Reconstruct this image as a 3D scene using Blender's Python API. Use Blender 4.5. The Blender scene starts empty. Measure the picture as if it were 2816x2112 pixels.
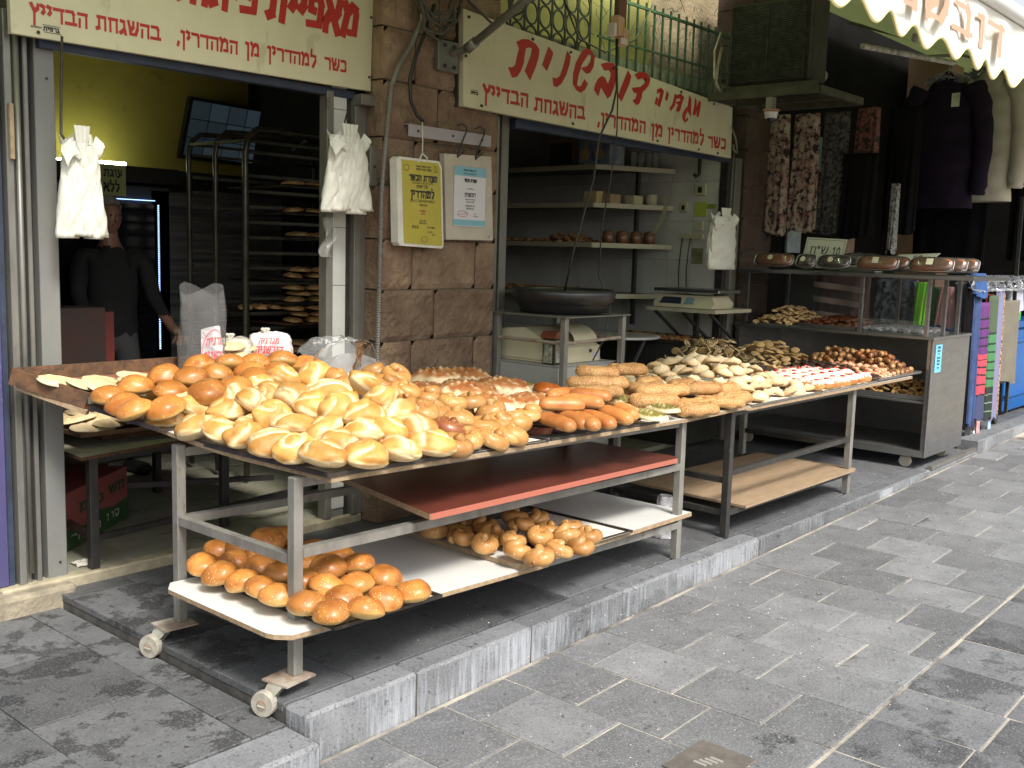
import bpy, bmesh, math, random
from mathutils import Vector, Matrix, noise
from mathutils.geometry import tessellate_polygon
R = math.radians
random.seed(7)
scn = bpy.context.scene
COL = scn.collection

# ------------------------------------------------------------ camera
cam_d = bpy.data.cameras.new('camera'); cam = bpy.data.objects.new('camera', cam_d); COL.objects.link(cam)
cam_d.sensor_width = 36.0; cam_d.lens = 36.604; cam_d.clip_end = 200.0; cam_d.clip_start = 0.05
yaw, pitch, roll = R(40.8363), R(7.3475), R(1.6394)
fw = Vector((math.cos(yaw)*math.cos(pitch), math.sin(yaw)*math.cos(pitch), -math.sin(pitch)))
rt = Vector((math.sin(yaw), -math.cos(yaw), 0)); up = rt.cross(fw)
r2 = rt*math.cos(roll)+up*math.sin(roll); u2 = -rt*math.sin(roll)+up*math.cos(roll)
m3 = Matrix((r2, u2, -fw)).transposed()
cam.matrix_world = Matrix.Translation((0, 0, 1.65)) @ m3.to_4x4()
scn.camera = cam

# ------------------------------------------------------------ sky, sun, exposure
wd = bpy.data.worlds.new('World'); scn.world = wd; wd.use_nodes = True
nt = wd.node_tree; nt.nodes.clear()
sky = nt.nodes.new('ShaderNodeTexSky'); sky.sky_type = 'NISHITA'; sky.sun_disc = False
SUN_EL, SUN_AZ = R(50), R(252)          # azimuth of the sun, counter-clockwise from +X
sky.sun_elevation = SUN_EL; sky.sun_rotation = math.pi/2-SUN_AZ
sky.air_density = 1.4; sky.dust_density = 4.0; sky.ozone_density = 1.0
hs = nt.nodes.new('ShaderNodeHueSaturation'); hs.inputs['Saturation'].default_value = 0.35
bg = nt.nodes.new('ShaderNodeBackground'); bg.inputs[1].default_value = 0.12
wo = nt.nodes.new('ShaderNodeOutputWorld')
nt.links.new(sky.outputs[0], hs.inputs['Color']); nt.links.new(hs.outputs[0], bg.inputs[0]); nt.links.new(bg.outputs[0], wo.inputs[0])
sd = bpy.data.lights.new('sun', 'SUN'); sd.energy = 2.3; sd.angle = R(14); sd.color = (1, 0.95, 0.88)
sun = bpy.data.objects.new('sun', sd); COL.objects.link(sun)
sdir = Vector((math.cos(SUN_EL)*math.cos(SUN_AZ), math.cos(SUN_EL)*math.sin(SUN_AZ), math.sin(SUN_EL)))
sun.rotation_euler = sdir.to_track_quat('Z', 'Y').to_euler()
scn.view_settings.view_transform = 'Standard'; scn.view_settings.look = 'None'
scn.view_settings.gamma = 1.0; scn.view_settings.use_curve_mapping = False
scn.view_settings.exposure = 1.05
scn.render.engine = 'CYCLES'
scn.cycles.max_bounces = 6; scn.cycles.diffuse_bounces = 4; scn.cycles.transparent_max_bounces = 12
scn.cycles.use_denoising = True

# ------------------------------------------------------------ materials
def _n(t, k, **kw):
    n = t.nodes.new(k)
    for a, b in kw.items(): setattr(n, a, b)
    return n
def mat(name, c1, c2=None, scale=6.0, rough=0.6, metal=0.0, bump=0.0, bscale=None, rand=0.0,
        c3=None, scale3=40.0, amt3=0.5, th3=0.6, sharp3=0.06, alpha=None, trans=None, emit=None, spec=0.5, stretch=None, coat=0.0, rvar=0.0):
    """procedural principled material: two-tone noise, an optional third blotch colour, per-object brightness"""
    m = bpy.data.materials.new(name); m.use_nodes = True; t = m.node_tree; L = t.links.new
    b = t.nodes['Principled BSDF']; b.inputs['Roughness'].default_value = rough; b.inputs['Metallic'].default_value = metal
    b.inputs['Specular IOR Level'].default_value = spec
    if coat: b.inputs['Coat Weight'].default_value = coat; b.inputs['Coat Roughness'].default_value = 0.15
    tc = _n(t, 'ShaderNodeTexCoord'); mp = _n(t, 'ShaderNodeMapping'); L(tc.outputs['Object'], mp.inputs[0])
    if stretch: mp.inputs['Scale'].default_value = stretch
    if rand:
        oi = _n(t, 'ShaderNodeObjectInfo'); cx = _n(t, 'ShaderNodeCombineXYZ')
        mu = _n(t, 'ShaderNodeMath', operation='MULTIPLY'); mu.inputs[1].default_value = 37.0
        L(oi.outputs['Random'], mu.inputs[0]); L(mu.outputs[0], cx.inputs[0]); L(mu.outputs[0], cx.inputs[1]); L(cx.outputs[0], mp.inputs['Location'])
    col = None
    c1 = tuple(c1)+(1,)
    if c2:
        nz = _n(t, 'ShaderNodeTexNoise'); nz.inputs['Scale'].default_value = scale; nz.inputs['Detail'].default_value = 5; nz.inputs['Roughness'].default_value = 0.65
        L(mp.outputs[0], nz.inputs['Vector'])
        rp = _n(t, 'ShaderNodeValToRGB'); rp.color_ramp.elements[0].position = 0.36; rp.color_ramp.elements[1].position = 0.64
        rp.color_ramp.elements[0].color = c1; rp.color_ramp.elements[1].color = tuple(c2)+(1,)
        L(nz.outputs[0], rp.inputs[0]); col = rp.outputs[0]
    if c3:
        n3 = _n(t, 'ShaderNodeTexNoise'); n3.inputs['Scale'].default_value = scale3; n3.inputs['Detail'].default_value = 6; n3.inputs['Roughness'].default_value = 0.7
        L(mp.outputs[0], n3.inputs['Vector'])
        r3 = _n(t, 'ShaderNodeValToRGB'); r3.color_ramp.elements[0].position = th3; r3.color_ramp.elements[1].position = th3+sharp3
        r3.color_ramp.elements[1].color = (amt3, amt3, amt3, 1)
        L(n3.outputs[0], r3.inputs[0]); mx = _n(t, 'ShaderNodeMixRGB')
        L(r3.outputs[0], mx.inputs[0])
        if col: L(col, mx.inputs[1])
        else: mx.inputs[1].default_value = c1
        mx.inputs[2].default_value = tuple(c3)+(1,); col = mx.outputs[0]
    if rand:
        mr = _n(t, 'ShaderNodeMapRange'); mr.inputs[3].default_value = 1-rand; mr.inputs[4].default_value = 1+rand
        L(oi.outputs['Random'], mr.inputs[0]); vm = _n(t, 'ShaderNodeVectorMath', operation='SCALE')
        if col: L(col, vm.inputs[0])
        else: vm.inputs[0].default_value = c1[:3]
        L(mr.outputs[0], vm.inputs['Scale']); col = vm.outputs[0]
    if col: L(col, b.inputs['Base Color'])
    else: b.inputs['Base Color'].default_value = c1
    if rvar:
        rn = _n(t, 'ShaderNodeTexNoise'); rn.inputs['Scale'].default_value = scale*1.7; L(mp.outputs[0], rn.inputs['Vector'])
        rr = _n(t, 'ShaderNodeMapRange'); rr.inputs[3].default_value = max(0.05, rough-rvar); rr.inputs[4].default_value = min(1, rough+rvar)
        L(rn.outputs[0], rr.inputs[0]); L(rr.outputs[0], b.inputs['Roughness'])
    if bump:
        bn = _n(t, 'ShaderNodeTexNoise'); bn.inputs['Scale'].default_value = bscale or scale*3; bn.inputs['Detail'].default_value = 6
        L(mp.outputs[0], bn.inputs['Vector']); bp = _n(t, 'ShaderNodeBump'); bp.inputs['Strength'].default_value = 0.6; bp.inputs['Distance'].default_value = bump
        L(bn.outputs[0], bp.inputs['Height']); L(bp.outputs[0], b.inputs['Normal'])
    if alpha is not None: b.inputs['Alpha'].default_value = alpha
    if trans is not None:
        b.inputs['Transmission Weight'].default_value = trans
    if emit:
        b.inputs['Emission Color'].default_value = tuple(emit[0])+(1,); b.inputs['Emission Strength'].default_value = emit[1]
    return m
def film(name, col, op, gloss=0.25, rough=0.12):
    """thin clear plastic or glass sheet: mostly see-through, with a faint diffuse body and a glossy reflection"""
    m = bpy.data.materials.new(name); m.use_nodes = True; t = m.node_tree; L = t.links.new
    t.nodes.clear(); o = _n(t, 'ShaderNodeOutputMaterial')
    tr = _n(t, 'ShaderNodeBsdfTransparent'); df = _n(t, 'ShaderNodeBsdfDiffuse'); df.inputs[0].default_value = tuple(col)+(1,)
    gl = _n(t, 'ShaderNodeBsdfGlossy'); gl.inputs['Roughness'].default_value = rough
    m1 = _n(t, 'ShaderNodeMixShader'); m1.inputs[0].default_value = op; L(tr.outputs[0], m1.inputs[1]); L(df.outputs[0], m1.inputs[2])
    lw = _n(t, 'ShaderNodeLayerWeight'); lw.inputs[0].default_value = gloss
    nz = _n(t, 'ShaderNodeTexNoise'); nz.inputs['Scale'].default_value = 22; bp = _n(t, 'ShaderNodeBump'); bp.inputs['Distance'].default_value = 0.006
    tc = _n(t, 'ShaderNodeTexCoord'); L(tc.outputs['Object'], nz.inputs['Vector']); L(nz.outputs[0], bp.inputs['Height'])
    if op > 0.06: L(bp.outputs[0], gl.inputs['Normal']); L(bp.outputs[0], lw.inputs['Normal'])
    m2 = _n(t, 'ShaderNodeMixShader'); L(lw.outputs['Fresnel'], m2.inputs[0]); L(m1.outputs[0], m2.inputs[1]); L(gl.outputs[0], m2.inputs[2]); L(m2.outputs[0], o.inputs[0])
    return m
def fabric_glow(name, col, tcol, w=0.5):
    """fabric that lets part of the daylight through"""
    m = bpy.data.materials.new(name); m.use_nodes = True; t = m.node_tree; L = t.links.new
    t.nodes.clear(); o = _n(t, 'ShaderNodeOutputMaterial'); df = _n(t, 'ShaderNodeBsdfDiffuse'); df.inputs[0].default_value = tuple(col)+(1,)
    tl = _n(t, 'ShaderNodeBsdfTranslucent'); tl.inputs[0].default_value = tuple(tcol)+(1,)
    nz = _n(t, 'ShaderNodeTexNoise'); nz.inputs['Scale'].default_value = 3; mr = _n(t, 'ShaderNodeMapRange'); mr.inputs[3].default_value = w-0.08; mr.inputs[4].default_value = w+0.08
    L(nz.outputs[0], mr.inputs[0]); mx = _n(t, 'ShaderNodeMixShader'); L(mr.outputs[0], mx.inputs[0]); L(df.outputs[0], mx.inputs[1]); L(tl.outputs[0], mx.inputs[2]); L(mx.outputs[0], o.inputs[0])
    return m
def bread_mat(name, crust, crust2, pale, seeds=None, seed_scale=120, rough=0.45, coat=0.0, seed_th=0.16, spots=(0.25, 0.10, 0.03), spec=0.4):
    m = bpy.data.materials.new(name); m.use_nodes = True; t = m.node_tree; L = t.links.new
    b = t.nodes['Principled BSDF']; b.inputs['Roughness'].default_value = rough; b.inputs['Specular IOR Level'].default_value = spec
    b.inputs['Coat Weight'].default_value = coat; b.inputs['Coat Roughness'].default_value = 0.22
    tc = _n(t, 'ShaderNodeTexCoord'); oi = _n(t, 'ShaderNodeObjectInfo'); mp = _n(t, 'ShaderNodeVectorMath', operation='ADD')
    mu = _n(t, 'ShaderNodeMath', operation='MULTIPLY'); mu.inputs[1].default_value = 53; L(oi.outputs['Random'], mu.inputs[0])
    L(tc.outputs['Object'], mp.inputs[0]); L(mu.outputs[0], mp.inputs[1])
    nz = _n(t, 'ShaderNodeTexNoise'); nz.inputs['Scale'].default_value = 13; nz.inputs['Detail'].default_value = 5; L(mp.outputs[0], nz.inputs['Vector'])
    rp = _n(t, 'ShaderNodeValToRGB'); rp.color_ramp.elements[0].position = 0.32; rp.color_ramp.elements[1].position = 0.68
    rp.color_ramp.elements[0].color = tuple(crust)+(1,); rp.color_ramp.elements[1].color = tuple(crust2)+(1,); L(nz.outputs[0], rp.inputs[0])
    at = _n(t, 'ShaderNodeAttribute', attribute_name='pale')
    n2 = _n(t, 'ShaderNodeTexNoise'); n2.inputs['Scale'].default_value = 30; n2.inputs['Detail'].default_value = 3; L(mp.outputs[0], n2.inputs['Vector'])
    ad = _n(t, 'ShaderNodeMath', operation='MULTIPLY_ADD'); ad.inputs[1].default_value = 0.5; ad.inputs[2].default_value = -0.25; L(n2.outputs[0], ad.inputs[0])
    sm = _n(t, 'ShaderNodeMath', operation='ADD', use_clamp=True); L(at.outputs['Fac'], sm.inputs[0]); L(ad.outputs[0], sm.inputs[1])
    mx = _n(t, 'ShaderNodeMixRGB'); L(sm.outputs[0], mx.inputs[0]); L(rp.outputs[0], mx.inputs[1]); mx.inputs[2].default_value = tuple(pale)+(1,); col = mx.outputs[0]
    n3 = _n(t, 'ShaderNodeTexNoise'); n3.inputs['Scale'].default_value = 95; L(mp.outputs[0], n3.inputs['Vector'])
    r3 = _n(t, 'ShaderNodeValToRGB'); r3.color_ramp.elements[0].position = 0.66; r3.color_ramp.elements[1].position = 0.70; r3.color_ramp.elements[1].color = (.6, .6, .6, 1); L(n3.outputs[0], r3.inputs[0])
    m3_ = _n(t, 'ShaderNodeMixRGB'); L(r3.outputs[0], m3_.inputs[0]); L(col, m3_.inputs[1]); m3_.inputs[2].default_value = tuple(spots)+(1,); col = m3_.outputs[0]
    bh = nz.outputs[0]
    if seeds:
        vo = _n(t, 'ShaderNodeTexVoronoi'); vo.inputs['Scale'].default_value = seed_scale; L(mp.outputs[0], vo.inputs['Vector'])
        lt = _n(t, 'ShaderNodeMath', operation='LESS_THAN'); lt.inputs[1].default_value = seed_th; L(vo.outputs['Distance'], lt.inputs[0])
        nn = _n(t, 'ShaderNodeTexNoise'); nn.inputs['Scale'].default_value = 16; L(mp.outputs[0], nn.inputs['Vector'])
        gt = _n(t, 'ShaderNodeMath', operation='GREATER_THAN'); gt.inputs[1].default_value = 0.47 if seed_th < .3 else 0.1; L(nn.outputs[0], gt.inputs[0])
        ml = _n(t, 'ShaderNodeMath', operation='MULTIPLY'); L(lt.outputs[0], ml.inputs[0]); L(gt.outputs[0], ml.inputs[1])
        m4 = _n(t, 'ShaderNodeMixRGB'); L(ml.outputs[0], m4.inputs[0]); L(col, m4.inputs[1]); m4.inputs[2].default_value = tuple(seeds)+(1,); col = m4.outputs[0]
        bh = ml.outputs[0]
    mr = _n(t, 'ShaderNodeMapRange'); mr.inputs[3].default_value = 0.78; mr.inputs[4].default_value = 1.18; L(oi.outputs['Random'], mr.inputs[0])
    vm = _n(t, 'ShaderNodeVectorMath', operation='SCALE'); L(col, vm.inputs[0]); L(mr.outputs[0], vm.inputs['Scale']); L(vm.outputs[0], b.inputs['Base Color'])
    bp = _n(t, 'ShaderNodeBump'); bp.inputs['Strength'].default_value = 0.5; bp.inputs['Distance'].default_value = 0.002; L(bh, bp.inputs['Height']); L(bp.outputs[0], b.inputs['Normal'])
    b.inputs['Subsurface Weight'].default_value = 0.0
    return m

# ------------------------------------------------------------ mesh builder
class MB:
    def __init__(s): s.v = []; s.f = []; s.mi = []; s.cur = 0; s.at = {}
    def quad(s, *p):
        i = len(s.v); s.v += [tuple(q) for q in p]; s.f.append(tuple(range(i, i+len(p)))); s.mi.append(s.cur); return s
    def box(s, x0, y0, z0, x1, y1, z1, bev=0.0, rot=None, piv=None):
        if bev:
            b = bev
            P = []
            for (sx, X) in ((1, x0), (-1, x1)):
                for (sy, Y) in ((1, y0), (-1, y1)):
                    for (sz, Z) in ((1, z0), (-1, z1)):
                        P += [(X, Y+sy*b, Z+sz*b), (X+sx*b, Y, Z+sz*b), (X+sx*b, Y+sy*b, Z)]
            bm = bmesh.new(); vs = [bm.verts.new(p) for p in P]
            r = bmesh.ops.convex_hull(bm, input=vs); bm.verts.index_update(); bm.verts.ensure_lookup_table()
            bmesh.ops.dissolve_limit(bm, angle_limit=0.02, verts=bm.verts, edges=bm.edges)
            bm.verts.index_update(); vv = [tuple(v.co) for v in bm.verts]; ff = [tuple(v.index for v in f.verts) for f in bm.faces]; bm.free()
        else:
            vv = [(x0, y0, z0), (x1, y0, z0), (x1, y1, z0), (x0, y1, z0), (x0, y0, z1), (x1, y0, z1), (x1, y1, z1), (x0, y1, z1)]
            ff = [(0, 3, 2, 1), (4, 5, 6, 7), (0, 1, 5, 4), (1, 2, 6, 5), (2, 3, 7, 6), (3, 0, 4, 7)]
        if rot is not None:
            M = rot if not isinstance(rot, (int, float)) else Matrix.Rotation(rot, 3, 'Z')
            pv = Vector(piv) if piv else Vector(((x0+x1)/2, (y0+y1)/2, (z0+z1)/2)); vv = [tuple(M @ (Vector(v)-pv)+pv) for v in vv]
        i = len(s.v); s.v += vv; s.f += [tuple(a+i for a in f) for f in ff]; s.mi += [s.cur]*len(ff); return s
    def bar(s, p, q, w, h=None, upv=(0, 0, 1)):
        p = Vector(p); q = Vector(q); h = h or w; d = (q-p).normalized(); u = Vector(upv)
        if abs(d.dot(u)) > 0.98: u = Vector((1, 0, 0))
        a = d.cross(u).normalized(); b = a.cross(d).normalized(); i = len(s.v)
        for c in (p, q):
            for (x, y) in ((-1, -1), (1, -1), (1, 1), (-1, 1)): s.v.append(tuple(c+a*x*w/2+b*y*h/2))
        for k in range(4): s.f.append((i+k, i+(k+1) % 4, i+4+(k+1) % 4, i+4+k))
        s.f += [(i+3, i+2, i+1, i), (i+4, i+5, i+6, i+7)]; s.mi += [s.cur]*6; return s
    def tube(s, pts, r, n=8, cap=True, rs=None, flat=1.0):
        pts = [Vector(p) for p in pts]; i0 = len(s.v); prev = None; m = len(pts)
        for k, p in enumerate(pts):
            d = (pts[min(k+1, m-1)]-pts[max(k-1, 0)]).normalized()
            if prev is None:
                u = Vector((0, 0, 1)) if abs(d.z) < 0.9 else Vector((1, 0, 0)); a = d.cross(u).normalized()
            else: a = (prev-d*prev.dot(d)).normalized()
            prev = a; b = d.cross(a); rr = rs[k] if rs else r
            for j in range(n):
                t = 2*math.pi*j/n; s.v.append(tuple(p+a*math.cos(t)*rr+b*math.sin(t)*rr*flat))
        for k in range(m-1):
            for j in range(n):
                s.f.append((i0+k*n+j, i0+k*n+(j+1) % n, i0+(k+1)*n+(j+1) % n, i0+(k+1)*n+j)); s.mi.append(s.cur)
        if cap:
            s.f.append(tuple(i0+j for j in reversed(range(n)))); s.f.append(tuple(i0+(m-1)*n+j for j in range(n))); s.mi += [s.cur]*2
        return s
    def lathe(s, prof, c, n=20, ax='z', sx=1, sy=1):
        i0 = len(s.v); c = Vector(c)
        for (r, z) in prof:
            for j in range(n):
                t = 2*math.pi*j/n
                v = Vector((r*math.cos(t)*sx, r*math.sin(t)*sy, z))
                if ax == 'y': v = Vector((v.x, v.z, v.y))
                if ax == 'x': v = Vector((v.z, v.x, v.y))
                s.v.append(tuple(c+v))
        for k in range(len(prof)-1):
            for j in range(n): s.f.append((i0+k*n+j, i0+k*n+(j+1) % n, i0+(k+1)*n+(j+1) % n, i0+(k+1)*n+j)); s.mi.append(s.cur)
        s.f.append(tuple(i0+j for j in reversed(range(n)))); s.f.append(tuple(i0+(len(prof)-1)*n+j for j in range(n))); s.mi += [s.cur]*2
        return s
    def prism(s, poly, f0, f1):
        """poly 2D; f0, f1 map a 2D point to the 3D point on the two faces"""
        n = len(poly); i = len(s.v); s.v += [tuple(f0(p)) for p in poly]+[tuple(f1(p)) for p in poly]
        tri = tessellate_polygon([[Vector((p[0], p[1], 0)) for p in poly]])
        for t in tri: s.f.append(tuple(i+a for a in t)); s.f.append(tuple(i+n+a for a in reversed(t))); s.mi += [s.cur]*2
        for k in range(n): s.f.append((i+k, i+(k+1) % n, i+n+(k+1) % n, i+n+k)); s.mi.append(s.cur)
        return s
    def grid(s, nu, nv, fn, closed_u=False):
        i0 = len(s.v)
        for b in range(nv+1):
            for a in range(nu+(0 if closed_u else 1)): s.v.append(tuple(fn(a/nu, b/nv)))
        w = nu if closed_u else nu+1
        for b in range(nv):
            for a in range(nu):
                a2 = (a+1) % w; s.f.append((i0+b*w+a, i0+b*w+a2, i0+(b+1)*w+a2, i0+(b+1)*w+a)); s.mi.append(s.cur)
        return s
    def mesh(s, name, mats, org=(0, 0, 0), smooth=False):
        o = Vector(org); me = bpy.data.meshes.new(name)
        me.from_pydata([(x-o.x, y-o.y, z-o.z) for x, y, z in s.v], [], s.f)
        mats = mats if isinstance(mats, (list, tuple)) else [mats]
        for m in mats: me.materials.append(m)
        if len(mats) > 1: me.polygons.foreach_set('material_index', s.mi)
        if smooth: me.polygons.foreach_set('use_smooth', [True]*len(me.polygons))
        for k, vals in s.at.items():
            a = me.attributes.new(k, 'FLOAT', 'POINT'); a.data.foreach_set('value', vals)
        me.update(); return me
    def build(s, name, mats, parent=None, org=None, smooth=False, fix=True):
        if parent is not None: o = wloc(parent)
        elif org is not None: o = Vector(org)
        else:
            xs = [v[0] for v in s.v]; ys = [v[1] for v in s.v]; zs = [v[2] for v in s.v]
            o = Vector(((min(xs)+max(xs))/2, (min(ys)+max(ys))/2, min(zs)))
        me = s.mesh(name, mats, o, smooth)
        if fix:
            bm = bmesh.new(); bm.from_mesh(me); bmesh.ops.recalc_face_normals(bm, faces=bm.faces); bm.to_mesh(me); bm.free()
        ob = bpy.data.objects.new(name, me); COL.objects.link(ob)
        if parent is not None: ob.parent = parent
        else: ob.location = o
        return ob
def wloc(o):
    v = Vector(o.location)
    while o.parent is not None: o = o.parent; v = v+Vector(o.location)
    return v
def tag(o, label=None, cat=None, group=None, kind=None):
    if label: o['label'] = label
    if cat: o['category'] = cat
    if group: o['group'] = group
    if kind: o['kind'] = kind
    return o
def thing(name, loc, label, cat, group=None):
    o = bpy.data.objects.new(name, None); COL.objects.link(o); o.location = loc; o.empty_display_size = 0.1
    return tag(o, label, cat, group)
def struct(mb, name, m, parent=None, **k):
    o = mb.build(name, m, parent, **k)
    if parent is None: o['kind'] = 'structure'
    return o
def copy_tree(o, parent=None, loc=None, label=None, rz=None):
    c = o.copy(); COL.objects.link(c); c.parent = parent
    if loc is not None: c.location = loc
    if rz is not None: c.rotation_euler.z = rz
    if label: c['label'] = label
    for ch in [q for q in o.children]: copy_tree(ch, c)
    return c
def inst(name, me, loc, rot=(0, 0, 0), parent=None, sc=None):
    o = bpy.data.objects.new(name, me); COL.objects.link(o); o.rotation_euler = rot
    if parent is not None: o.parent = parent; o.location = Vector(loc)-wloc(parent)
    else: o.location = loc
    if sc: o.scale = sc
    return o

# ------------------------------------------------------------ Hebrew lettering drawn with strokes
G = {'א': (.75, [[(.08, 1), (.72, 0)], [(.68, 1), (.62, .62), (.48, .42)], [(.1, 0), (.08, .3), (.28, .62)]]),
 'ב': (.75, [[(.05, .9), (.5, .9), (.58, .75), (.58, .1)], [(0, .1), (.75, .1)]]),
 'ג': (.5, [[(.1, .9), (.35, .85), (.36, .4), (.46, 0)], [(.36, .32), (.05, .06)]]),
 'ד': (.7, [[(0, .88), (.7, .88)], [(.56, .88), (.56, 0)]]),
 'ה': (.7, [[(.02, .88), (.66, .88)], [(.62, .88), (.62, 0)], [(.13, .55), (.11, 0)]]),
 'ו': (.3, [[(.02, .9), (.22, .86), (.22, 0)]]), 'ז': (.4, [[(.02, .9), (.38, .85)], [(.22, .85), (.2, 0)]]),
 'ח': (.7, [[(.02, .88), (.66, .88)], [(.62, .88), (.62, 0)], [(.12, .88), (.12, 0)]]),
 'ט': (.72, [[(.06, .95), (.12, .75), (.12, .1), (.6, .1), (.64, .75), (.4, .9)]]),
 'י': (.3, [[(.02, .95), (.2, .88), (.2, .6), (.1, .45)]]),
 'כ': (.65, [[(.05, .9), (.5, .9), (.56, .75), (.56, .25), (.5, .1), (.05, .1)]]),
 'ל': (.6, [[(.1, 1.4), (.08, .9)], [(.04, .88), (.52, .88)], [(.52, .88), (.5, .5), (.24, 0)]]),
 'מ': (.75, [[(.03, .98), (.2, .72), (.08, 0)], [(.2, .72), (.42, .92), (.6, .85), (.65, .7), (.65, .1)], [(.68, .1), (.36, .1)]]),
 'ם': (.72, [[(.02, .9), (.6, .9), (.62, .1), (.1, .1), (.1, .9)]]),
 'ן': (.3, [[(.02, .9), (.22, .86), (.2, -.4)]]), 'נ': (.45, [[(.12, .9), (.34, .86), (.34, .1)], [(.4, .1), (.02, .1)]]),
 'ס': (.7, [[(.02, .9), (.6, .9), (.62, .4), (.4, .05), (.2, .1), (.1, .5), (.12, .9)]]),
 'ע': (.65, [[(.1, .98), (.3, .25)], [(.58, .98), (.54, .35), (.3, .1), (0, -.05)]]),
 'פ': (.65, [[(.28, .52), (.1, .55), (.08, .9), (.5, .9), (.58, .75), (.58, .12), (.02, .1)]]),
 'ף': (.6, [[(.25, .55), (.1, .6), (.08, .9), (.45, .9), (.52, .75), (.52, -.4)]]), 'ך': (.62, [[(.02, .88), (.5, .88), (.54, .7), (.54, -.4)]]),
 'צ': (.7, [[(.1, .96), (.55, .1)], [(.66, .1), (0, .1)], [(.6, .96), (.4, .48)]]),
 'ץ': (.6, [[(.05, .96), (.28, .55), (.26, -.4)], [(.56, .98), (.5, .7), (.28, .5)]]),
 'ק': (.68, [[(.04, .88), (.62, .88)], [(.6, .88), (.58, .5), (.38, .15)], [(.12, .55), (.12, -.4)]]),
 'ר': (.62, [[(.02, .88), (.5, .88), (.56, .7), (.56, 0)]]),
 'ש': (.85, [[(.03, .98), (.14, .5), (.18, .1), (.6, .1), (.75, .5), (.78, .98)], [(.42, .98), (.4, .6), (.2, .35)]]),
 'ת': (.75, [[(.06, .88), (.66, .88)], [(.64, .88), (.64, 0)], [(.17, .88), (.17, .15), (0, .08)]]),
 ',': (.2, [[(.12, .12), (.05, -.15)]]), '"': (.3, [[(.05, 1), (.05, .7)], [(.2, 1), (.2, .7)]]), ' ': (.4, []),
 '0': (.6, [[(.3, 1), (.1, .75), (.1, .25), (.3, 0), (.5, .25), (.5, .75), (.3, 1)]]), '1': (.35, [[(.02, .75), (.2, 1), (.2, 0)]]),
 '.': (.2, [[(.06, .08), (.14, .08)]]), '/': (.4, [[(.35, 1), (.02, 0)]]), '2': (.6, [[(.08, .8), (.3, 1), (.5, .8), (.08, 0), (.55, 0)]]), '-': (.4, [[(.05, .45), (.35, .45)]]),
 '5': (.6, [[(.5, 1), (.12, 1), (.1, .55), (.45, .5), (.45, .1), (.08, 0)]]), '7': (.55, [[(.05, 1), (.5, 1), (.2, 0)]]), '4': (.55, [[(.4, 0), (.4, 1), (.05, .35), (.52, .35)]]), '8': (.55, [[(.28, 1), (.08, .75), (.45, .25), (.28, 0), (.08, .25), (.45, .75), (.28, 1)]]), '3': (.55, [[(.05, 1), (.45, .9), (.2, .55), (.48, .3), (.05, 0)]]),
 '6': (.55, [[(.45, 1), (.1, .5), (.15, 0), (.5, .1), (.45, .5), (.12, .5)]]), '9': (.55, [[(.1, 0), (.5, .5), (.4, 1), (.08, .9), (.1, .5), (.48, .5)]])}
def strokes(mb, lines, f, wh, wv, k0=0):
    """each stroke is a thin slab; f(u, v, d) maps glyph plane and depth to 3D; wh/wv pen size across horizontal/vertical strokes"""
    k = k0
    for ln in lines:
        for a, b in zip(ln[:-1], ln[1:]):
            dx, dy = b[0]-a[0], b[1]-a[1]; L = math.hypot(dx, dy) or 1e-6; c, s_ = dx/L, dy/L
            w = wh*abs(c)+wv*abs(s_); ex = 0.35*w; nx, ny = -s_*w/2, c*w/2
            p = [(a[0]-c*ex+nx, a[1]-s_*ex+ny), (a[0]-c*ex-nx, a[1]-s_*ex-ny), (b[0]+c*ex-nx, b[1]+s_*ex-ny), (b[0]+c*ex+nx, b[1]+s_*ex+ny)]
            d = 0.0006+0.00012*(k % 9); k += 1
            mb.quad(*[f(x, y, d) for x, y in p])
    return k
def word(mb, txt, f, xl, xr, z0, h, wh=.2, wv=.14, slant=0.0):
    """right-to-left word fitted between xl and xr of the sign plane, base line z0, letter height h"""
    tot = sum(G[c][0] for c in txt)+.16*(len(txt)-1); sc = (xr-xl)/(tot*1.0); x = tot; k = 0
    for c in txt:
        w, lines = G[c]; x -= w
        ln = [[(xl+(x+u+slant*v)*sc, z0+v*h) for u, v in l] for l in lines]
        k = strokes(mb, ln, f, wh*h, wv*sc*1.25, k); x -= .16
def letters(txt, f, xl, xr, z0, h, m, parent, **kw):
    """a word whose letters are parts of the sign"""
    tot = sum(G[c][0] for c in txt)+.16*(len(txt)-1); sc = (xr-xl)/tot; x = tot
    for c in txt:
        w = G[c][0]; x -= w
        if c != ' ': mb = MB(); word(mb, c, f, xl+x*sc, xl+(x+w)*sc, z0, h, **kw); tag(mb.build('letter', m, parent, fix=False))
        x -= .16
def wordc(mb, txt, f, xc, z0, h, asp=.8, **k):
    tot = (sum(G[c][0] for c in txt)+.16*(len(txt)-1))*h*asp
    word(mb, txt, f, xc-tot/2, xc+tot/2, z0, h, **k)
def latin(txt, size, f, name, m, parent):
    cu = bpy.data.curves.new('t', 'FONT'); cu.body = txt; cu.size = size; cu.align_x = 'CENTER'
    ob = bpy.data.objects.new('t', cu); me = bpy.data.meshes.new_from_object(ob)
    mb = MB(); mb.v = [tuple(f(v.co.x, v.co.y, 0.0008)) for v in me.vertices]; mb.f = [tuple(p.vertices) for p in me.polygons]; mb.mi = [0]*len(mb.f)
    bpy.data.objects.remove(ob); bpy.data.curves.remove(cu); bpy.data.meshes.remove(me)
    return mb.build(name, m, parent, fix=False)
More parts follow.
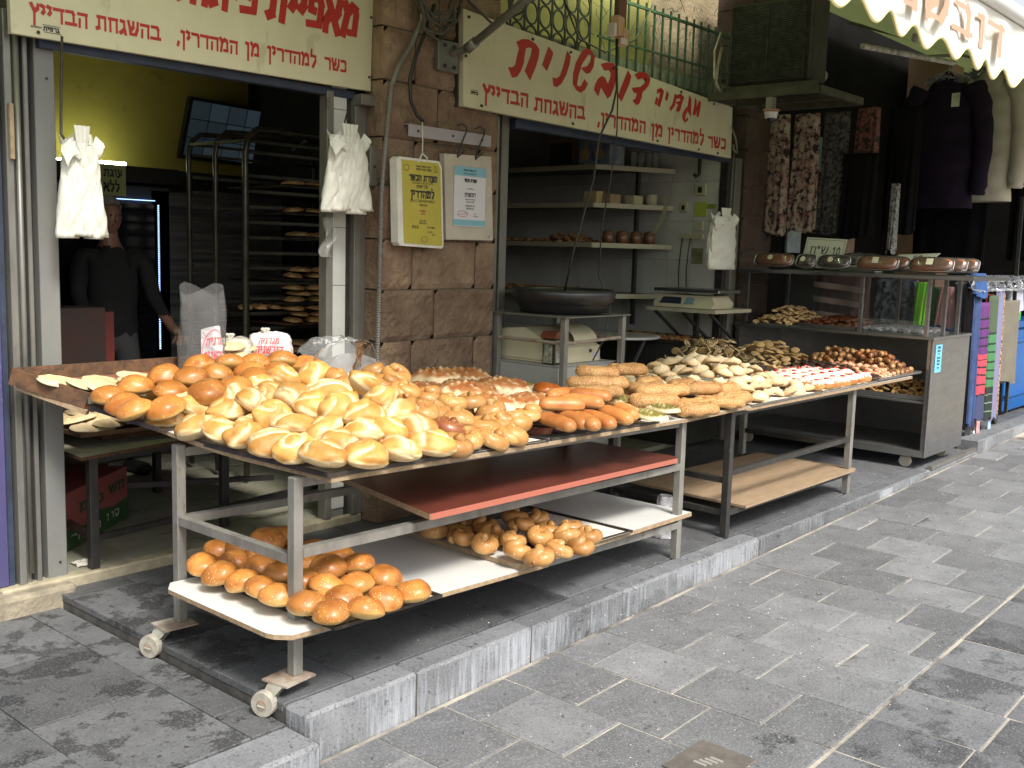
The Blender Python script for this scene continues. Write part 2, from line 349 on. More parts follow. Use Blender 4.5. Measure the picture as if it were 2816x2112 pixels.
# ------------------------------------------------------------ the ground
def granite(name, base, wet=None, wetth=.56, wetscale=3.2, sharp=.06):
    m = mat(name, [c*.82 for c in base], [c*1.15 for c in base], scale=5, rough=.62, bump=.004, bscale=70, rand=.32,
            c3=wet or [c*.3 for c in base], scale3=wetscale, amt3=.85 if wet else .45, th3=wetth, rvar=.12, sharp3=sharp)
    t = m.node_tree; L = t.links.new; b = t.nodes['Principled BSDF']; tc = t.nodes['Texture Coordinate']
    src = b.inputs['Base Color'].links[0].from_socket
    for sc, lo, hi, colr, amt in ((120, .54, .60, [c*1.75 for c in base], .5), (75, .60, .64, [c*.45 for c in base], .6), (22, .66, .69, [c*.25 for c in base], .7)):
        nz = _n(t, 'ShaderNodeTexNoise'); nz.inputs['Scale'].default_value = sc; nz.inputs['Detail'].default_value = 3; L(tc.outputs['Object'], nz.inputs['Vector'])
        rp = _n(t, 'ShaderNodeValToRGB'); rp.color_ramp.elements[0].position = lo; rp.color_ramp.elements[1].position = hi
        rp.color_ramp.elements[1].color = (amt, amt, amt, 1); L(nz.outputs[0], rp.inputs[0])
        mx = _n(t, 'ShaderNodeMixRGB'); L(rp.outputs[0], mx.inputs[0]); L(src, mx.inputs[1]); mx.inputs[2].default_value = tuple(colr)+(1,); src = mx.outputs[0]
    L(src, b.inputs['Base Color']); return m
M_street = granite('street granite', (.145, .148, .154), wet=(.03, .03, .032), wetth=.63, wetscale=1.6)
M_streetw = granite('wet street granite', (.11, .113, .12), wet=(.045, .046, .049), wetth=.50, wetscale=1.8, sharp=.05)
M_plat = granite('platform granite', (.095, .098, .103), wet=(.035, .035, .036), wetth=.62, wetscale=4)
M_wet = granite('stained granite', (.085, .087, .09), wet=(.024, .024, .025), wetth=.52, wetscale=4.5, sharp=.03)
M_kerbf = granite('kerb granite', (.135, .14, .148))
def streaks(m):
    # lime runs down the upright face only
    t = m.node_tree; L = t.links.new; b = t.nodes['Principled BSDF']; src = b.inputs['Base Color'].links[0].from_socket
    tc = _n(t, 'ShaderNodeTexCoord'); ge = _n(t, 'ShaderNodeNewGeometry'); sp = _n(t, 'ShaderNodeSeparateXYZ'); L(ge.outputs['Normal'], sp.inputs[0])
    mp = _n(t, 'ShaderNodeMapping'); mp.inputs['Scale'].default_value = (11, 11, .8); L(ge.outputs['Position'], mp.inputs[0])
    n1 = _n(t, 'ShaderNodeTexNoise'); n1.inputs['Scale'].default_value = 5; n1.inputs['Detail'].default_value = 5; n1.inputs['Roughness'].default_value = .7; L(mp.outputs[0], n1.inputs['Vector'])
    n2 = _n(t, 'ShaderNodeTexNoise'); n2.inputs['Scale'].default_value = 2.2; n2.inputs['Detail'].default_value = 3; L(ge.outputs['Position'], n2.inputs['Vector'])
    ad = _n(t, 'ShaderNodeMath', operation='ADD'); L(n1.outputs[0], ad.inputs[0]); L(n2.outputs[0], ad.inputs[1])
    rp = _n(t, 'ShaderNodeValToRGB'); rp.color_ramp.elements[0].position = .48; rp.color_ramp.elements[1].position = .62
    hf = _n(t, 'ShaderNodeMath', operation='MULTIPLY'); hf.inputs[1].default_value = .5; L(ad.outputs[0], hf.inputs[0]); L(hf.outputs[0], rp.inputs[0])
    ab = _n(t, 'ShaderNodeMath', operation='LESS_THAN'); ab.inputs[1].default_value = .4; L(sp.outputs['Z'], ab.inputs[0])
    mu = _n(t, 'ShaderNodeMath', operation='MULTIPLY'); L(rp.outputs[0], mu.inputs[0]); L(ab.outputs[0], mu.inputs[1])
    m8 = _n(t, 'ShaderNodeMath', operation='MULTIPLY'); m8.inputs[1].default_value = .7; L(mu.outputs[0], m8.inputs[0])
    mx = _n(t, 'ShaderNodeMixRGB'); L(m8.outputs[0], mx.inputs[0]); L(src, mx.inputs[1]); mx.inputs[2].default_value = (.40, .42, .46, 1); L(mx.outputs[0], b.inputs['Base Color'])
streaks(M_kerbf)
M_grout = mat('sandy joint filler', (.42, .38, .31), (.09, .085, .08), scale=2.6, rough=.95, bump=.006, bscale=80)
M_groutd = mat('dark joint filler', (.045, .043, .04), (.09, .085, .075), scale=14, rough=.95)
def sz(x): return -.235+.0235*x
street_pr = MB(); street_pr.quad((-4, -6, sz(-4)-.005), (24, -6, sz(24)-.005), (24, 2.795, sz(24)-.005), (-4, 2.795, sz(-4)-.005))
street = struct(street_pr, 'street', M_grout)
random.seed(11); far = MB(); n_slab = 0
for k in range(-4, 46):
    x0 = 2.49+.36*k
    off = .2*(k % 2); y1 = 2.775
    first = True; y = y1
    while y > -1.6:
        L_ = (.2 if (first and k % 2) else .4)+random.uniform(-.012, .012); y0 = y-L_; first = False; wetside = y < 1.465
        if y > 1.475 and y0 < 1.58: y0 = 1.47
        j1, j2 = random.uniform(.002, .0055), random.uniform(.002, .0055)
        a, b, c_, d_ = x0+j1, x0+.36-j2, y0+j2, y-j1
        # what the street shows from where people stand
        xm = x0+.18; ym = (y0+y)/2
        if xm > .9+.35*(2.8-ym) and ym > -.2+.12*(xm-3) and ym > .66*xm-4.4 or (xm < 5 and ym > .3):
            mb = MB(); e = random.uniform(-.003, .003); bv = .004
            zz = lambda X: sz(X)+e
            v = [(a, c_, zz(a)-.02), (b, c_, zz(b)-.02), (b, d_, zz(b)-.02), (a, d_, zz(a)-.02),
                 (a, c_, zz(a)-bv), (b, c_, zz(b)-bv), (b, d_, zz(b)-bv), (a, d_, zz(a)-bv),
                 (a+bv, c_+bv, zz(a)), (b-bv, c_+bv, zz(b)), (b-bv, d_-bv, zz(b)), (a+bv, d_-bv, zz(a))]
            f = [(0, 1, 5, 4), (1, 2, 6, 5), (2, 3, 7, 6), (3, 0, 4, 7), (4, 5, 9, 8), (5, 6, 10, 9), (6, 7, 11, 10), (7, 4, 8, 11), (8, 9, 10, 11)]
            if n_slab < 290 and xm < 9.6:
                mb.v = v; mb.f = f; mb.mi = [0]*9; me = mb.mesh('paving_slab', M_streetw if wetside else M_street, (xm, ym, sz(xm)))
                inst('paving_slab', me, (xm, ym, sz(xm)), parent=street); n_slab += 1
            else:
                i = len(far.v); far.v += v; far.f += [tuple(q+i for q in g) for g in f]; far.mi += [0]*9
        y = y0 if y0 > 1.48 or wetside else 1.463
o = far.build('paving_slab', M_street, street, fix=False); tag(o, kind='stuff')

mh = MB(); mh.box(3.03, 1.63, sz(3.03)-.03, 3.30, 1.86, sz(3.30)+.005, bev=.003); mh = mh.build('inspection_cover', mat('brownish cast cover', (.13, .115, .10), (.09, .08, .07), scale=14, rough=.6, bump=.003), street)
s = MB()
for k in range(4): s.box(3.12+.022*k, 1.74-.01*k, sz(3.2)-.001, 3.135+.022*k, 1.79-.01*k, sz(3.30)+.008)
tag(s.build('raised_marks', mat('worn metal marks', (.25, .24, .22), rough=.5), mh), kind='stuff')
# raised platform before the shops, with kerb stones and slabs
pb = MB(); pb.box(2.19, 2.81, -.3, 16, 4.74, -.012)
platform = struct(pb, 'platform', M_groutd)
random.seed(5)
x = 2.185; k = 0
while x < 15.2:
    L_ = .70 if k else .53; x2 = x+L_ if k else 2.73
    mb = MB(); mb.box(x+.003, 2.80, sz(x)-.06, x2-.003, 2.935, 0.0, bev=.012)
    mb.build('kerb_stone', M_kerbf, platform); x = x2; k += 1
for r, (ya, yb) in enumerate(((2.94, 3.34), (3.34, 3.74), (3.74, 4.14), (4.14, 4.54), (4.54, 4.74))):
    x = 2.185; k = 0
    while x < 12.6:
        L_ = .335*(1.0 if (k or r % 2) else .5)*2; x2 = min(x+L_, 12.9)
        mb = MB(); mb.box(x+.002, ya+.002, -.03, x2-.002, yb-.002, random.uniform(-.002, 0), bev=.002)
        mb.build('platform_slab', M_wet if x < 3.3 and r < 4 and r > 0 else M_plat, platform); x = x2; k += 1
# upstand kerb further along
mb = MB(); mb.box(9.55, 2.79, sz(9.5)-.05, 15.5, 2.99, .10, bev=.012); struct(mb, 'kerb', M_kerbf)
# lower pavement on the left
pb = MB(); pb.box(-1.5, 2.72, -.3, 2.18, 4.9, -.072); low = struct(pb, 'pavement', M_groutd)
x = 2.178
for i, L_ in enumerate((.62, .55, .6, .6, .6, .5)):
    mb = MB(); mb.box(x-L_+.003, 2.70, -.34, x-.003, 2.90, -.06, bev=.014); mb.build('kerb_stone', M_kerbf, low); x -= L_
random.seed(3)
cols = [(2.178, 2.03), (2.03, 1.53), (1.53, 1.03), (1.03, .5), (.5, 0), (0, -.5)]
for c, (xa, xb) in enumerate(cols):
    y = 2.905; j = 0
    while y < 4.85:
        L_ = (.32 if c == 0 else .5)*(1 if j or c % 2 else .6)*1.2; y2 = min(y+L_, 4.89)
        mb = MB(); mb.box(xb+.002, y+.002, -.10, xa-.002, y2-.002, -.06+random.uniform(-.002, .001), bev=.002)
        mb.build('paving_slab', M_wet, low); y = y2; j += 1
# ------------------------------------------------------------ building shell
M_stone = mat('pink tooled limestone', (.235, .165, .105), (.145, .09, .058), scale=4.5, rough=.9, bump=.03, bscale=34, rand=.18, c3=(.11, .07, .045), scale3=11, amt3=.5, th3=.55)
M_mortar = mat('old mortar', (.16, .13, .085), (.10, .08, .055), scale=15, rough=.95)
M_yell = mat('yellow plaster', (.50, .39, .09), (.42, .33, .075), scale=2, rough=.85, c3=(.25, .2, .06), scale3=5, amt3=.4, th3=.6)
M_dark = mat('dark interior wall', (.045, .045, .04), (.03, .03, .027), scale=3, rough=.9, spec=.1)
M_tile = mat('white glazed tile', (.52, .53, .50), (.46, .46, .42), scale=3, rough=.25, rand=.06)
M_tjoint = mat('tile joint', (.16, .155, .14), rough=.9)
M_marble = mat('worn marble floor', (.36, .35, .27), (.27, .27, .20), scale=3, rough=.4, rand=.08, c3=(.08, .08, .06), scale3=4, amt3=.7, th3=.57, stretch=(1, 3, 1))
M_ceil = mat('plaster ceiling', (.25, .24, .2), rough=.9)
# floors of marble tiles
fb = MB(); fb.box(1.4, 4.76, -.05, 5.35, 8.6, .036); floor1 = struct(fb, 'floor', M_tjoint)
random.seed(2)
for i in range(9):
    for j in range(7):
        xa = 1.85+.4*i; ya = 4.765+.4*j
        if xa+.4 > 5.35: continue
        mb = MB(); mb.box(xa+.002, ya+.002, .03, xa+.398, ya+.398, .045+random.uniform(0, .001)); mb.build('floor_tile', M_marble, floor1)
mb = MB(); mb.box(1.95, 4.69, -.02, 4.07, 4.765, .05, bev=.008); mb.build('threshold', mat('threshold limestone', (.42, .37, .25), (.25, .22, .16), scale=9, rough=.7, bump=.004), floor1)
mb = MB(); mb.box(1.5, 4.62, -.13, 2.27, 4.80, .035, bev=.02); mb.build('threshold', mat('broken step stone', (.30, .26, .19), (.17, .15, .11), scale=9, rough=.9, bump=.02), floor1)
fb = MB(); fb.box(5.36, 4.76, -.05, 9.8, 8.6, .03); struct(fb, 'floor', M_marble)
# interior of the bakery
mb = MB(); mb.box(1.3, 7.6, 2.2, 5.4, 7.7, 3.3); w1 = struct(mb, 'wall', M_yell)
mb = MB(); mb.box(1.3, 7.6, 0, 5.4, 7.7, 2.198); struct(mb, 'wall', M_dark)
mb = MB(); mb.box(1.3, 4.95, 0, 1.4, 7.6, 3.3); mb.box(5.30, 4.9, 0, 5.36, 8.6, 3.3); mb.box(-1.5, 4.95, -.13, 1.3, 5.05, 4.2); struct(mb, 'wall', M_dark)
mb = MB(); mb.box(1.3, 4.72, 3.0, 5.36, 7.7, 3.1); mb.box(5.36, 4.72, 3.0, 8.3, 8.7, 3.1); struct(mb, 'ceiling', M_ceil)
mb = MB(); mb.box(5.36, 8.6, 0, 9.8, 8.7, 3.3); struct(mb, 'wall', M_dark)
# tiled side wall of the second shop: each tile .25 x .33
mb = MB(); mb.box(8.206, 4.74, 0, 8.3, 8.6, 3.0); w2 = struct(mb, 'wall', M_tjoint)
random.seed(4); t_me = MB().box(-.006, .0015, .0015, 0, .2485, .3485).mesh('wall_tile', M_tile); cnt = 0
for i in range(15):
    for j in range(8):
        y0 = 4.745+.25*i; z0 = .2+.35*j
        inst('wall_tile', t_me, (8.206, y0, z0), parent=w2); cnt += 1
# tile strip on the inner jamb of the first shop
mb = MB(); mb.box(3.846, 4.72, .05, 3.95, 4.80, 3.0); j1 = struct(mb, 'wall', M_tjoint)
for k in range(9):
    mb = MB(); mb.box(3.842, 4.712, .1+.33*k, 3.946, 4.72, .1+.33*k+.326); mb.build('wall_tile', M_tile, j1)
# stone pilaster between the shops and beyond
def stones(name, x0, x1, y0, yb, label, zmax, seed, side=True):
    mb = MB(); mb.box(x0+.02, y0+.02, -.02, x1-.02, yb, zmax); p = tag(mb.build(name, M_mortar), label, 'pilaster')
    random.seed(seed); zs = [0, .2, .5, .80, 1.09, 1.395, 1.69, 2.0, 2.27, 2.59, 2.885, 3.2, 3.5, 3.8, 4.1]
    for k in range(len(zs)-1):
        za, zb = zs[k], zs[k+1]
        if zb > zmax+.05: break
        if x1-x0 > .7: cuts = [x0, x0+((.43, .25) [k % 2]), x0+((.43, .80)[k % 2]), x1] if k % 2 else [x0, x0+.44, x1]
        else: cuts = [x0, x1]
        for a, b in zip(cuts[:-1], cuts[1:]):
            if b-a < .03: continue
            s = MB(); n1, n2 = max(3, int((b-a)/.03)), max(3, int((zb-za)/.03)); sd_ = random.random()*50
            def fn(u, v, a=a, b=b, za=za, zb=zb, sd_=sd_):
                X = a+.004+(b-a-.008)*u; Z = za+.004+(zb-za-.008)*v
                ed = min(u*(b-a), (1-u)*(b-a), v*(zb-za), (1-v)*(zb-za)); q = min(1, ed/.025)
                return (X, y0+.012-.012*q-.012*q*noise.noise(Vector((X*14, Z*14, sd_)))-.007*q*noise.noise(Vector((X*45, Z*45, sd_))), Z)
            s.grid(n1, n2, fn)
            s.box(a+.004, y0+.012, za+.004, b-.004, y0+.10, zb-.004)
            s.build('stone_block', M_stone, p, smooth=False, fix=False)
        if side:
            s = MB(); s.box(x0-.004, y0+.015, za+.004, x0+.012, yb-.01, zb-.004, bev=.003); s.build('stone_block', M_stone, p)
    return p
stones('stone_pilaster', 4.083, 5.07, 4.55, 4.72, 'pink tooled stone pilaster with the two hanging kosher certificates, between the two shop openings', 4.1, 6)
M_stone = mat('deep brown stone', (.085, .055, .038), (.05, .033, .025), scale=4.5, rough=.9, bump=.02, bscale=34)  # second pilaster: darker brown tones than the first
stones('stone_pilaster', 8.44, 9.0, 4.62, 5.0, 'dark brown stone pilaster behind the leopard print dresses, right of the second shop', 4.1, 9)
mb = MB(); mb.box(4.09, 4.73, 0, 5.05, 4.78, 4.2); struct(mb, 'wall', M_dark)
# upper facade above the shops
mb = MB(); mb.box(-1.5, 4.76, 3.35, 4.07, 4.9, 4.3); mb.box(5.08, 5.25, 3.1, 10.5, 5.35, 5.0); mb.box(5.08, 4.80, 3.1, 8.44, 5.25, 3.14)
struct(mb, 'wall', mat('upper facade stone', (.30, .24, .14), (.2, .16, .09), scale=5, rough=.9, bump=.02, bscale=30))
# window grille above the second sign
M_grn = mat('green painted iron', (.05, .11, .07), (.03, .06, .045), scale=12, rough=.6)
M_iron = mat('dark iron', (.025, .024, .022), (.05, .045, .04), scale=20, rough=.55, metal=.3)
wt = thing('window_grille', (5.1, 4.66, 2.8), 'dark iron window grille with rings and green bars above the honey-name sign', 'window grille')
mb = MB(); mb.box(5.1, 4.86, 2.80, 8.4, 4.88, 3.1); mb.box(5.12, 5.14, 3.14, 7.6, 5.16, 4.2); mb.build('backing_panel', mat('lit yellow panel', (.42, .37, .12), (.3, .27, .09), scale=4, rough=.8), wt)  # plain two-tone yellow behind the bars
for r in range(5):
    for c in range(7):
        X = 5.24+.145*c; Z = 2.92+.155*r; n = 18; w = .062; h = .072
        s = MB(); s.tube([(X+w*math.cos(2*math.pi*k/n), 4.70, Z+h*math.sin(2*math.pi*k/n)) for k in range(n+1)], .008, 5, cap=False); s.build('ring', M_iron, wt)
for c in range(8):
    s = MB(); s.bar((5.17+.145*c, 4.70, 2.85), (5.17+.145*c, 4.70, 4.1), .012); s.build('bar', M_iron, wt)
for c in range(17):
    s = MB(); s.bar((6.3+.115*c, 4.69, 2.85), (6.3+.115*c, 4.69, 3.55), .014); s.build('bar', M_grn, wt)
s = MB(); s.bar((6.25, 4.68, 3.5), (8.2, 4.68, 3.5), .02); s.bar((6.25, 4.68, 3.2), (8.2, 4.68, 3.2), .014); s.build('rail', M_grn, wt)
s = MB()
random.seed(12)
for k in range(150):
    p = Vector((random.uniform(6.0, 8.2), random.uniform(4.60, 4.66), random.uniform(2.95, 3.65))); q = p+Vector((random.uniform(-.12, .12), random.uniform(-.01, .01), random.uniform(-.1, .1)))
    m_ = (p+q)/2+Vector((0, random.uniform(-.02, .02), random.uniform(-.04, .04))); s.tube([p, m_, q], .0022, 3, cap=False)
tag(s.build('netting', M_grn, wt), kind='stuff')
# ------------------------------------------------------------ steel door frames and shutters
M_steel = mat('painted grey steel', (.18, .175, .15), (.13, .125, .105), scale=6, rough=.5, metal=.25, bump=.002, c3=(.10, .07, .045), scale3=14, amt3=.7, th3=.60, stretch=(1, 1, .35))
M_alu = mat('weathered aluminium', (.24, .235, .215), (.17, .165, .15), scale=7, rough=.42, metal=.45, c3=(.13, .12, .11), scale3=10, amt3=.6, th3=.6, stretch=(1, 1, .3))
M_blue = mat('chipped blue paint', (.035, .05, .09), (.02, .028, .05), scale=6, rough=.5)
M_post = mat('grey paint worn to blue', (.19, .19, .17), (.15, .155, .155), scale=3, rough=.5, c3=(.09, .17, .27), scale3=3, amt3=.75, th3=.60, bump=.002, stretch=(1, 1, .5))
fr = thing('door_frame', (2.15, 4.75, .03), 'tall grey steel shutter rails and post at the left edge of the first shop', 'door frame')
for nm, a, b, y0, y1, m_ in (('rail', 2.043, 2.075, 4.72, 4.80, M_alu), ('rail', 2.083, 2.105, 4.74, 4.78, M_alu), ('rail', 2.128, 2.150, 4.73, 4.80, M_alu), ('post', 2.180, 2.272, 4.735, 4.80, M_post)):
    s = MB(); s.box(a, y0, .04, b, y1, 2.62, bev=.004); s.build(nm, m_, fr)
s = MB(); s.tube([(2.094+.0, 4.72, .10), (2.094, 4.72, 2.6)], .013, 8); s.build('tube', M_alu, fr, smooth=True)
s = MB(); s.box(2.02, 4.79, .04, 2.19, 4.80, 2.62); s.build('dark_backing', M_iron, fr)
for z in (.12, 1.03, 2.35):
    s = MB(); s.lathe([(.006, -.003), (.006, .003)], (2.235, 4.733, z), 8, ax='y'); s.build('bolt', M_iron, fr)
s = MB(); s.box(2.052, 4.700, 1.98, 2.072, 4.72, 2.22, bev=.003); s.build('latch_strip', mat('bare wood strip', (.36, .28, .17), (.24, .18, .11), scale=20, rough=.8), fr)
dr = thing('shutter_door', (1.6, 4.76, .05), 'purple painted steel door scraped near the bottom at the far left edge', 'door')
M_purp = mat('scraped purple paint', (.085, .075, .19), (.065, .058, .15), scale=3, rough=.45, c3=(.30, .31, .36), scale3=13, amt3=.75, th3=.60, stretch=(1.5, 1.5, .5))
s = MB(); s.box(1.0, 4.74, .05, 2.003, 4.79, 3.2, bev=.006); s.build('panel', M_purp, dr)
s = MB(); s.box(2.006, 4.75, .04, 2.03, 4.80, 2.62); s.build('edge_strip', M_blue, dr)
fr = thing('door_frame', (3.9, 4.75, .05), 'grey steel door frame at the right side of the first shop, next to the pilaster', 'door frame')
for nm, a, b, y0, y1, m_ in (('post', 3.79, 3.838, 4.69, 4.76, M_steel), ('post', 3.985, 4.028, 4.68, 4.75, M_steel), ('post', 4.034, 4.078, 4.69, 4.75, M_steel)):
    s = MB(); s.box(a, y0, .05, b, y1, 2.50, bev=.003); s.build(nm, m_, fr)
s = MB(); s.box(3.955, 4.72, .05, 3.982, 4.75, 2.5); s.build('dark_backing', M_iron, fr)  # dark strip put in for the shaded gap beside the post
s = MB(); s.box(3.98, 4.62, 2.44, 4.10, 4.70, 2.50, bev=.003); s.build('bracket', M_steel, fr)
s = MB(); s.box(4.03, 4.60, 1.99, 4.10, 4.68, 2.22, bev=.006); s.build('lock_box', M_steel, fr)
s = MB(); s.lathe([(.008, -.004), (.008, .004)], (4.06, 4.598, 2.1), 8, ax='y'); s.build('keyhole', M_iron, fr)
s = MB(); s.box(2.19, 4.70, 2.475, 4.0, 4.75, 2.52, bev=.004); s.build('lintel', M_blue, fr)
fr = thing('door_frame', (5.3, 4.7, .05), 'grey steel post and blue lintel round the opening of the second shop', 'door frame')
s = MB(); s.box(5.235, 4.67, .0, 5.305, 4.73, 2.53, bev=.004); s.build('post', M_steel, fr)
s = MB(); s.box(5.09, 4.585, 0, 5.115, 4.70, 2.5, bev=.003); s.build('flat_bar', M_steel, fr)
s = MB(); s.box(5.31, 4.62, 2.45, 8.15, 4.68, 2.515, bev=.004); s.build('lintel', M_blue, fr)
s = MB(); s.box(8.19, 4.66, .0, 8.24, 4.735, 2.5, bev=.003); s.build('post', M_iron, fr)
s = MB(); s.box(8.25, 4.62, .0, 8.36, 4.70, 2.5, bev=.003); s.build('post', M_steel, fr)
s = MB(); s.tube([(8.25, 4.60, 2.0), (8.25, 4.57, 1.9), (8.25, 4.60, 1.8)], .008, 6); s.build('handle', M_alu, fr)
# ------------------------------------------------------------ signs
M_board = mat('dirty white sign sheet', (.58, .555, .39), (.50, .47, .32), scale=1.6, rough=.42, c3=(.33, .29, .17), scale3=5, amt3=.45, th3=.60, stretch=(1, 1, .5))
M_red = mat('sign red', (.42, .025, .02), (.36, .02, .018), scale=9, rough=.45)
M_blk = mat('black print', (.018, .018, .018), rough=.5)
def plane_y(Y): return lambda u, v, d: (u, Y-d, v)
s1 = thing('shop_sign', (3.0, 4.66, 2.5), 'long white sign with red Hebrew lettering over the first shop, at the top left', 'sign')
s = MB(); s.prism([(2.045, 2.505), (4.065, 2.525), (4.085, 3.30), (2.04, 3.30)], lambda p: (p[0], 4.645, p[1]), lambda p: (p[0], 4.675, p[1])); s.build('panel', M_board, s1)
f1 = plane_y(4.6445)
for t, a, b, z in (('כשר', 3.735, 3.885, 2.602), ('למהדרין', 3.36, 3.675, 2.600), ('מן', 3.225, 3.305, 2.598), ('המהדרין,', 2.835, 3.175, 2.592), ('בהשגחת', 2.43, 2.745, 2.587), ('הבדייץ', 2.13, 2.385, 2.582)):
    letters(t, f1, a, b, z, .064, M_red, s1, wh=.23, wv=.14)
letters('מאפיית', f1, 3.36, 3.95, 2.805, .17, M_red, s1, wh=.22, wv=.22, slant=.18); letters('פיתות', f1, 2.84, 3.28, 2.80, .17, M_red, s1, wh=.22, wv=.2, slant=.18)
s = MB(); word(s, 'גרפית', f1, 2.185, 2.255, 2.54, .018, wh=.25, wv=.2); s.box(2.18, 4.643, 2.563, 2.26, 4.6440, 2.565); s.box(2.185, 4.643, 2.533, 2.265, 4.6440, 2.535); word(s, '1755976-20', f1, 2.13, 2.178, 2.545, .007, wh=.25); s.build('maker_mark', M_blk, s1, fix=False)
for X, Z in ((2.16, 2.527), (4.05, 2.60), (4.06, 2.93)):
    s = MB(); s.lathe([(.008, -.004), (.006, .003)], (X, 4.641, Z), 8, ax='y'); s.build('screw', M_iron, s1)
s2 = thing('shop_sign', (6.4, 4.5, 2.48), 'white sign with big red brush lettering and a smaller red line over the second shop', 'sign')
s = MB(); s.prism([(4.672, 2.505), (7.93, 2.465), (7.91, 2.88), (4.655, 3.07)], lambda p: (p[0], 4.492, p[1]), lambda p: (p[0], 4.53, p[1])); s.build('panel', M_board, s2)
BR = [[(5.143,2.957),(5.197,2.984),(5.26,2.992),(5.335,2.976),(5.374,2.948),(5.369,2.898),(5.342,2.831),(5.289,2.738),(5.233,2.792),(5.289,2.898),(5.297,2.942),(5.272,2.944),(5.238,2.933),(5.23,2.889),(5.223,2.839),(5.196,2.786),(5.159,2.744),(5.112,2.732),(5.071,2.792),(5.109,2.796),(5.137,2.814),(5.171,2.922)],[(5.466,2.983),(5.518,2.949),(5.506,2.912),(5.459,2.822),(5.405,2.853)],[(5.664,2.986),(5.707,2.954),(5.698,2.903),(5.664,2.827),(5.614,2.762),(5.563,2.733),(5.531,2.738),(5.516,2.79),(5.56,2.79),(5.596,2.811),(5.62,2.859)],[(5.889,3.036),(5.934,3.03),(5.977,2.991),(5.964,2.922),(5.927,2.877),(5.882,2.865),(5.824,2.895),(5.89,2.918),(5.922,2.949),(5.931,2.984),(5.919,3.005),(5.892,2.987),(5.834,2.923),(5.8,2.846),(5.787,2.785),(5.797,2.77),(5.832,2.778),(5.868,2.829),(5.909,2.802),(5.878,2.758),(5.829,2.73),(5.778,2.742),(5.738,2.779),(5.739,2.85),(5.762,2.919),(5.808,2.984),(5.85,3.024)],[(6.048,2.955),(6.117,2.977),(6.194,2.983),(6.257,2.951),(6.243,2.888),(6.213,2.808),(6.18,2.756),(6.144,2.731),(6.084,2.778),(6.059,2.798),(6.034,2.731),(5.979,2.771),(5.989,2.806),(6.02,2.85),(6.065,2.877),(6.107,2.869),(6.139,2.833),(6.166,2.877),(6.169,2.912),(6.144,2.927),(6.092,2.917)],[(6.379,2.963),(6.426,2.924),(6.405,2.868),(6.316,2.73),(6.264,2.763)],[(6.462,2.943),(6.524,2.97),(6.614,2.978),(6.676,2.941),(6.654,2.888),(6.574,2.827),(6.57,2.791),(6.541,2.745),(6.504,2.728),(6.451,2.755),(6.488,2.774),(6.504,2.815),(6.466,2.813),(6.432,2.844),(6.545,2.866),(6.594,2.894),(6.599,2.919),(6.566,2.929),(6.509,2.911)],[(6.768,2.877),(6.826,2.897),(6.864,2.876),(6.849,2.829),(6.815,2.748),(6.778,2.763),(6.801,2.823),(6.81,2.86),(6.764,2.844)],[(6.761,2.825),(6.791,2.809),(6.773,2.763),(6.742,2.765)],[(6.904,2.888),(6.933,2.859),(6.911,2.805),(6.881,2.821)],[(7.018,2.883),(7.049,2.861),(7.024,2.786),(6.973,2.741),(6.947,2.757),(6.986,2.795)],[(7.037,2.866),(7.097,2.887),(7.155,2.868),(7.122,2.811),(7.102,2.756),(7.06,2.744),(7.041,2.762),(7.068,2.798),(7.029,2.813),(7.097,2.834),(7.088,2.853),(7.051,2.842)],[(7.224,2.896),(7.26,2.868),(7.266,2.728),(7.21,2.768),(7.187,2.737),(7.183,2.699),(7.214,2.722),(7.229,2.704),(7.188,2.677),(7.146,2.692),(7.132,2.733),(7.163,2.774),(7.207,2.805)],[(7.31,2.887),(7.339,2.864),(7.336,2.817),(7.378,2.871),(7.406,2.859),(7.396,2.79),(7.375,2.739),(7.343,2.743),(7.354,2.792),(7.326,2.748),(7.285,2.748),(7.304,2.817)]]
f2 = plane_y(4.4915)
for g in BR:
    s = MB(); i = len(s.v); s.v += [f2(x, z, .001) for x, z in g]
    for t in tessellate_polygon([[Vector((x, z, 0)) for x, z in g]]): s.f.append(tuple(i+a for a in t)); s.mi.append(0)
    s.build('letter', M_red, s2, fix=False)
for t, a, b, z in (('כשר', 7.545, 7.83, 2.527), ('למהדרין', 6.945, 7.475, 2.533), ('מן', 6.715, 6.865, 2.535), ('המהדרין,', 6.04, 6.635, 2.542), ('בהשגחת', 5.345, 5.885, 2.558), ('הבדייץ', 4.845, 5.275, 2.57)):
    letters(t, f2, a, b, z, .085, M_red, s2, wh=.23, wv=.14)
s = MB(); word(s, 'גרפית', f2, 4.735, 4.80, 2.585, .018, wh=.25, wv=.2); s.box(4.73, 4.4903, 2.61, 4.80, 4.4908, 2.612); s.build('maker_mark', M_blk, s2, fix=False)
for X, Z in ((4.70, 3.03), (5.3, 3.0), (5.7, 2.98), (6.2, 2.95), (6.6, 2.925), (7.1, 2.90), (7.6, 2.87), (4.83, 2.525), (5.75, 2.515), (6.8, 2.50), (7.4, 2.49), (7.7, 2.487), (4.68, 2.80)):
    s = MB(); s.lathe([(.010, -.005), (.008, .003)], (X, 4.488, Z), 8, ax='y'); s.build('screw', M_iron, s2)
s = MB(); s.box(4.652, 4.53, 2.5, 4.668, 4.56, 3.08); s.build('dark_gap_strip', M_iron, s2)  # dark strip that colours in the shade of the gap behind the sign
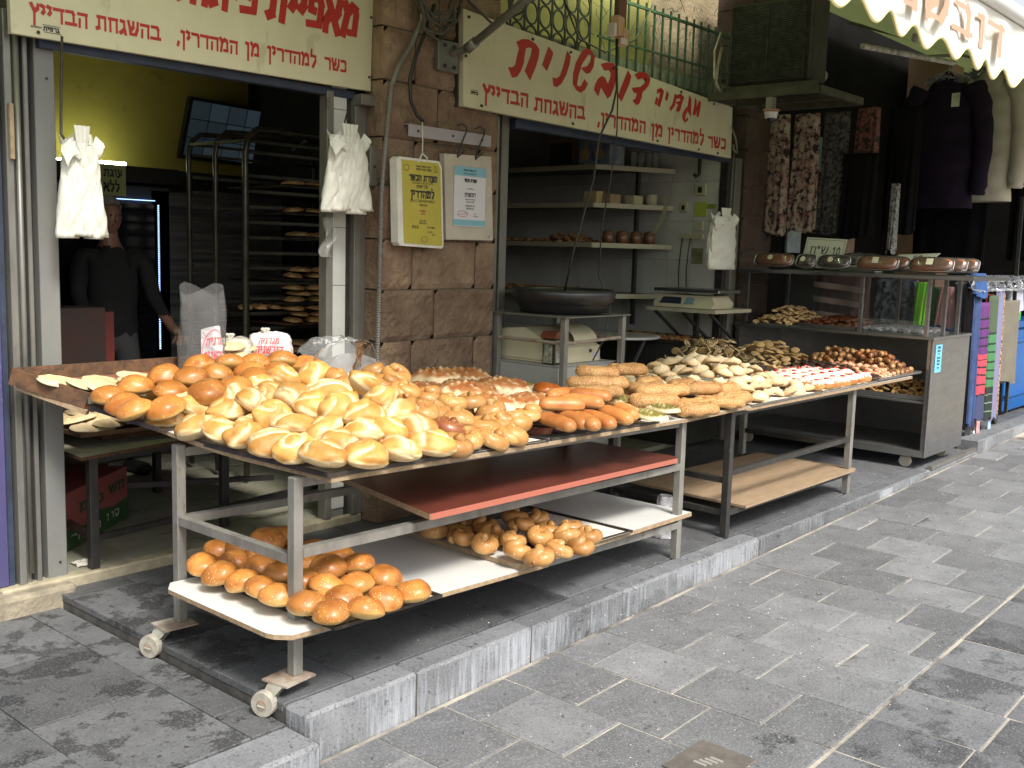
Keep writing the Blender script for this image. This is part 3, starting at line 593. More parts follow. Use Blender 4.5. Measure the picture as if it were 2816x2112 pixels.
# ------------------------------------------------------------ awnings
M_awn = fabric_glow('white awning fabric', (.92, .91, .85), (.75, .78, .55), .3)
aw = thing('awning', (9, 3.3, 2.7), 'bright white awning with a scalloped yellow-edged front and faded Hebrew letters, top right', 'awning')
XA, XB = 3.3, 15.0
def val(u, v):
    X = XA+(XB-XA)*u; zb = 2.757-.040*math.cos(2*math.pi*(X-4.72)/.36); zt = 3.08
    Z = zt+(zb-zt)*v; return (X, 2.0+.015*math.sin(X*5)*v+.02*math.sin(v*3)*math.sin(X*14), Z)
s = MB(); s.grid(600, 8, val); s.build('valance', M_awn, aw, smooth=True)
s = MB(); s.tube([Vector(val(k/600, 1))+Vector((0, -.003, 0)) for k in range(601)], .008, 5); s.build('trim', mat('pale yellow trim', (.75, .66, .30), rough=.7), aw)
s = MB(); s.grid(30, 10, lambda u, v: (XA+(XB-XA)*u, 2.0+2.75*v, 3.10+1.0*v-.06*math.sin(math.pi*v))); s.build('roof_sheet', fabric_glow('aged awning roof', (.14, .14, .10), (.09, .11, .04), .4), aw, smooth=True)
s = MB(); s.tube([(XA, 1.99, 3.13), (XB, 1.99, 3.13)], .045, 12); s.build('front_bar', mat('white roller tube', (.7, .7, .68), rough=.4), aw, smooth=True)
letters('דובשנית', plane_y(1.975), 4.45, 6.55, 2.85, .155, mat('faded brown letters', (.50, .30, .20), rough=.8), aw, wh=.17, wv=.13)
s = MB()
for X in (3.4, 6.9, 10.5, 14.0): s = MB(); s.bar((X, 2.02, 3.1), (X, 4.7, 4.05), .03); s.build('arm', M_steel, aw)
ca = thing('canopy', (1.0, 3.9, 3.4), 'green tinted canopy sheet above the first shop sign', 'canopy')
s = MB(); s.grid(16, 6, lambda u, v: (-2+5.9*u, 3.55+1.2*v, 3.45+.35*v+.01*math.sin(u*60))); s.build('roof_sheet', fabric_glow('green translucent sheet', (.22, .26, .12), (.42, .52, .16), .5), ca)
s = MB(); s.bar((-2, 3.56, 3.42), (3.9, 3.56, 3.42), .04); s.build('front_bar', M_steel, ca)
po = thing('awning_strut', (4.58, 4.5, 2.78), 'grey steel awning strut bolted to the pilaster, rising across the corner of the second sign', 'strut')
s = MB(); s.box(4.47, 4.51, 2.69, 4.645, 4.545, 2.87, bev=.004); s.build('plate', M_steel, po)
for X in (4.52, 4.6):
    for Z in (2.72, 2.84):
        s = MB(); s.lathe([(.012, -.008), (.009, .002)], (X, 4.506, Z), 8, ax='y'); s.build('bolt', M_iron, po)
s = MB(); s.tube([(4.58, 4.5, 2.80), (4.60, 4.40, 2.82)], .022, 8); s.build('hinge', M_steel, po)
s = MB(); s.tube([(4.60, 4.40, 2.82), (4.50, 3.85, 3.02), (4.40, 3.3, 3.25)], .024, 10); s.tube([(4.60, 4.40, 2.82), (4.585, 4.32, 2.85)], .032, 10); s.build('tube', M_alu, po, smooth=True)

lt = thing('tube_lamp', (6.6, 4.35, 3.42), 'lit greenish white tube lamp over the window grille, above the second sign', 'lamp')
s = MB(); s.tube([(6.12, 4.32, 3.50), (7.2, 4.40, 3.62)], .016, 8); s.build('tube', mat('lit tube', (.9, 1, .8), emit=((.80, 1.0, .55), 14.0)), lt, smooth=True)
s = MB(); s.bar((6.08, 4.33, 3.535), (7.25, 4.41, 3.655), .05, .03); s.build('housing', M_steel, lt)
# ------------------------------------------------------------ tables
M_legs = mat('galvanised tube with worn paint', (.27, .26, .235), (.18, .175, .155), scale=9, rough=.5, metal=.3, bump=.0015, c3=(.16, .10, .06), scale3=16, amt3=.7, th3=.60, stretch=(1, 1, .4))
M_rust = mat('rusty plate', (.22, .15, .10), (.34, .30, .25), scale=14, rough=.8, bump=.002)
M_bkleg = mat('black painted tube', (.022, .021, .020), (.04, .037, .033), scale=10, rough=.35, c3=(.16, .14, .12), scale3=30, amt3=.6, th3=.64)
M_white = mat('white laminate board', (.62, .62, .60), (.56, .56, .53), scale=3, rough=.35, c3=(.10, .08, .06), scale3=26, amt3=.65, th3=.68)
M_chip = mat('chipboard edge', (.36, .26, .16), (.24, .17, .10), scale=50, rough=.9, bump=.003, bscale=120)
M_redb = mat('brick red laminate', (.135, .036, .024), (.11, .03, .02), scale=4, rough=.22, c3=(.05, .03, .02), scale3=12, amt3=.6, th3=.66)
M_rededge = mat('salmon edge band', (.38, .12, .08), rough=.5)
M_ply = mat('plywood', (.33, .24, .15), (.26, .18, .11), scale=5, rough=.6, stretch=(1, 6, 1), c3=(.2, .14, .09), scale3=9, amt3=.4, th3=.6)
M_wood = mat('burnt wooden tray', (.15, .072, .032), (.065, .034, .018), scale=4, rough=.7, stretch=(5, 1, 5), c3=(.035, .022, .015), scale3=7, amt3=.75, th3=.54, bump=.003)
M_woodr = mat('reddish tray inside', (.22, .055, .035), (.16, .07, .04), scale=6, rough=.7)
M_tray = mat('blackened baking tray', (.035, .030, .027), (.07, .055, .045), scale=10, rough=.42, metal=.3, c3=(.22, .15, .09), scale3=30, amt3=.6, th3=.62)
M_paper = mat('baking paper', (.66, .64, .58), (.58, .53, .44), scale=6, rough=.75, c3=(.40, .25, .12), scale3=18, amt3=.5, th3=.62)
M_inox = mat('brushed stainless', (.36, .36, .36), (.30, .30, .30), scale=4, rough=.30, metal=.92, stretch=(1, 1, 5), c3=(.62, .60, .55), scale3=3, amt3=.4, th3=.66, rvar=.08)
M_inoxd = mat('dull stainless', (.34, .34, .33), (.28, .28, .27), scale=4, rough=.42, metal=.85, rvar=.1)
def caster(root, x, y, zt, zb, ang):
    """swivel castor: plate, fork, wheel with tyre"""
    s = MB(); s.box(x-.105, y-.065, zt-.007, x+.045, y+.062, zt, rot=ang); pl = s.build('castor_plate', M_rust, root)
    d = Vector((-.35, .94, 0)).normalized(); n = Vector((-d.y, d.x, 0)); r = .046; c = Vector((x-.138, y+.0, zb+r))
    s = MB()
    for sg in (-1, 1):
        P = [Vector((x-.085, y-.015, zt-.008))-d*.03, Vector((x-.085, y-.015, zt-.008))+d*.035, c+d*.016+Vector((0, 0, -.004)), c-d*.014+Vector((0, 0, -.008))]
        o = n*sg*.021; i = len(s.v); s.v += [tuple(p+o) for p in P]+[tuple(p+o+n*sg*.003) for p in P]
        s.f += [(i, i+1, i+2, i+3), (i+7, i+6, i+5, i+4)]+[(i+k, i+(k+1) % 4, i+4+(k+1) % 4, i+4+k) for k in range(4)]; s.mi += [0]*6
    s.bar(Vector((x-.085, y-.015, zt-.010))-d*.035, Vector((x-.085, y-.015, zt-.010))+d*.035, .045, .006); s.build('castor_fork', mat('zinc fork', (.42, .42, .36), (.3, .28, .22), scale=20, rough=.5, metal=.5), root)
    s = MB(); M = Matrix((d, n, Vector((0, 0, 1)))).transposed()
    for prof, mt, nm in (([(.012, -.017), (.046, -.017), (.048, -.013), (.048, .013), (.046, .017), (.012, .017)], mat('worn rubber', (.36, .34, .29), (.25, .23, .19), scale=30, rough=.8), 'castor_wheel'),
                         ([(.006, -.021), (.02, -.020), (.02, .020), (.006, .021)], M_rust, 'castor_hub')):
        t = MB(); i0 = 0
        t.lathe([(a, b) for a, b in prof], (0, 0, 0), 22, ax='y'); t.v = [tuple(M @ Vector(v)+c) for v in t.v]; t.build(nm, mt, root, smooth=False)
t1 = thing('market_table', (2.35, 3.0, -.12), 'long grey steel table piled with rolls, on castors at its near end', 'table')
zt = lambda x: .784+.0175*max(0, 4.79-x)      # the table stands slightly higher at its castors
zl = lambda x: .276-.019*(x-2.15)
zl2 = lambda x: .244+.0225*(4.9-x)
zr = lambda x: .572+.0195*(4.75-x)
LG = [(2.30, 3.016, .058, .808), (2.30, 3.796, .058, .815), (4.79, 2.925, 0, .765), (4.80, 3.70, 0, .765)]
for (x, y, z, ztop) in LG:
    s = MB(); s.box(x-.021, y-.021, z, x+.021, y+.021, ztop, bev=.003); s.build('leg', M_legs, t1)
caster(t1, 2.30, 3.016, .058, -.059, .15); caster(t1, 2.30, 3.796, .058, -.059, -.1)
def bars(root, lst, m_, w=.036, h=None):
    for p, q in lst:
        s = MB(); s.bar(p, q, w, h); s.build('crossbar', m_, root)
bars(t1, [((2.30, 3.04, .497), (2.30, 3.775, .497)), ((2.32, 3.79, .497), (4.78, 3.70, .475)), ((2.322, 3.014, .522), (4.77, 2.925, .515)),
          ((2.30, 3.04, .213), (2.30, 3.775, .213)), ((2.322, 3.014, .213), (4.77, 2.925, .19)), ((2.32, 3.79, .213), (4.78, 3.70, .19)),
          ((2.322, 3.03, .785), (4.78, 2.94, .748)), ((2.32, 3.79, .785), (4.78, 3.70, .748)), ((3.6, 2.98, .768), (3.6, 3.72, .768))], M_legs)
def board(name, poly, z0, z1, ms, root=None, label=None, cat=None, group=None):
    s = MB(); n = len(poly); i = 0
    Z0 = z0 if callable(z0) else (lambda x: z0); Z1 = z1 if callable(z1) else (lambda x: z1)
    s.v = [(x, y, Z0(x)) for x, y in poly]+[(x, y, Z1(x)) for x, y in poly]
    s.f = [tuple(reversed(range(n))), tuple(range(n, 2*n))]+[(k, (k+1) % n, n+(k+1) % n, n+k) for k in range(n)]
    s.mi = [0, 0]+[1]*n
    o = s.build(name, ms, root)
    return tag(o, label, cat, group) if root is None else o
zy = lambda y: .075*max(0, min(1.2, y-3.4))**1.3      # the boards lift towards the doorway
def edge(v): return 2.333-.03*min(1, v/.65)-(.08*max(0, (v-.65)/.35))
def warped(name, xa, xb, ya, yb, dz, th, ms, root):
    s = MB(); n1, n2 = 8, 16
    P = lambda u, v, t: (xa(v)+(xb-xa(v))*u, ya+(yb-ya)*v, zt(xa(v)+(xb-xa(v))*u)+zy(ya+(yb-ya)*v)+dz+t)
    s.grid(n1, n2, lambda u, v: P(u, v, th)); s.grid(n1, n2, lambda u, v: P(u, v, 0)); s.cur = 1
    for k in range(n2):
        for u in (0, 1): s.quad(P(u, k/n2, 0), P(u, (k+1)/n2, 0), P(u, (k+1)/n2, th), P(u, k/n2, th))
    for k in range(n1):
        for v in (0, 1): s.quad(P(k/n1, v, 0), P((k+1)/n1, v, 0), P((k+1)/n1, v, th), P(k/n1, v, th))
    return s.build(name, ms, root, fix=False)
warped('tabletop', edge, 3.415, 2.854, 4.56, -.018, .018, [M_white, M_chip], t1)
board('tabletop', [(3.419, 2.86), (4.79, 2.87), (5.53, 2.895), (5.54, 2.92), (5.50, 4.02), (4.79, 4.01), (3.44, 4.0)], lambda x: zt(x)-.018, zt, [M_white, M_chip], t1)
rb = board('red_board', [(2.82, 2.845), (4.715, 2.893), (4.755, 2.92), (4.755, 3.83), (3.07, 3.87)], lambda x: zr(x)-.024, zr, [M_redb, M_chip], None, 'brick red laminate board lying on the middle rail of the long table', 'board')
s = MB(); f_ = lambda x: 2.845+.0253*(x-2.82)
s.v = [(x, f_(x)+dy, zr(x)+dz) for x in (2.825, 4.70) for dy in (-.003, -.0005) for dz in (-.0245, .0008)]; s.f = [(0, 1, 5, 4), (2, 6, 7, 3), (0, 4, 6, 2), (1, 3, 7, 5), (0, 2, 3, 1), (4, 5, 7, 6)]; s.mi = [0]*6
s.build('edge_band', M_rededge, rb)
board('shelf_board', [(2.13, 2.965), (2.14, 2.93), (2.185, 2.88), (3.583, 2.844), (3.583, 3.72), (2.19, 3.69), (2.14, 3.62)], lambda x: zl(x)-.018, zl, [M_white, M_chip], None, 'white chipped shelf board under the left end of the long table', 'board', None)
board('shelf_board', [(3.39, 2.845), (4.90, 2.90), (4.90, 3.66), (3.41, 3.71)], lambda x: zl2(x)-.022, zl2, [M_white, M_chip], None, 'white board with crumbling front edge lying under the right end of the long table', 'board', None)
def tray(name, x0, x1, y0, y1, z, h, m_, label, cat='tray', group=None, rot=0, lip=.012, paper=None, sl=None):
    r = thing(name, ((x0+x1)/2, (y0+y1)/2, z), label, cat, group)
    s = MB(); c = ((x0+x1)/2, (y0+y1)/2, z)
    def bx(*a): s.box(*a, rot=rot, piv=c)
    bx(x0, y0, z, x1, y1, z+.003)
    for a in ((x0-lip, y0-lip, z, x0, y1+lip, z+h), (x1, y0-lip, z, x1+lip, y1+lip, z+h), (x0, y0-lip, z, x1, y0, z+h), (x0, y1, z, x1, y1+lip, z+h)): bx(*a)
    xc = (x0+x1)/2
    if sl: s.v = [(a, b, c2+sl(a)-sl(xc)) for a, b, c2 in s.v]
    s.build('tray_pan', m_, r)
    if paper:
        px0, px1, py0, py1 = paper; q = MB()
        q.grid(14, 14, lambda u, v: (px0+(px1-px0)*u, py0+(py1-py0)*v, z+.007+.004*noise.noise(Vector((u*5, v*5, x0)))+(sl(px0+(px1-px0)*u)-sl(xc) if sl else 0))); q.build('baking_paper', M_paper, r, smooth=True, fix=False)
    return r
tray('baking_tray', 2.324, 2.919, 2.86, 3.86, zt(2.62)+.002, .016, M_tray, 'black edged baking tray under the pale knotted rolls at the near end', paper=(2.34, 2.9, 2.875, 3.84), sl=zt)
bt2 = thing('baking_tray', (2.6, 4.1, .87), 'black baking tray under the brown sesame buns, next to the wooden tray', 'tray')
warped('tray_pan', lambda v: 2.27-.06*v, 2.90, 3.88, 4.34, .004, .004, [M_tray, M_tray], bt2)
s = MB(); s.bar((2.262, 3.88, zt(2.26)+zy(3.88)+.012), (2.205, 4.34, zt(2.2)+zy(4.34)+.012), .010, .018); s.build('rim', M_tray, bt2)
tray('baking_tray', 2.955, 3.563, 2.87, 3.79, zt(3.26)+.002, .010, M_tray, 'baking tray with white paper under the onion knots', paper=(2.92, 3.54, 2.855, 3.75), sl=zt)
# fluted tray of the finger rolls
ft = thing('fluted_tray', (4.05, 3.1, .79), 'dark fluted baking tray holding the long finger rolls', 'tray')
s = MB(); s.grid(110, 6, lambda u, v: (3.594+.88*u, 2.872+.5*v, zt(3.594+.88*u)+.014+.028*abs(math.sin(math.pi*u*11))+.016*(1-min(1, v*6))))
s.build('fluted_sheet', mat('caramelised tin', (.07, .018, .012), (.03, .014, .012), scale=14, rough=.25, metal=.3, c3=(.25, .2, .18), scale3=40, amt3=.8, th3=.66), ft, smooth=True)
s = MB(); s.bar((3.59, 2.866, zt(3.59)+.008), (4.48, 2.870, zt(4.48)+.008), .008, .012); s.build('rim', M_tray, ft)
tray('baking_tray', 2.327, 2.855, 2.825, 3.73, zl(2.59)+.002, .014, M_tray, 'black baking tray of brown buns on the lower shelf board', rot=.01, paper=(2.34, 2.84, 2.84, 3.7), sl=zl)
tray('baking_tray', 3.583, 4.25, 2.865, 3.70, zl2(3.92)+.002, .012, M_tray, 'black baking tray of onion knots on the right lower shelf board', paper=(3.68, 4.23, 2.85, 3.45), sl=zl2)
# sesame spilled on trays
M_seed = mat('sesame seed', (.72, .55, .30), rough=.6)
def crumbs(name, n, x0, x1, y0, y1, z, m_, size, label, cat, seed=1):
    random.seed(seed); s = MB()
    for k in range(n):
        x, y = random.uniform(x0, x1), random.uniform(y0, y1); a = random.uniform(0, 3.1); r = size*random.uniform(.7, 1.3); dx, dy = math.cos(a)*r, math.sin(a)*r
        zz = z(x) if callable(z) else z
        p = [(x-dx, y-dy, zz), (x+dy*.5, y-dx*.5, zz+.0004), (x+dx, y+dy, zz), (x-dy*.5, y+dx*.5, zz+.0004), (x, y, zz+r*.5)]; i = len(s.v); s.v += p
        s.f += [(i, i+1, i+4), (i+1, i+2, i+4), (i+2, i+3, i+4), (i+3, i, i+4)]; s.mi += [0]*4
    return tag(s.build(name, m_, fix=False), label, cat, kind='stuff')
crumbs('sesame_seeds', 500, 2.36, 2.84, 2.82, 2.89, lambda x: zl(x)+.011, M_seed, .0028, 'loose sesame seeds along the front of the lower bun tray', 'seeds', 1)
crumbs('sesame_seeds', 260, 2.34, 3.5, 2.87, 2.93, lambda x: zt(x)+.012, M_seed, .0026, 'loose seeds along the front lip of the upper trays', 'seeds', 2)
crumbs('crumbs', 420, 2.9, 8.0, 2.0, 4.2, .0012, mat('pale crumb', (.62, .60, .55), rough=.8), .004, 'pale crumbs scattered on the platform slabs', 'crumbs', 3)
random.seed(9)
crumbs('crumbs', 500, 2.2, 9.0, .6, 2.75, lambda x: sz(x)+.004, mat('pavement litter bit', (.60, .55, .45), rough=.8), .004, 'pale grit scattered on the street paving', 'grit', 4)
# wooden tray with pitas inside the shop
wt_ = thing('wooden_tray', (2.7, 4.5, .93), 'scorched wooden tray with raised sides holding pale flatbreads, left end', 'tray')
FLp, BLp = Vector((2.205, 4.37, .905)), Vector((1.985, 4.615, 1.005)); FRp, BRp = FLp+Vector((1.05, .0, .0)), BLp+Vector((1.25, .02, .0))
s = MB(); s.quad(FLp+Vector((0, 0, .012)), FRp+Vector((0, 0, .012)), BRp+Vector((0, 0, .012)), BLp+Vector((0, 0, .012))); s.quad(FLp, BLp, BRp, FRp); s.build('bottom', M_woodr, wt_, fix=False)
for a, b in ((FLp, BLp), (BLp, BRp), (BRp, FRp), (FLp, FRp)):
    s = MB(); s.bar(a+Vector((0, 0, .033)), b+Vector((0, 0, .033)), .020, .072); s.build('side_board', M_wood, wt_)
s = MB(); s.box(2.20, 4.352, .925, 2.27, 4.359, .955); s.build('corner_bracket', M_alu, wt_)
s = MB(); s.bar(FLp+Vector((.0, 0, -.018)), BLp+Vector((0.03, 0, -.018)), .03, .022); s.build('bearer', M_chip, wt_)
for X in (2.85, 3.15): s = MB(); s.bar((X, 4.58, .60), (X, 4.58, .93), .03); s.build('prop', M_bkleg, wt_)
# black tables in the first shop
bt = thing('shop_table', (2.4, 4.72, .05), 'black tube table with a low rail just inside the first shop', 'table')
for x, y in ((2.405, 4.74), (3.30, 4.98), (2.55, 5.95), (3.45, 5.95)):
    s = MB(); s.box(x-.022, y-.022, .05, x+.022, y+.022, .60, bev=.003); s.build('leg', M_bkleg, bt)
bars(bt, [((2.42, 4.74, .20), (3.95, 4.92, .20)), ((2.41, 4.76, .20), (2.55, 5.94, .20)), ((2.42, 5.90, .22), (3.8, 5.2, .22)), ((2.4, 4.74, .585), (3.4, 4.95, .585))], M_bkleg, .03)
board('tabletop', [(2.33, 4.69), (3.75, 4.95), (3.75, 6.0), (2.42, 6.0)], .60, .618, [mat('flour dusted board', (.42, .40, .30), (.30, .29, .22), scale=5, rough=.7), M_wood], bt)
tray('baking_tray', 2.42, 3.3, 4.86, 5.7, .68, .02, M_wood, 'wooden tray of pale flatbreads on the table inside the first shop')
s = MB(); s.box(2.6, 5.0, .62, 3.2, 5.6, .678); tag(s.build('wooden_block', M_wood), 'dark wooden block lifting the inner flatbread tray', 'block')
# second table
t2 = thing('market_table', (5.37, 2.95, 0), 'second table on dark legs, carrying cookies and doughnuts beside the steel case', 'table')
for (x, y) in ((5.375, 2.955), (7.055, 2.935), (5.40, 3.80), (7.08, 3.78)):
    s = MB(); s.box(x-.022, y-.022, 0, x+.022, y+.022, .755, bev=.003); s.build('leg', M_bkleg if x < 6 else M_legs, t2)
bars(t2, [((5.39, 2.955, .385), (7.04, 2.935, .395)), ((5.375, 2.97, .34), (5.40, 3.79, .34)), ((5.375, 2.97, .145), (5.40, 3.79, .145)), ((7.055, 2.96, .34), (7.08, 3.77, .34)), ((5.39, 2.955, .742), (7.04, 2.935, .742)), ((5.4, 3.8, .742), (7.08, 3.78, .742)), ((5.39, 3.8, .145), (7.08, 3.78, .145)), ((7.055, 2.96, .145), (7.08, 3.77, .145)), ((5.39, 2.955, .145), (7.04, 2.935, .145))], M_bkleg, .032)
board('tabletop', [(5.43, 2.915), (5.47, 2.88), (8.0, 2.865), (8.05, 4.35), (5.46, 4.4)], .757, .776, [M_white, M_chip], t2)
board('shelf_board', [(5.50, 2.89), (7.06, 2.885), (7.12, 2.90), (7.12, 3.66), (5.55, 3.76)], .163, .178, [M_ply, M_ply], None, 'pale plywood board on the bottom rails of the second table', 'board')
tray('baking_tray', 5.50, 6.40, 2.885, 3.6, .778, .012, M_inox, 'steel tray under the pale domed cookies', paper=(5.52, 6.38, 2.89, 3.5))
tray('baking_tray', 6.44, 7.34, 2.885, 3.5, .778, .014, M_inox, 'steel tray with white paper under the jam doughnuts', paper=(6.42, 7.3, 2.87, 3.45))
tray('baking_tray', 7.38, 8.20, 2.885, 3.9, .785, .016, M_inox, 'steel tray of striped rugelach reaching to the steel case', paper=(7.4, 8.18, 2.88, 3.6))
# ------------------------------------------------------------ stainless case
cb = thing('display_case', (8.3, 2.83, 0), 'stainless steel case on castors with open shelves and a blue sticker on its end', 'display case')
def cbx(nm, a, m_=M_inox, bev=0):
    s = MB(); s.box(*a, bev=bev); return s.build(nm, m_, cb)
cbx('end_panel', (8.302, 2.83, .10, 9.17, 2.845, 1.04), M_inox, .003)
cbx('end_panel', (8.302, 4.55, .10, 9.17, 4.565, 1.04)); cbx('back_panel', (9.155, 2.846, .10, 9.17, 4.55, 1.04), M_inoxd)
cbx('base_shelf', (8.302, 2.846, .10, 9.155, 4.549, .155), M_inoxd); cbx('middle_shelf', (8.31, 2.846, .53, 9.155, 4.549, .548), M_inoxd)
cbx('worktop', (8.29, 2.82, 1.04, 9.18, 4.575, 1.062), M_inox, .003)
cbx('corner_post', (8.298, 2.846, .155, 8.325, 2.87, 1.04)); cbx('corner_post', (8.298, 4.52, .155, 8.325, 4.548, 1.04))
for (x, y) in ((8.32, 2.90), (8.58, 2.86), (8.88, 2.85), (8.32, 3.44), (8.32, 4.48), (9.1, 4.48), (9.12, 3.44)):
    cbx('post', (x-.014, y-.014, 1.063, x+.014, y+.014, 1.512))
cbx('top_shelf', (8.28, 2.56, 1.512, 9.20, 4.54, 1.542), M_inox, .003); cbx('top_lip', (8.272, 2.56, 1.517, 8.279, 4.54, 1.54), M_inox)
M_glass = film('glass', (.5, .55, .52), .05, .2, .03)
s = MB(); s.box(8.345, 2.93, 1.064, 8.349, 3.42, 1.18); s.build('glass_pane', M_glass, cb)
s = MB(); s.box(9.13, 2.9, 1.064, 9.134, 4.5, 1.50); s.build('glass_pane', M_glass, cb)
s = MB(); s.box(8.36, 2.826, .78, 8.50, 2.8285, 1.00); st = s.build('sticker', mat('cyan sticker', (.16, .50, .72), rough=.5), cb)
fs = plane_y(2.8255); s = MB(); k = 0
for z, t in ((.975, 'ועד הכשרות'), (.945, 'תעודה לעסק'), (.92, 'בד"ץ'), (.89, 'כשר בהשגחה'), (.865, 'חלב ישראל'), (.84, 'פת ישראל'), (.81, 'מהדרין')): wordc(s, t, fs, 8.43, z, .012, asp=.75, wh=.3, wv=.25)
s.box(8.385, 2.8248, .968, 8.475, 2.8255, .971); s.build('lettering', M_blk, st, fix=False)
for (x, y) in ((8.36, 3.0), (8.38, 4.42), (9.05, 2.95), (9.05, 4.4)):
    s = MB(); s.lathe([(.01, -.02), (.045, -.018), (.05, -.008), (.05, .008), (.045, .018), (.01, .02)], (x, y, .05), 18, ax='x'); s.build('castor_wheel', mat('cream castor', (.36, .34, .27), rough=.6), cb)
    s = MB(); s.box(x-.03, y-.03, .085, x+.03, y+.03, .099); s.build('castor_plate', M_inoxd, cb)
tray('cake_tray', 8.36, 8.95, 2.87, 3.55, .552, .035, M_inoxd, 'deep tray of ring biscuits on the middle shelf of the steel case')
tray('cake_tray', 8.36, 8.95, 4.0, 4.42, 1.064, .012, M_inoxd, 'shallow tray of sugared jam rings, left on the steel case worktop')
tray('cake_tray', 8.36, 8.95, 3.50, 3.98, 1.064, .035, M_inox, 'deep tray of dark brown pastries in the middle of the steel case worktop')
tray('cake_tray', 8.38, 8.95, 2.95, 3.46, 1.064, .01, M_inox, 'shallow tray of grey coconut balls, right on the steel case worktop')
# metal strip chocking the castor
s = MB(); s.box(8.38, 2.80, .002, 9.6, 2.84, .03, rot=.02); tag(s.build('metal_strip', M_alu), 'bent metal strip on the kerb under the steel case', 'metal strip')
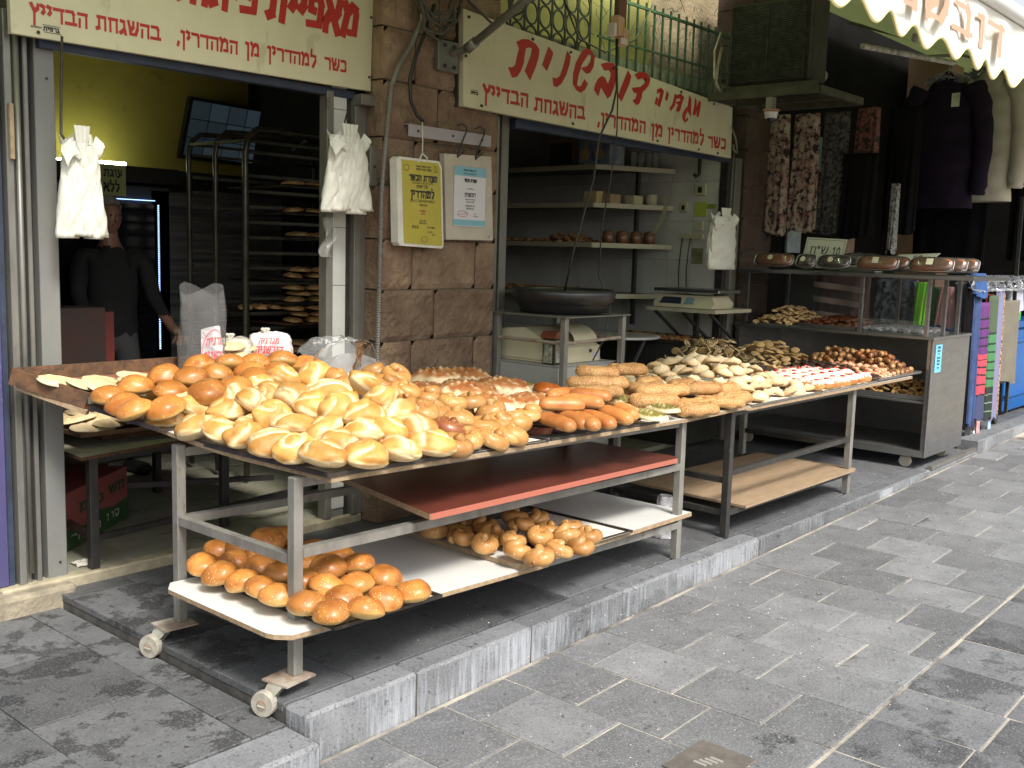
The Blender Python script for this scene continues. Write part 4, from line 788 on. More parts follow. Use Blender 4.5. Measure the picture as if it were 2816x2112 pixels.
# ------------------------------------------------------------ baked goods
BREAD = [('sb',2.359,4.236,0.999),('sb',2.241,4.243,0.961),('sb',2.241,4.123,0.94),('sb',2.225,4.0,0.934),('sb',2.328,3.93,0.941),('sb',2.437,4.076,0.984),('sb',2.502,4.238,1.038),('sb',2.578,4.14,1.027),('sb',2.727,4.17,1.033),('sb',2.709,4.281,1.067),('sb',2.522,3.921,0.994),('sb',2.909,4.169,1.029),('sb',3.008,4.265,1.06),('sb',2.861,4.272,1.061),('sb',3.049,4.145,1.02),('sb',3.155,4.25,1.058),('sb',3.262,4.196,1.035),('sb',2.665,3.916,1.006),('sb',2.804,3.96,1.024),('k',2.351,3.989,0.884),('k',2.479,3.948,0.934),('k',2.338,3.707,0.885),('k',2.481,3.722,0.935),('k',2.574,3.673,0.975),('k',2.356,3.566,0.886),('k',2.362,3.409,0.89),('k',2.359,3.224,0.888),('k',2.362,3.085,0.889),('k',2.514,3.437,0.945),('k',2.483,3.265,0.936),('k',2.485,3.081,0.935),('k',2.648,3.347,0.98),('k',2.706,3.582,0.999),('k',2.885,3.869,1.036),('k',3.068,3.881,1.033),('k',2.782,3.425,1.02),('k',2.766,3.886,0.994),('k',2.691,3.736,0.982),('k',2.616,3.876,0.975),('k',2.902,3.239,1.006),('k',2.997,3.44,1.035),('k',2.589,2.995,0.93),('k',2.737,3.002,0.927),('k',2.71,3.114,0.975),('k',2.891,3.0,0.925),('k',2.347,2.916,0.893),('k',2.478,2.84,0.882),('k',2.649,2.849,0.88),('k',2.842,2.859,0.877),('k',2.673,3.229,0.992),('k',2.884,3.112,0.96),('k',2.468,2.954,0.91),('on',3.463,3.9,1.03),('on',3.21,3.537,1.032),('on',3.127,3.326,1.028),('on',3.021,3.21,0.986),('on',3.125,3.777,1.034),('on',3.064,3.627,1.034),('on',3.019,3.097,0.97),('on',3.274,3.181,0.978),('on',3.132,3.147,0.957),('on',3.183,3.048,0.932),('on',3.398,3.184,0.97),('on',3.387,2.987,0.901),('on',3.511,3.012,0.896),('on',3.634,3.033,0.905),('on',2.98,2.867,0.874),('on',3.099,2.906,0.869),('on',3.218,2.879,0.867),('on',3.343,2.886,0.865),('on',3.444,3.088,0.936),('on',3.232,3.282,1.003),('on',3.262,2.974,0.903),('on',3.49,3.773,1.029),('od',3.074,2.998,0.912),('fb',4.261,4.26,0.867,-1.57,0.3),('fb',4.421,4.183,0.865,-1.64,0.32),('fb',4.254,3.739,0.866,-0.88,0.28),('fb',3.949,3.71,0.869,-1.12,0.28),('zt',4.693,4.467,0.861,-0.62,0.15),('zt',4.546,3.868,0.863,-1.37,0.17),('pp',4.555,3.669,0.861,-0.49,0.17),('zt',4.371,2.858,0.836,-1.98,0.28),('zt',4.653,2.965,0.832,-1.96,0.31),('zt',4.693,3.227,0.835,-1.7,0.24),('hd',3.682,2.905,0.867,-1.73,0.22),('hd',3.806,2.909,0.865,-1.8,0.22),('hd',3.815,2.843,0.865,-1.97,0.21),('hd',3.906,2.838,0.864,-1.79,0.23),('hd',4.092,2.87,0.862,-1.87,0.24),('hd',4.217,2.899,0.86,-1.88,0.17),('hd',3.812,2.981,0.927,-0.56,0.28),('hd',3.978,2.995,0.925,-1.15,0.24),('hd',4.185,3.095,0.923,-1.14,0.22),('hd',4.093,3.213,0.924,0.06,0.27),('bg',4.532,3.302,0.943,-0.62,0.36),('bg',5.003,3.439,0.97,-0.17,0.3),('bg',5.153,3.384,0.888,0.4,0.36),('bg',4.93,3.145,0.884,-0.41,0.36),('bg',5.297,3.218,0.866,0.11,0.36),('bg',4.741,3.463,0.971,-0.62,0.26),('bg',4.342,3.184,0.92,-0.33,0.36),('bg',4.707,3.051,0.86,-0.41,0.32),('bg',4.843,2.864,0.82,-0.46,0.26),('bg',5.337,3.274,0.872,0.26,0.36),('bg',5.278,3.098,0.874,-0.28,0.3),('bg',5.432,3.063,0.862,-0.47,0.26),('bg',5.217,2.919,0.82,-0.66,0.26),('bg',5.392,2.951,0.823,-0.29,0.26),('bg',4.874,2.888,0.82,-0.69,0.26),('sb2',2.297,3.617,0.335),('sb2',2.279,3.469,0.337),('sb2',2.423,3.695,0.355),('sb2',2.387,3.524,0.348),('sb2',2.29,3.329,0.336),('sb2',2.293,3.213,0.336),('sb2',2.4,3.358,0.359),('sb2',2.403,3.243,0.36),('sb2',2.282,3.098,0.336),('sb2',2.546,3.528,0.406),('sb2',2.469,3.598,0.377),('sb2',2.659,3.574,0.392),('sb2',2.467,3.455,0.373),('sb2',2.511,3.219,0.388),('sb2',2.632,3.18,0.398),('sb2',2.527,3.106,0.39),('sb2',2.646,3.067,0.385),('sb2',2.421,3.111,0.36),('sb2',2.426,2.995,0.363),('sb2',2.541,2.952,0.357),('sb2',2.683,2.953,0.354),('sb2',2.303,2.95,0.335),('sb2',2.314,2.824,0.335),('sb2',2.428,2.771,0.332),('sb2',2.562,2.815,0.329),('sb2',2.696,2.802,0.325),('sb2',2.602,3.298,0.399),('sb2',2.419,2.884,0.345),('on2',3.394,3.399,0.337),('on2',3.388,3.217,0.338),('on2',3.501,3.326,0.335),('on2',3.591,3.254,0.347),('on2',3.403,3.082,0.337),('on2',3.538,3.03,0.334),('on2',3.416,2.9,0.337),('on2',3.688,3.106,0.361),('on2',3.749,3.199,0.377),('on2',3.41,2.767,0.337),('on2',3.689,3.002,0.33),('on2',3.809,3.037,0.328),('on2',3.834,3.134,0.358),('on2',3.541,3.155,0.334),('on2',3.614,3.363,0.343),('on2',3.794,2.919,0.329),('on2',3.884,2.852,0.326),('on2',3.576,2.788,0.333),('on2',3.7,2.762,0.33),('on2',3.917,2.991,0.325),('kF',2.51,3.025,0.884),('kF',2.513,3.17,0.884),('kF',2.518,3.304,0.884),('kF',2.506,3.462,0.884),('kF',2.511,3.595,0.884),('kF',2.525,3.744,0.884),('kF',2.522,3.888,0.884),('kF',2.67,3.026,0.882),('kF',2.67,3.185,0.882),('kF',2.667,3.326,0.882),('kF',2.67,3.458,0.882),('kF',2.672,3.613,0.882),('kF',2.663,3.746,0.882),('kF',2.674,3.899,0.882),('kF',2.824,3.049,0.879),('kF',2.824,3.195,0.879),('kF',2.817,3.337,0.879),('kF',2.818,3.484,0.879),('kF',2.827,3.614,0.879),('kF',2.812,3.76,0.88),('kF',2.829,3.91,0.879),('kF',2.975,3.047,0.877),('kF',2.973,3.193,0.877),('kF',2.97,3.342,0.877),('kF',2.975,3.494,0.877),('kF',2.977,3.64,0.877),('kF',2.98,3.787,0.877),('kF',2.976,3.916,0.877),('onF',3.114,3.067,0.868),('onF',3.115,3.205,0.868),('onF',3.111,3.344,0.868),('onF',3.113,3.497,0.868),('onF',3.102,3.631,0.869),('onF',3.269,3.076,0.866),('onF',3.253,3.218,0.866),('onF',3.259,3.352,0.866),('onF',3.257,3.51,0.866),('onF',3.269,3.642,0.866),('onF',3.419,3.066,0.864),('onF',3.421,3.219,0.864),('onF',3.425,3.378,0.864),('onF',3.417,3.524,0.864),('onF',3.413,3.652,0.864),('sbF',2.548,3.882,0.93),('sbF',2.54,4.032,0.93),('sbF',2.548,4.172,0.93),('sbF',2.536,4.329,0.93),('sbF',2.694,3.91,0.928),('sbF',2.706,4.044,0.927),('sbF',2.697,4.191,0.927),('sbF',2.7,4.337,0.927),('sbF',2.851,3.915,0.925),('sbF',2.859,4.059,0.925),('sbF',2.849,4.207,0.925),('sbF',2.845,4.343,0.925),('sbF',3.013,3.925,0.923),('sbF',3.005,4.06,0.923),('sbF',3.002,4.216,0.923),('sbF',2.994,4.361,0.923),('sbF',3.161,3.927,0.921),('sbF',3.161,4.08,0.921),('sbF',3.162,4.224,0.921),('sbF',3.162,4.377,0.921),('sbF',3.303,3.937,0.919),('sbF',3.317,4.102,0.919),('sbF',3.308,4.237,0.919),('sbF',3.315,4.382,0.919),('sb2F',2.412,2.967,0.333),('sb2F',2.412,3.116,0.333),('sb2F',2.411,3.255,0.333),('sb2F',2.42,3.393,0.332),('sb2F',2.416,3.55,0.332),('sb2F',2.562,2.973,0.329),('sb2F',2.572,3.119,0.328),('sb2F',2.56,3.266,0.329),('sb2F',2.57,3.404,0.329),('sb2F',2.562,3.552,0.329),('sb2F',2.725,2.987,0.325),('sb2F',2.725,3.126,0.325),('sb2F',2.714,3.279,0.325),('sb2F',2.726,3.421,0.325),('sb2F',2.712,3.558,0.325),('kM',2.922,3.289,0.939),('kM',2.952,3.63,0.948),('kM',2.799,3.475,0.936),('kM',3.024,3.829,0.952),('onM',3.21,3.404,0.921),('onM',3.365,3.219,0.909),('onM',3.313,3.508,0.919),('bgF',4.747,3.298,0.821,0.3,0.3),('bgF',5.1,3.25,0.82,-0.2,0.3),('bgF',5.3,3.05,0.82,0.1,0.3),('bgF',4.95,3.05,0.82,0.5,0.3),('bgF',4.584,3.139,0.823,-0.5,0.3),('bgF',5.2,3.5,0.82,0.2,0.3),('bgF',4.8,3.55,0.85,-0.3,0.3),('bgF',5.0,3.3,0.89,0.0,0.3),('bgF',5.4,3.3,0.82,0.3,0.3),('bgF',5.05,2.99,0.82,-0.3,0.3),('fbF',3.942,4.04,0.842,0.4,0.3),('fbF',3.678,3.972,0.846,1.2,0.3),('fbF',4.208,4.01,0.838,0.9,0.3),('fbF',3.626,3.675,0.856,0.3,0.3),('fbF',3.889,3.495,0.843,0.8,0.3),('fbF',4.101,3.409,0.84,0.2,0.3)]
C_sb = bread_mat('egg washed bun crust', (.46, .19, .040), (.28, .088, .016), (.66, .44, .15), seeds=(.85, .68, .40), seed_scale=110, rough=.40, coat=.12)
C_k = bread_mat('pale roll crust', (.57, .31, .085), (.38, .165, .032), (.84, .71, .42), rough=.5, spots=(.3, .14, .05))
C_on = bread_mat('onion knot crust', (.46, .24, .075), (.34, .145, .036), (.66, .44, .19), seeds=(.86, .72, .48), seed_scale=70, rough=.42, coat=.12, seed_th=.15)
C_od = bread_mat('dark knot crust', (.25, .085, .03), (.17, .05, .018), (.6, .36, .16), seeds=(.86, .72, .48), seed_scale=60, rough=.33, coat=.3, seed_th=.12)
C_hd = bread_mat('finger roll crust', (.50, .20, .055), (.38, .12, .03), (.66, .40, .16), rough=.45, coat=.06)
C_bg = bread_mat('sesame bagel crust', (.42, .22, .075), (.32, .14, .04), (.58, .38, .16), seeds=(.58, .40, .19), seed_scale=150, rough=.65, seed_th=.36)
C_fb = bread_mat('focaccia crust', (.34, .10, .03), (.46, .20, .065), (.80, .64, .40), rough=.45)
C_zt = bread_mat('zaatar topping', (.20, .17, .035), (.12, .10, .02), (.86, .72, .42), seeds=(.45, .36, .12), seed_scale=110, rough=.6, seed_th=.25)
C_pp = bread_mat('paprika topping', (.55, .13, .01), (.38, .07, .01), (.65, .25, .05), rough=.3, coat=.4)
C_pita = bread_mat('pita crust', (.62, .50, .30), (.55, .40, .20), (.66, .56, .38), rough=.7)
def sph(nu, nv, fn):
    s = MB(); pv = []
    for b in range(nv+1):
        ph = math.pi*b/nv
        for a in range(nu):
            th = 2*math.pi*a/nu; n = Vector((math.sin(ph)*math.cos(th), math.sin(ph)*math.sin(th), math.cos(ph))); p, q = fn(n, th, ph); s.v.append(tuple(p)); pv.append(q)
    for b in range(nv):
        for a in range(nu):
            s.f.append((b*nu+a, (b+1)*nu+a, (b+1)*nu+(a+1) % nu, b*nu+(a+1) % nu)); s.mi.append(0)
    s.at['pale'] = pv; return s
def ss(x, a, b): t = max(0, min(1, (x-a)/(b-a))); return t*t*(3-2*t)
def bun(seed, r=.068, h=.048, wob=.10):
    def fn(n, th, ph):
        w = 1+wob*noise.noise(n*1.4+Vector((seed*7, 0, 0)))+.03*noise.noise(n*4+Vector((seed*3, 5, 0)))
        z = n.z*h*w if n.z > 0 else n.z*h*.55; rr = r*w*(1.0 if n.z > 0 else 1-.10*n.z*n.z); return Vector((n.x*rr, n.y*rr, z)), ss(-n.z, -.25, .55)*.9
    return sph(26, 16, fn)
def kaiser(seed, r=.080, h=.056):
    rnd = random.Random(seed); typ = seed % 4; a0 = rnd.uniform(0, 6.28); el = (1.0, 1.22, 1.1, 1.3)[typ]
    def fn(n, th, ph):
        w = 1+.12*noise.noise(n*1.3+Vector((seed*7, 0, 0)))+.04*noise.noise(n*4+Vector((seed*3, 5, 0))); d = 0; pale = ss(-n.z, 0, .7)*.8
        rho = math.hypot(n.x, n.y); x = n.x*math.cos(a0)+n.y*math.sin(a0); y = -n.x*math.sin(a0)+n.y*math.cos(a0)
        if typ == 0:      # pinwheel with a knob
            g = abs(math.sin(1.5*(th+a0)+3.2*rho)); gr = math.exp(-(g/.24)**2)*ss(rho, .16, .34)*ss(n.z, -.2, .2); d = -.15*gr+.09*g*ss(n.z, 0, .4)+.16*math.exp(-(rho/.2)**2); pale = max(pale, gr*1.0)
        elif typ == 1:    # one strand folded across
            g = y-.25*math.sin(x*2.6); gr = math.exp(-(g/.11)**2)*ss(n.z, -.1, .25); d = -.13*gr+.06*math.exp(-((g-.4)/.25)**2); pale = max(pale, gr, .85*math.exp(-((g+.42)/.2)**2)*ss(n.z, 0, .3))
        elif typ == 2:    # knot
            kx, ky = x-.22, y-.1; kr = math.hypot(kx, ky); gr = math.exp(-((kr-.42)/.07)**2)*ss(n.z, 0, .3); d = -.13*gr+.13*math.exp(-(kr/.30)**2); pale = max(pale, gr*.95)
            g2 = x+.55+.3*y; g3 = math.exp(-(g2/.1)**2)*ss(n.z, 0, .3); d -= .10*g3; pale = max(pale, g3*.9)
        else:             # broken open, long
            g = y+.12*math.sin(x*3); band = math.exp(-(g/.30)**2)*ss(n.z, .1, .5); d = .02*band-.09*math.exp(-((abs(g)-.36)/.07)**2)*ss(n.z, 0, .4); pale = max(pale, band*1.05)
        q = w+d; z = n.z*h*q if n.z > 0 else n.z*h*.6
        X, Y = x*r*q*el, y*r*q/math.sqrt(el)
        return Vector((X*math.cos(a0)-Y*math.sin(a0), X*math.sin(a0)+Y*math.cos(a0), z)), max(pale, .8*ss(.25-n.z+.5*noise.noise(n*2.5+Vector((seed, 9, 0))), .1, .6))  # pale underside, carried up the sides to imitate bright highlights
    return sph(40, 26, fn)
def coil(seed, R_=.040, r=.034):
    """one strand of dough wound on itself with its end sticking up as a knob"""
    rnd = random.Random(seed); s = MB(); pts = []; rs = []; N = 34; turns = rnd.uniform(1.25, 1.6); sgn = rnd.choice((-1, 1))
    for k in range(N+1):
        t = k/N; a = sgn*2*math.pi*turns*t; rr = R_*(1-.85*ss(t, .45, 1)); z = .0+.040*ss(t, .5, 1)+.006*math.sin(a)
        pts.append((rr*math.cos(a), rr*math.sin(a)*1.0, z)); rs.append(r*(.62+.38*ss(t, 0, .2))*(1-.45*ss(t, .6, 1)))
    s.tube(pts, r, 12, rs=rs, cap=True); w = []
    s.v = [(x*(1+.06*noise.noise(Vector((x*20, y*20, seed)))), y, max(z, -.026)) for x, y, z in s.v]
    s.at['pale'] = [ss(-z, -.002, .028)*.8+.25*max(0, noise.noise(Vector((x*40, y*40, seed)))) for x, y, z in s.v]; return s
def ring(L_, W_, r, seed, flat=.85, n=36, m=10, hole=1.0):
    s = MB(); a_, b_ = L_/2-r, max(W_/2-r, r*.55*hole); pts = []
    for k in range(n+1):
        t = 2*math.pi*k/n; pts.append(Vector((a_*math.copysign(abs(math.cos(t))**.8, math.cos(t)), b_*math.copysign(abs(math.sin(t))**.8, math.sin(t)), .008*noise.noise(Vector((math.cos(t)*2, math.sin(t)*2, seed))))))
    i0 = 0
    for k in range(n):
        d = (pts[(k+1) % n]-pts[k-1]).normalized() if k else (pts[1]-pts[n-1]).normalized(); nn = Vector((-d.y, d.x, 0)); rr = r*(1+.08*noise.noise(Vector((k*.3, seed, 0))))
        for j in range(m):
            t = 2*math.pi*j/m; s.v.append(tuple(pts[k]+nn*math.cos(t)*rr+Vector((0, 0, math.sin(t)*rr*flat if math.sin(t) > 0 else math.sin(t)*rr*flat*.6))))
    for k in range(n):
        for j in range(m): s.f.append((k*m+j, k*m+(j+1) % m, ((k+1) % n)*m+(j+1) % m, ((k+1) % n)*m+j)); s.mi.append(0)
    s.at['pale'] = [ss(-v[2], .0, r*.6)*.9 for v in s.v]; return s
def finger(seed, L_=.21, r=.037):
    def fn(n, th, ph):
        q = abs(n.x)**.55*(1 if n.x > 0 else -1); w = 1+.08*noise.noise(n*2+Vector((seed*5, 0, 0))); sq = math.sqrt(max(0, 1-n.x*n.x))
        f = (1-q**6)**.35 if abs(q) < 1 else 0; sc = f/(sq or 1)*1.0 if sq > .02 else 0; sc = min(sc, 2.6)
        return Vector((q*L_/2, n.y*sc*r*w, n.z*sc*r*w*(.85 if n.z > 0 else .6))), ss(-n.z, .1, .5)*.9
    s = MB(); pv = []; N, m = 22, 14
    for k in range(N+1):
        u = -1+2*k/N; f = (max(0, 1-abs(u)**4.5))**.5; cx = .006*math.sin(u*2+seed)
        for j in range(m):
            t = 2*math.pi*j/m; w = 1+.07*noise.noise(Vector((u*3, math.cos(t), seed*3.3))); z = math.sin(t)*r*f*w*(.9 if math.sin(t) > 0 else .65)
            s.v.append((u*L_/2, cx+math.cos(t)*r*f*w, z)); pv.append(ss(-math.sin(t), 0, .5)*.85)
    for k in range(N):
        for j in range(m): s.f.append((k*m+j, k*m+(j+1) % m, (k+1)*m+(j+1) % m, (k+1)*m+j)); s.mi.append(0)
    s.at['pale'] = pv; return s
def slab(seed, a=.13, b=.10, h=.032, dim=9, irr=.12, edge_pale=1.0):
    def fn(n, th, ph):
        q = abs(n.z); rho = math.hypot(n.x, n.y); R_ = (abs(math.cos(th))**3+abs(math.sin(th))**3)**(-1/3)*(1+irr*noise.noise(Vector((math.cos(th)*1.5, math.sin(th)*1.5, seed))))
        x, y = n.x*a*R_, n.y*b*R_; hh = (1-rho**3.2)**.5 if rho < 1 else 0; d = .35*math.sin(x*dim*16+seed)*math.sin(y*dim*16)+.35*noise.noise(Vector((x*22, y*22, seed)))
        z = h*hh*(1+.45*d) if n.z > 0 else -h*.25*hh
        return Vector((x, y, z)), edge_pale*max(ss(rho, .80, .97), ss(-n.z, 0, .1))+(.75*ss(d, .22, .36) if n.z > 0 else 0)
    return sph(36, 24, fn)
MESH = {}
def meshes(key, fn, m_, n):
    MESH[key] = [fn(k).mesh(key, m_, smooth=True) for k in range(n)]
meshes('sb', lambda k: bun(k), C_sb, 4); meshes('sb2', lambda k: bun(k+9, .068, .052), C_sb, 4)
meshes('k', lambda k: kaiser(k), C_k, 8); meshes('on', lambda k: coil(k), C_on, 4); meshes('od', lambda k: coil(k+20, .045, .038), C_od, 1); meshes('on2', lambda k: coil(k+30, .037, .032), C_on, 4)
meshes('hd', lambda k: finger(k), C_hd, 3); meshes('bg', lambda k: ring(.30, .135, .037, k), C_bg, 4)
meshes('fb', lambda k: slab(k, .135, .11, .055), C_fb, 3); meshes('zt', lambda k: slab(k+5, .115, .07, .030, 11), C_zt, 3); meshes('pp', lambda k: slab(k+8, .085, .07, .045, 12, edge_pale=.3), C_pp, 1)
random.seed(21)
def where(ty, x, y, z):
    """what tells the breads of one pile from the others"""
    if ty == 'sb':
        if y > 4.2: return 'golden sesame bun in the back row before the bread bags'
        if x < 2.42: return 'brown sesame bun at the left edge beside the wooden tray'
        return 'golden sesame bun heaped behind the pale knotted rolls'
    if ty == 'k':
        if y < 2.92: return 'pale knotted roll in the bottom row above the red board'
        if x < 2.40: return 'pale knotted roll along the left tray lip'
        if z > 1.0: return 'pale knotted roll on the crest of the big heap'
        if z > .955: return 'pale knotted roll on the upper slope of the big heap'
        return 'pale knotted roll on the lower slope of the big heap'
    if ty == 'on':
        if y < 2.93: return 'tan onion knot sitting on the white paper at the front tray edge'
        if z > .985: return 'tan onion knot high up at the back of the heap by the pilaster'
        return 'tan onion knot heaped beside the long finger rolls'
    if ty == 'sb2':
        if y < 2.87: return 'golden bun in the front row of the lower tray'
        if x < 2.35: return 'brown bun along the left lip of the lower tray'
        return 'brown bun stacked in the upper layer of the lower tray'
    if ty == 'on2':
        if y < 3.02: return 'tan onion knot in the front row under the red board'
        return 'tan onion knot at the back of the lower right tray'
NM = {'sb': 'sesame_bun', 'sb2': 'sesame_bun', 'k': 'knotted_roll', 'on': 'onion_knot', 'od': 'onion_knot', 'on2': 'onion_knot', 'hd': 'finger_roll', 'bg': 'sesame_bagel', 'fb': 'focaccia', 'zt': 'zaatar_flatbread', 'pp': 'paprika_flatbread'}
CT = {'sb': 'bun', 'sb2': 'bun', 'k': 'roll', 'on': 'roll', 'od': 'roll', 'on2': 'roll', 'hd': 'finger roll', 'bg': 'bagel', 'fb': 'flatbread', 'zt': 'flatbread', 'pp': 'flatbread'}
cnts = {}
FILL = {'kF': 'pale knotted roll buried at the bottom of the big heap', 'onF': 'tan onion knot buried at the bottom of the heap', 'sbF': 'sesame bun in the bottom layer of the back heap', 'sb2F': 'brown bun in the bottom layer of the lower tray',
        'kM': 'pale knotted roll inside the middle of the heap', 'onM': 'tan onion knot inside the middle of the heap', 'bgF': 'long sesame bagel half covered in the lower bagel layer', 'fbF': 'brown focaccia with pale dimples in the row against the pilaster'}
for b in BREAD:
    ty, x, y, z = b[:4]
    if ty in FILL:
        key = ty[:-1]; lb = FILL[ty]; s_ = (1.2, 1.2, 1.35) if key == 'fb' else (1, 1, 1)
        tag(inst(NM[key], random.choice(MESH[key]), (x, y, z), (0, 0, b[4] if len(b) > 4 else random.uniform(0, 6)), sc=s_), lb, CT[key], lb); continue
    if x > 5.6: continue
    k = cnts.get(ty, 0); cnts[ty] = k+1; ms = MESH[ty]; me = ms[(k*5+k//3) % len(ms)]
    if ty in ('sb', 'sb2', 'k', 'on', 'od', 'on2'):
        rot = (random.uniform(-.28, .28), random.uniform(-.28, .28), random.uniform(0, 6.28))
        if ty == 'k' and z > .93: rot = (random.uniform(-.6, .6), random.uniform(-.6, .6), rot[2])
        if ty == 'sb': rot = (rot[0]+.15, rot[1]-.12, rot[2])
        s_ = random.uniform(.93, 1.07)*{'k': 1.08, 'sb': 1.18, 'sb2': 1.08, 'on': 1.06}.get(ty, 1.04)
        lb = where(ty, x, y, z) if ty != 'od' else 'dark reddish knot with a coiled tip lying on the paler knots'
        zo = z-.012 if ty in ('on', 'on2', 'od') else z
        if ty == 'k': lb += (', swirled top', ', one strand folded over', ', coiled knot', ', split along its top')[((k*5+k//3) % len(ms)) % 4]
        if ty in ('sb', 'sb2'): lb += (', tilted left', ', tilted right')[rot[1] > 0]
        o = inst(NM[ty], me, (x, y, zo), rot, sc=(s_, s_, s_))
        tag(o, lb, CT[ty], lb if ty != 'od' else None)
    else:
        a = b[4]; L_ = b[5]
        tilt = {'hd': .10 if z < .895 else .03}.get(ty, random.uniform(-.06, .10))
        if ty == 'bg': tilt = random.uniform(-.05, .05); s_ = (L_/.30, 1.1, 1.3); lb = ('long sesame bagel in the upper layer of the bagel heap', 'long sesame bagel in the lower layer at the table front')[z < .875]; gp = lb
        elif ty == 'hd': s_ = (max(.85, min(1.1, L_/.21)), 1.15, 1.2); lb = ('orange brown finger roll lying on top of the others', 'orange brown finger roll in the front row of the fluted tray')[z < .895]; gp = lb
        elif ty == 'fb': s_ = (1.25, 1.2, 1.5); lb = ('brown focaccia with pale dimples at the far left, against the pilaster', 'brown focaccia with pale dimples beside the topped flatbread', 'large focaccia with white edge behind the finger rolls', 'brown focaccia half hidden under the onion knots')[k % 4]; gp = None
        elif ty == 'zt':
            s_ = (1, 1, 1); lb = ('green herb topped flatbread at the back near the cash counter', 'dark herb topped flatbread beside the steel stand leg', 'square herb topped bread at the front corner of the white board', 'long herb topped flatbread with pale edge below the bagels', 'herb topped flatbread tucked between finger rolls and bagels')[k % 5]; gp = None
        else: s_ = (1, 1, 1); lb = 'orange paprika topped flatbread at the foot of the steel stand'; gp = None
        if ty == 'hd': x += .0
        o = inst(NM[ty], me, (x, y, z+(.006 if ty == 'hd' else 0)), (0, tilt, a), sc=s_); tag(o, lb, CT[ty], gp)
# ---- small pastries, each its own object
def mnd(x0, x1, y0, y1, H, e=.12):
    def f(x, y): return H*min(1, max(0, min((x-x0)/e, (x1-x)/e, (y-y0)/e, (y1-y)/e, 1)))
    return f
def heap(nm, me_list, reg, z0, H, step, label, cat, group, tilt=.3, seed=1, e=.15, layers=True, jit=.25, th=.02, sc=1.0, zrot=None):
    random.seed(seed); x0, x1, y0, y1 = reg; f = mnd(x0, x1, y0, y1, H, e); n = 0; y = y0; row = 0
    while y <= y1:
        x = x0+(row % 2)*step/2
        while x <= x1:
            X, Y = x+random.uniform(-jit, jit)*step, y+random.uniform(-jit, jit)*step
            lv = [f(X, Y)]
            if layers and lv[0] > th*1.6 and Y < y0+.30: lv.append(lv[0]-th*1.3)
            for h in lv:
                s_ = sc*random.uniform(.92, 1.08); o = inst(nm, random.choice(me_list), (X, Y, z0+h), (random.uniform(-tilt, tilt), random.uniform(-tilt, tilt), random.uniform(0, 6.28) if zrot is None else zrot+random.uniform(-.4, .4)), sc=(s_, s_, s_)); tag(o, label, cat, group); n += 1
            x += step
        y += step*.86; row += 1
    return n
C_ck = bread_mat('pale shortbread', (.60, .44, .25), (.52, .34, .16), (.70, .58, .38), rough=.7)
C_ch = bread_mat('chip cookie', (.50, .32, .13), (.42, .24, .09), (.55, .38, .18), seeds=(.06, .03, .02), seed_scale=55, rough=.7, seed_th=.22)
C_rg = bread_mat('rugelach', (.30, .12, .04), (.20, .07, .022), (.42, .17, .05), rough=.35, coat=.3)
C_cc = mat('chocolate', (.035, .018, .012), (.06, .03, .018), scale=40, rough=.3)
C_cc2 = mat('speckled chocolate', (.03, .018, .014), (.05, .03, .02), scale=50, rough=.35, c3=(.5, .36, .2), scale3=70, amt3=.9, th3=.62)
C_pk = mat('pink sprinkles', (.80, .30, .20), (.78, .42, .25), scale=60, rough=.6, bump=.003, bscale=150)
C_dn = bread_mat('fried doughnut', (.46, .17, .04), (.36, .11, .025), (.72, .44, .17), rough=.4)
C_sug = mat('icing sugar', (.74, .70, .66), (.58, .40, .28), scale=50, rough=.9)
C_jam = mat('red jam', (.42, .012, .015), rough=.12, coat=.6)
def dome(seed, r=.042, h=.022, tip=.008):
    def fn(n, th, ph):
        rho = math.hypot(n.x, n.y); z = (n.z*h+tip*math.exp(-(rho/.22)**2)) if n.z > 0 else n.z*h*.35
        w = 1+.05*noise.noise(n*2+Vector((seed, 0, 0))); return Vector((n.x*r*w, n.y*r*w, z)), ss(n.z, .2, .9)*.8
    return sph(18, 10, fn)
def two(fnA, mats, split):
    """a piece in two materials: faces chosen by split(centre)"""
    s = fnA
    for i, f in enumerate(s.f):
        c = sum((Vector(s.v[k]) for k in f), Vector())/len(f); s.mi[i] = split(c)
    return s
def pinwheel(seed):
    s = dome(seed, .036, .011, 0); s.cur = 1
    pts = [(.032*(1-k/34)*math.cos(k*.42), .032*(1-k/34)*math.sin(k*.42), .0105+.001*math.sin(k)) for k in range(30)]; n0 = len(s.v); s.tube(pts, .0028, 5); s.at['pale'] += [0]*(len(s.v)-n0); return s
def rugel(seed):
    s = MB(); N = 14; m = 10
    for k in range(N+1):
        u = -1+2*k/N; R_ = .024*(max(0, 1-abs(u)**2.2))**.5*(1+.14*abs(math.sin(k*1.57)))
        for j in range(m):
            t = 2*math.pi*j/m; s.v.append((u*.042, math.cos(t)*R_+.010*u*u, math.sin(t)*R_))
    for k in range(N):
        for j in range(m): s.f.append((k*m+j, k*m+(j+1) % m, (k+1)*m+(j+1) % m, (k+1)*m+j)); s.mi.append(1 if k % 3 == 1 else 0)
    s.at['pale'] = [0]*len(s.v); return s
def dough(seed):
    s = bun(seed+40, .052, .040, .06); s = two(s, None, lambda c: 1 if c.z > .017+.006*noise.noise(c*60) else 0); n0 = len(s.v); s.cur = 2
    s.lathe([(.001, .034), (.014, .035), (.015, .040), (.010, .045), (.001, .046)], (.003, 0, 0), 10); s.at['pale'] += [0]*(len(s.v)-n0); return s
P_dome = [dome(k).mesh('shortbread', C_ck, smooth=True) for k in range(3)]
P_pin = [pinwheel(k).mesh('pinwheel', [C_ch if 0 else bread_mat('pinwheel dough', (.55, .40, .19), (.46, .31, .13), (.6, .46, .25), rough=.7), C_cc], smooth=True) for k in range(2)]
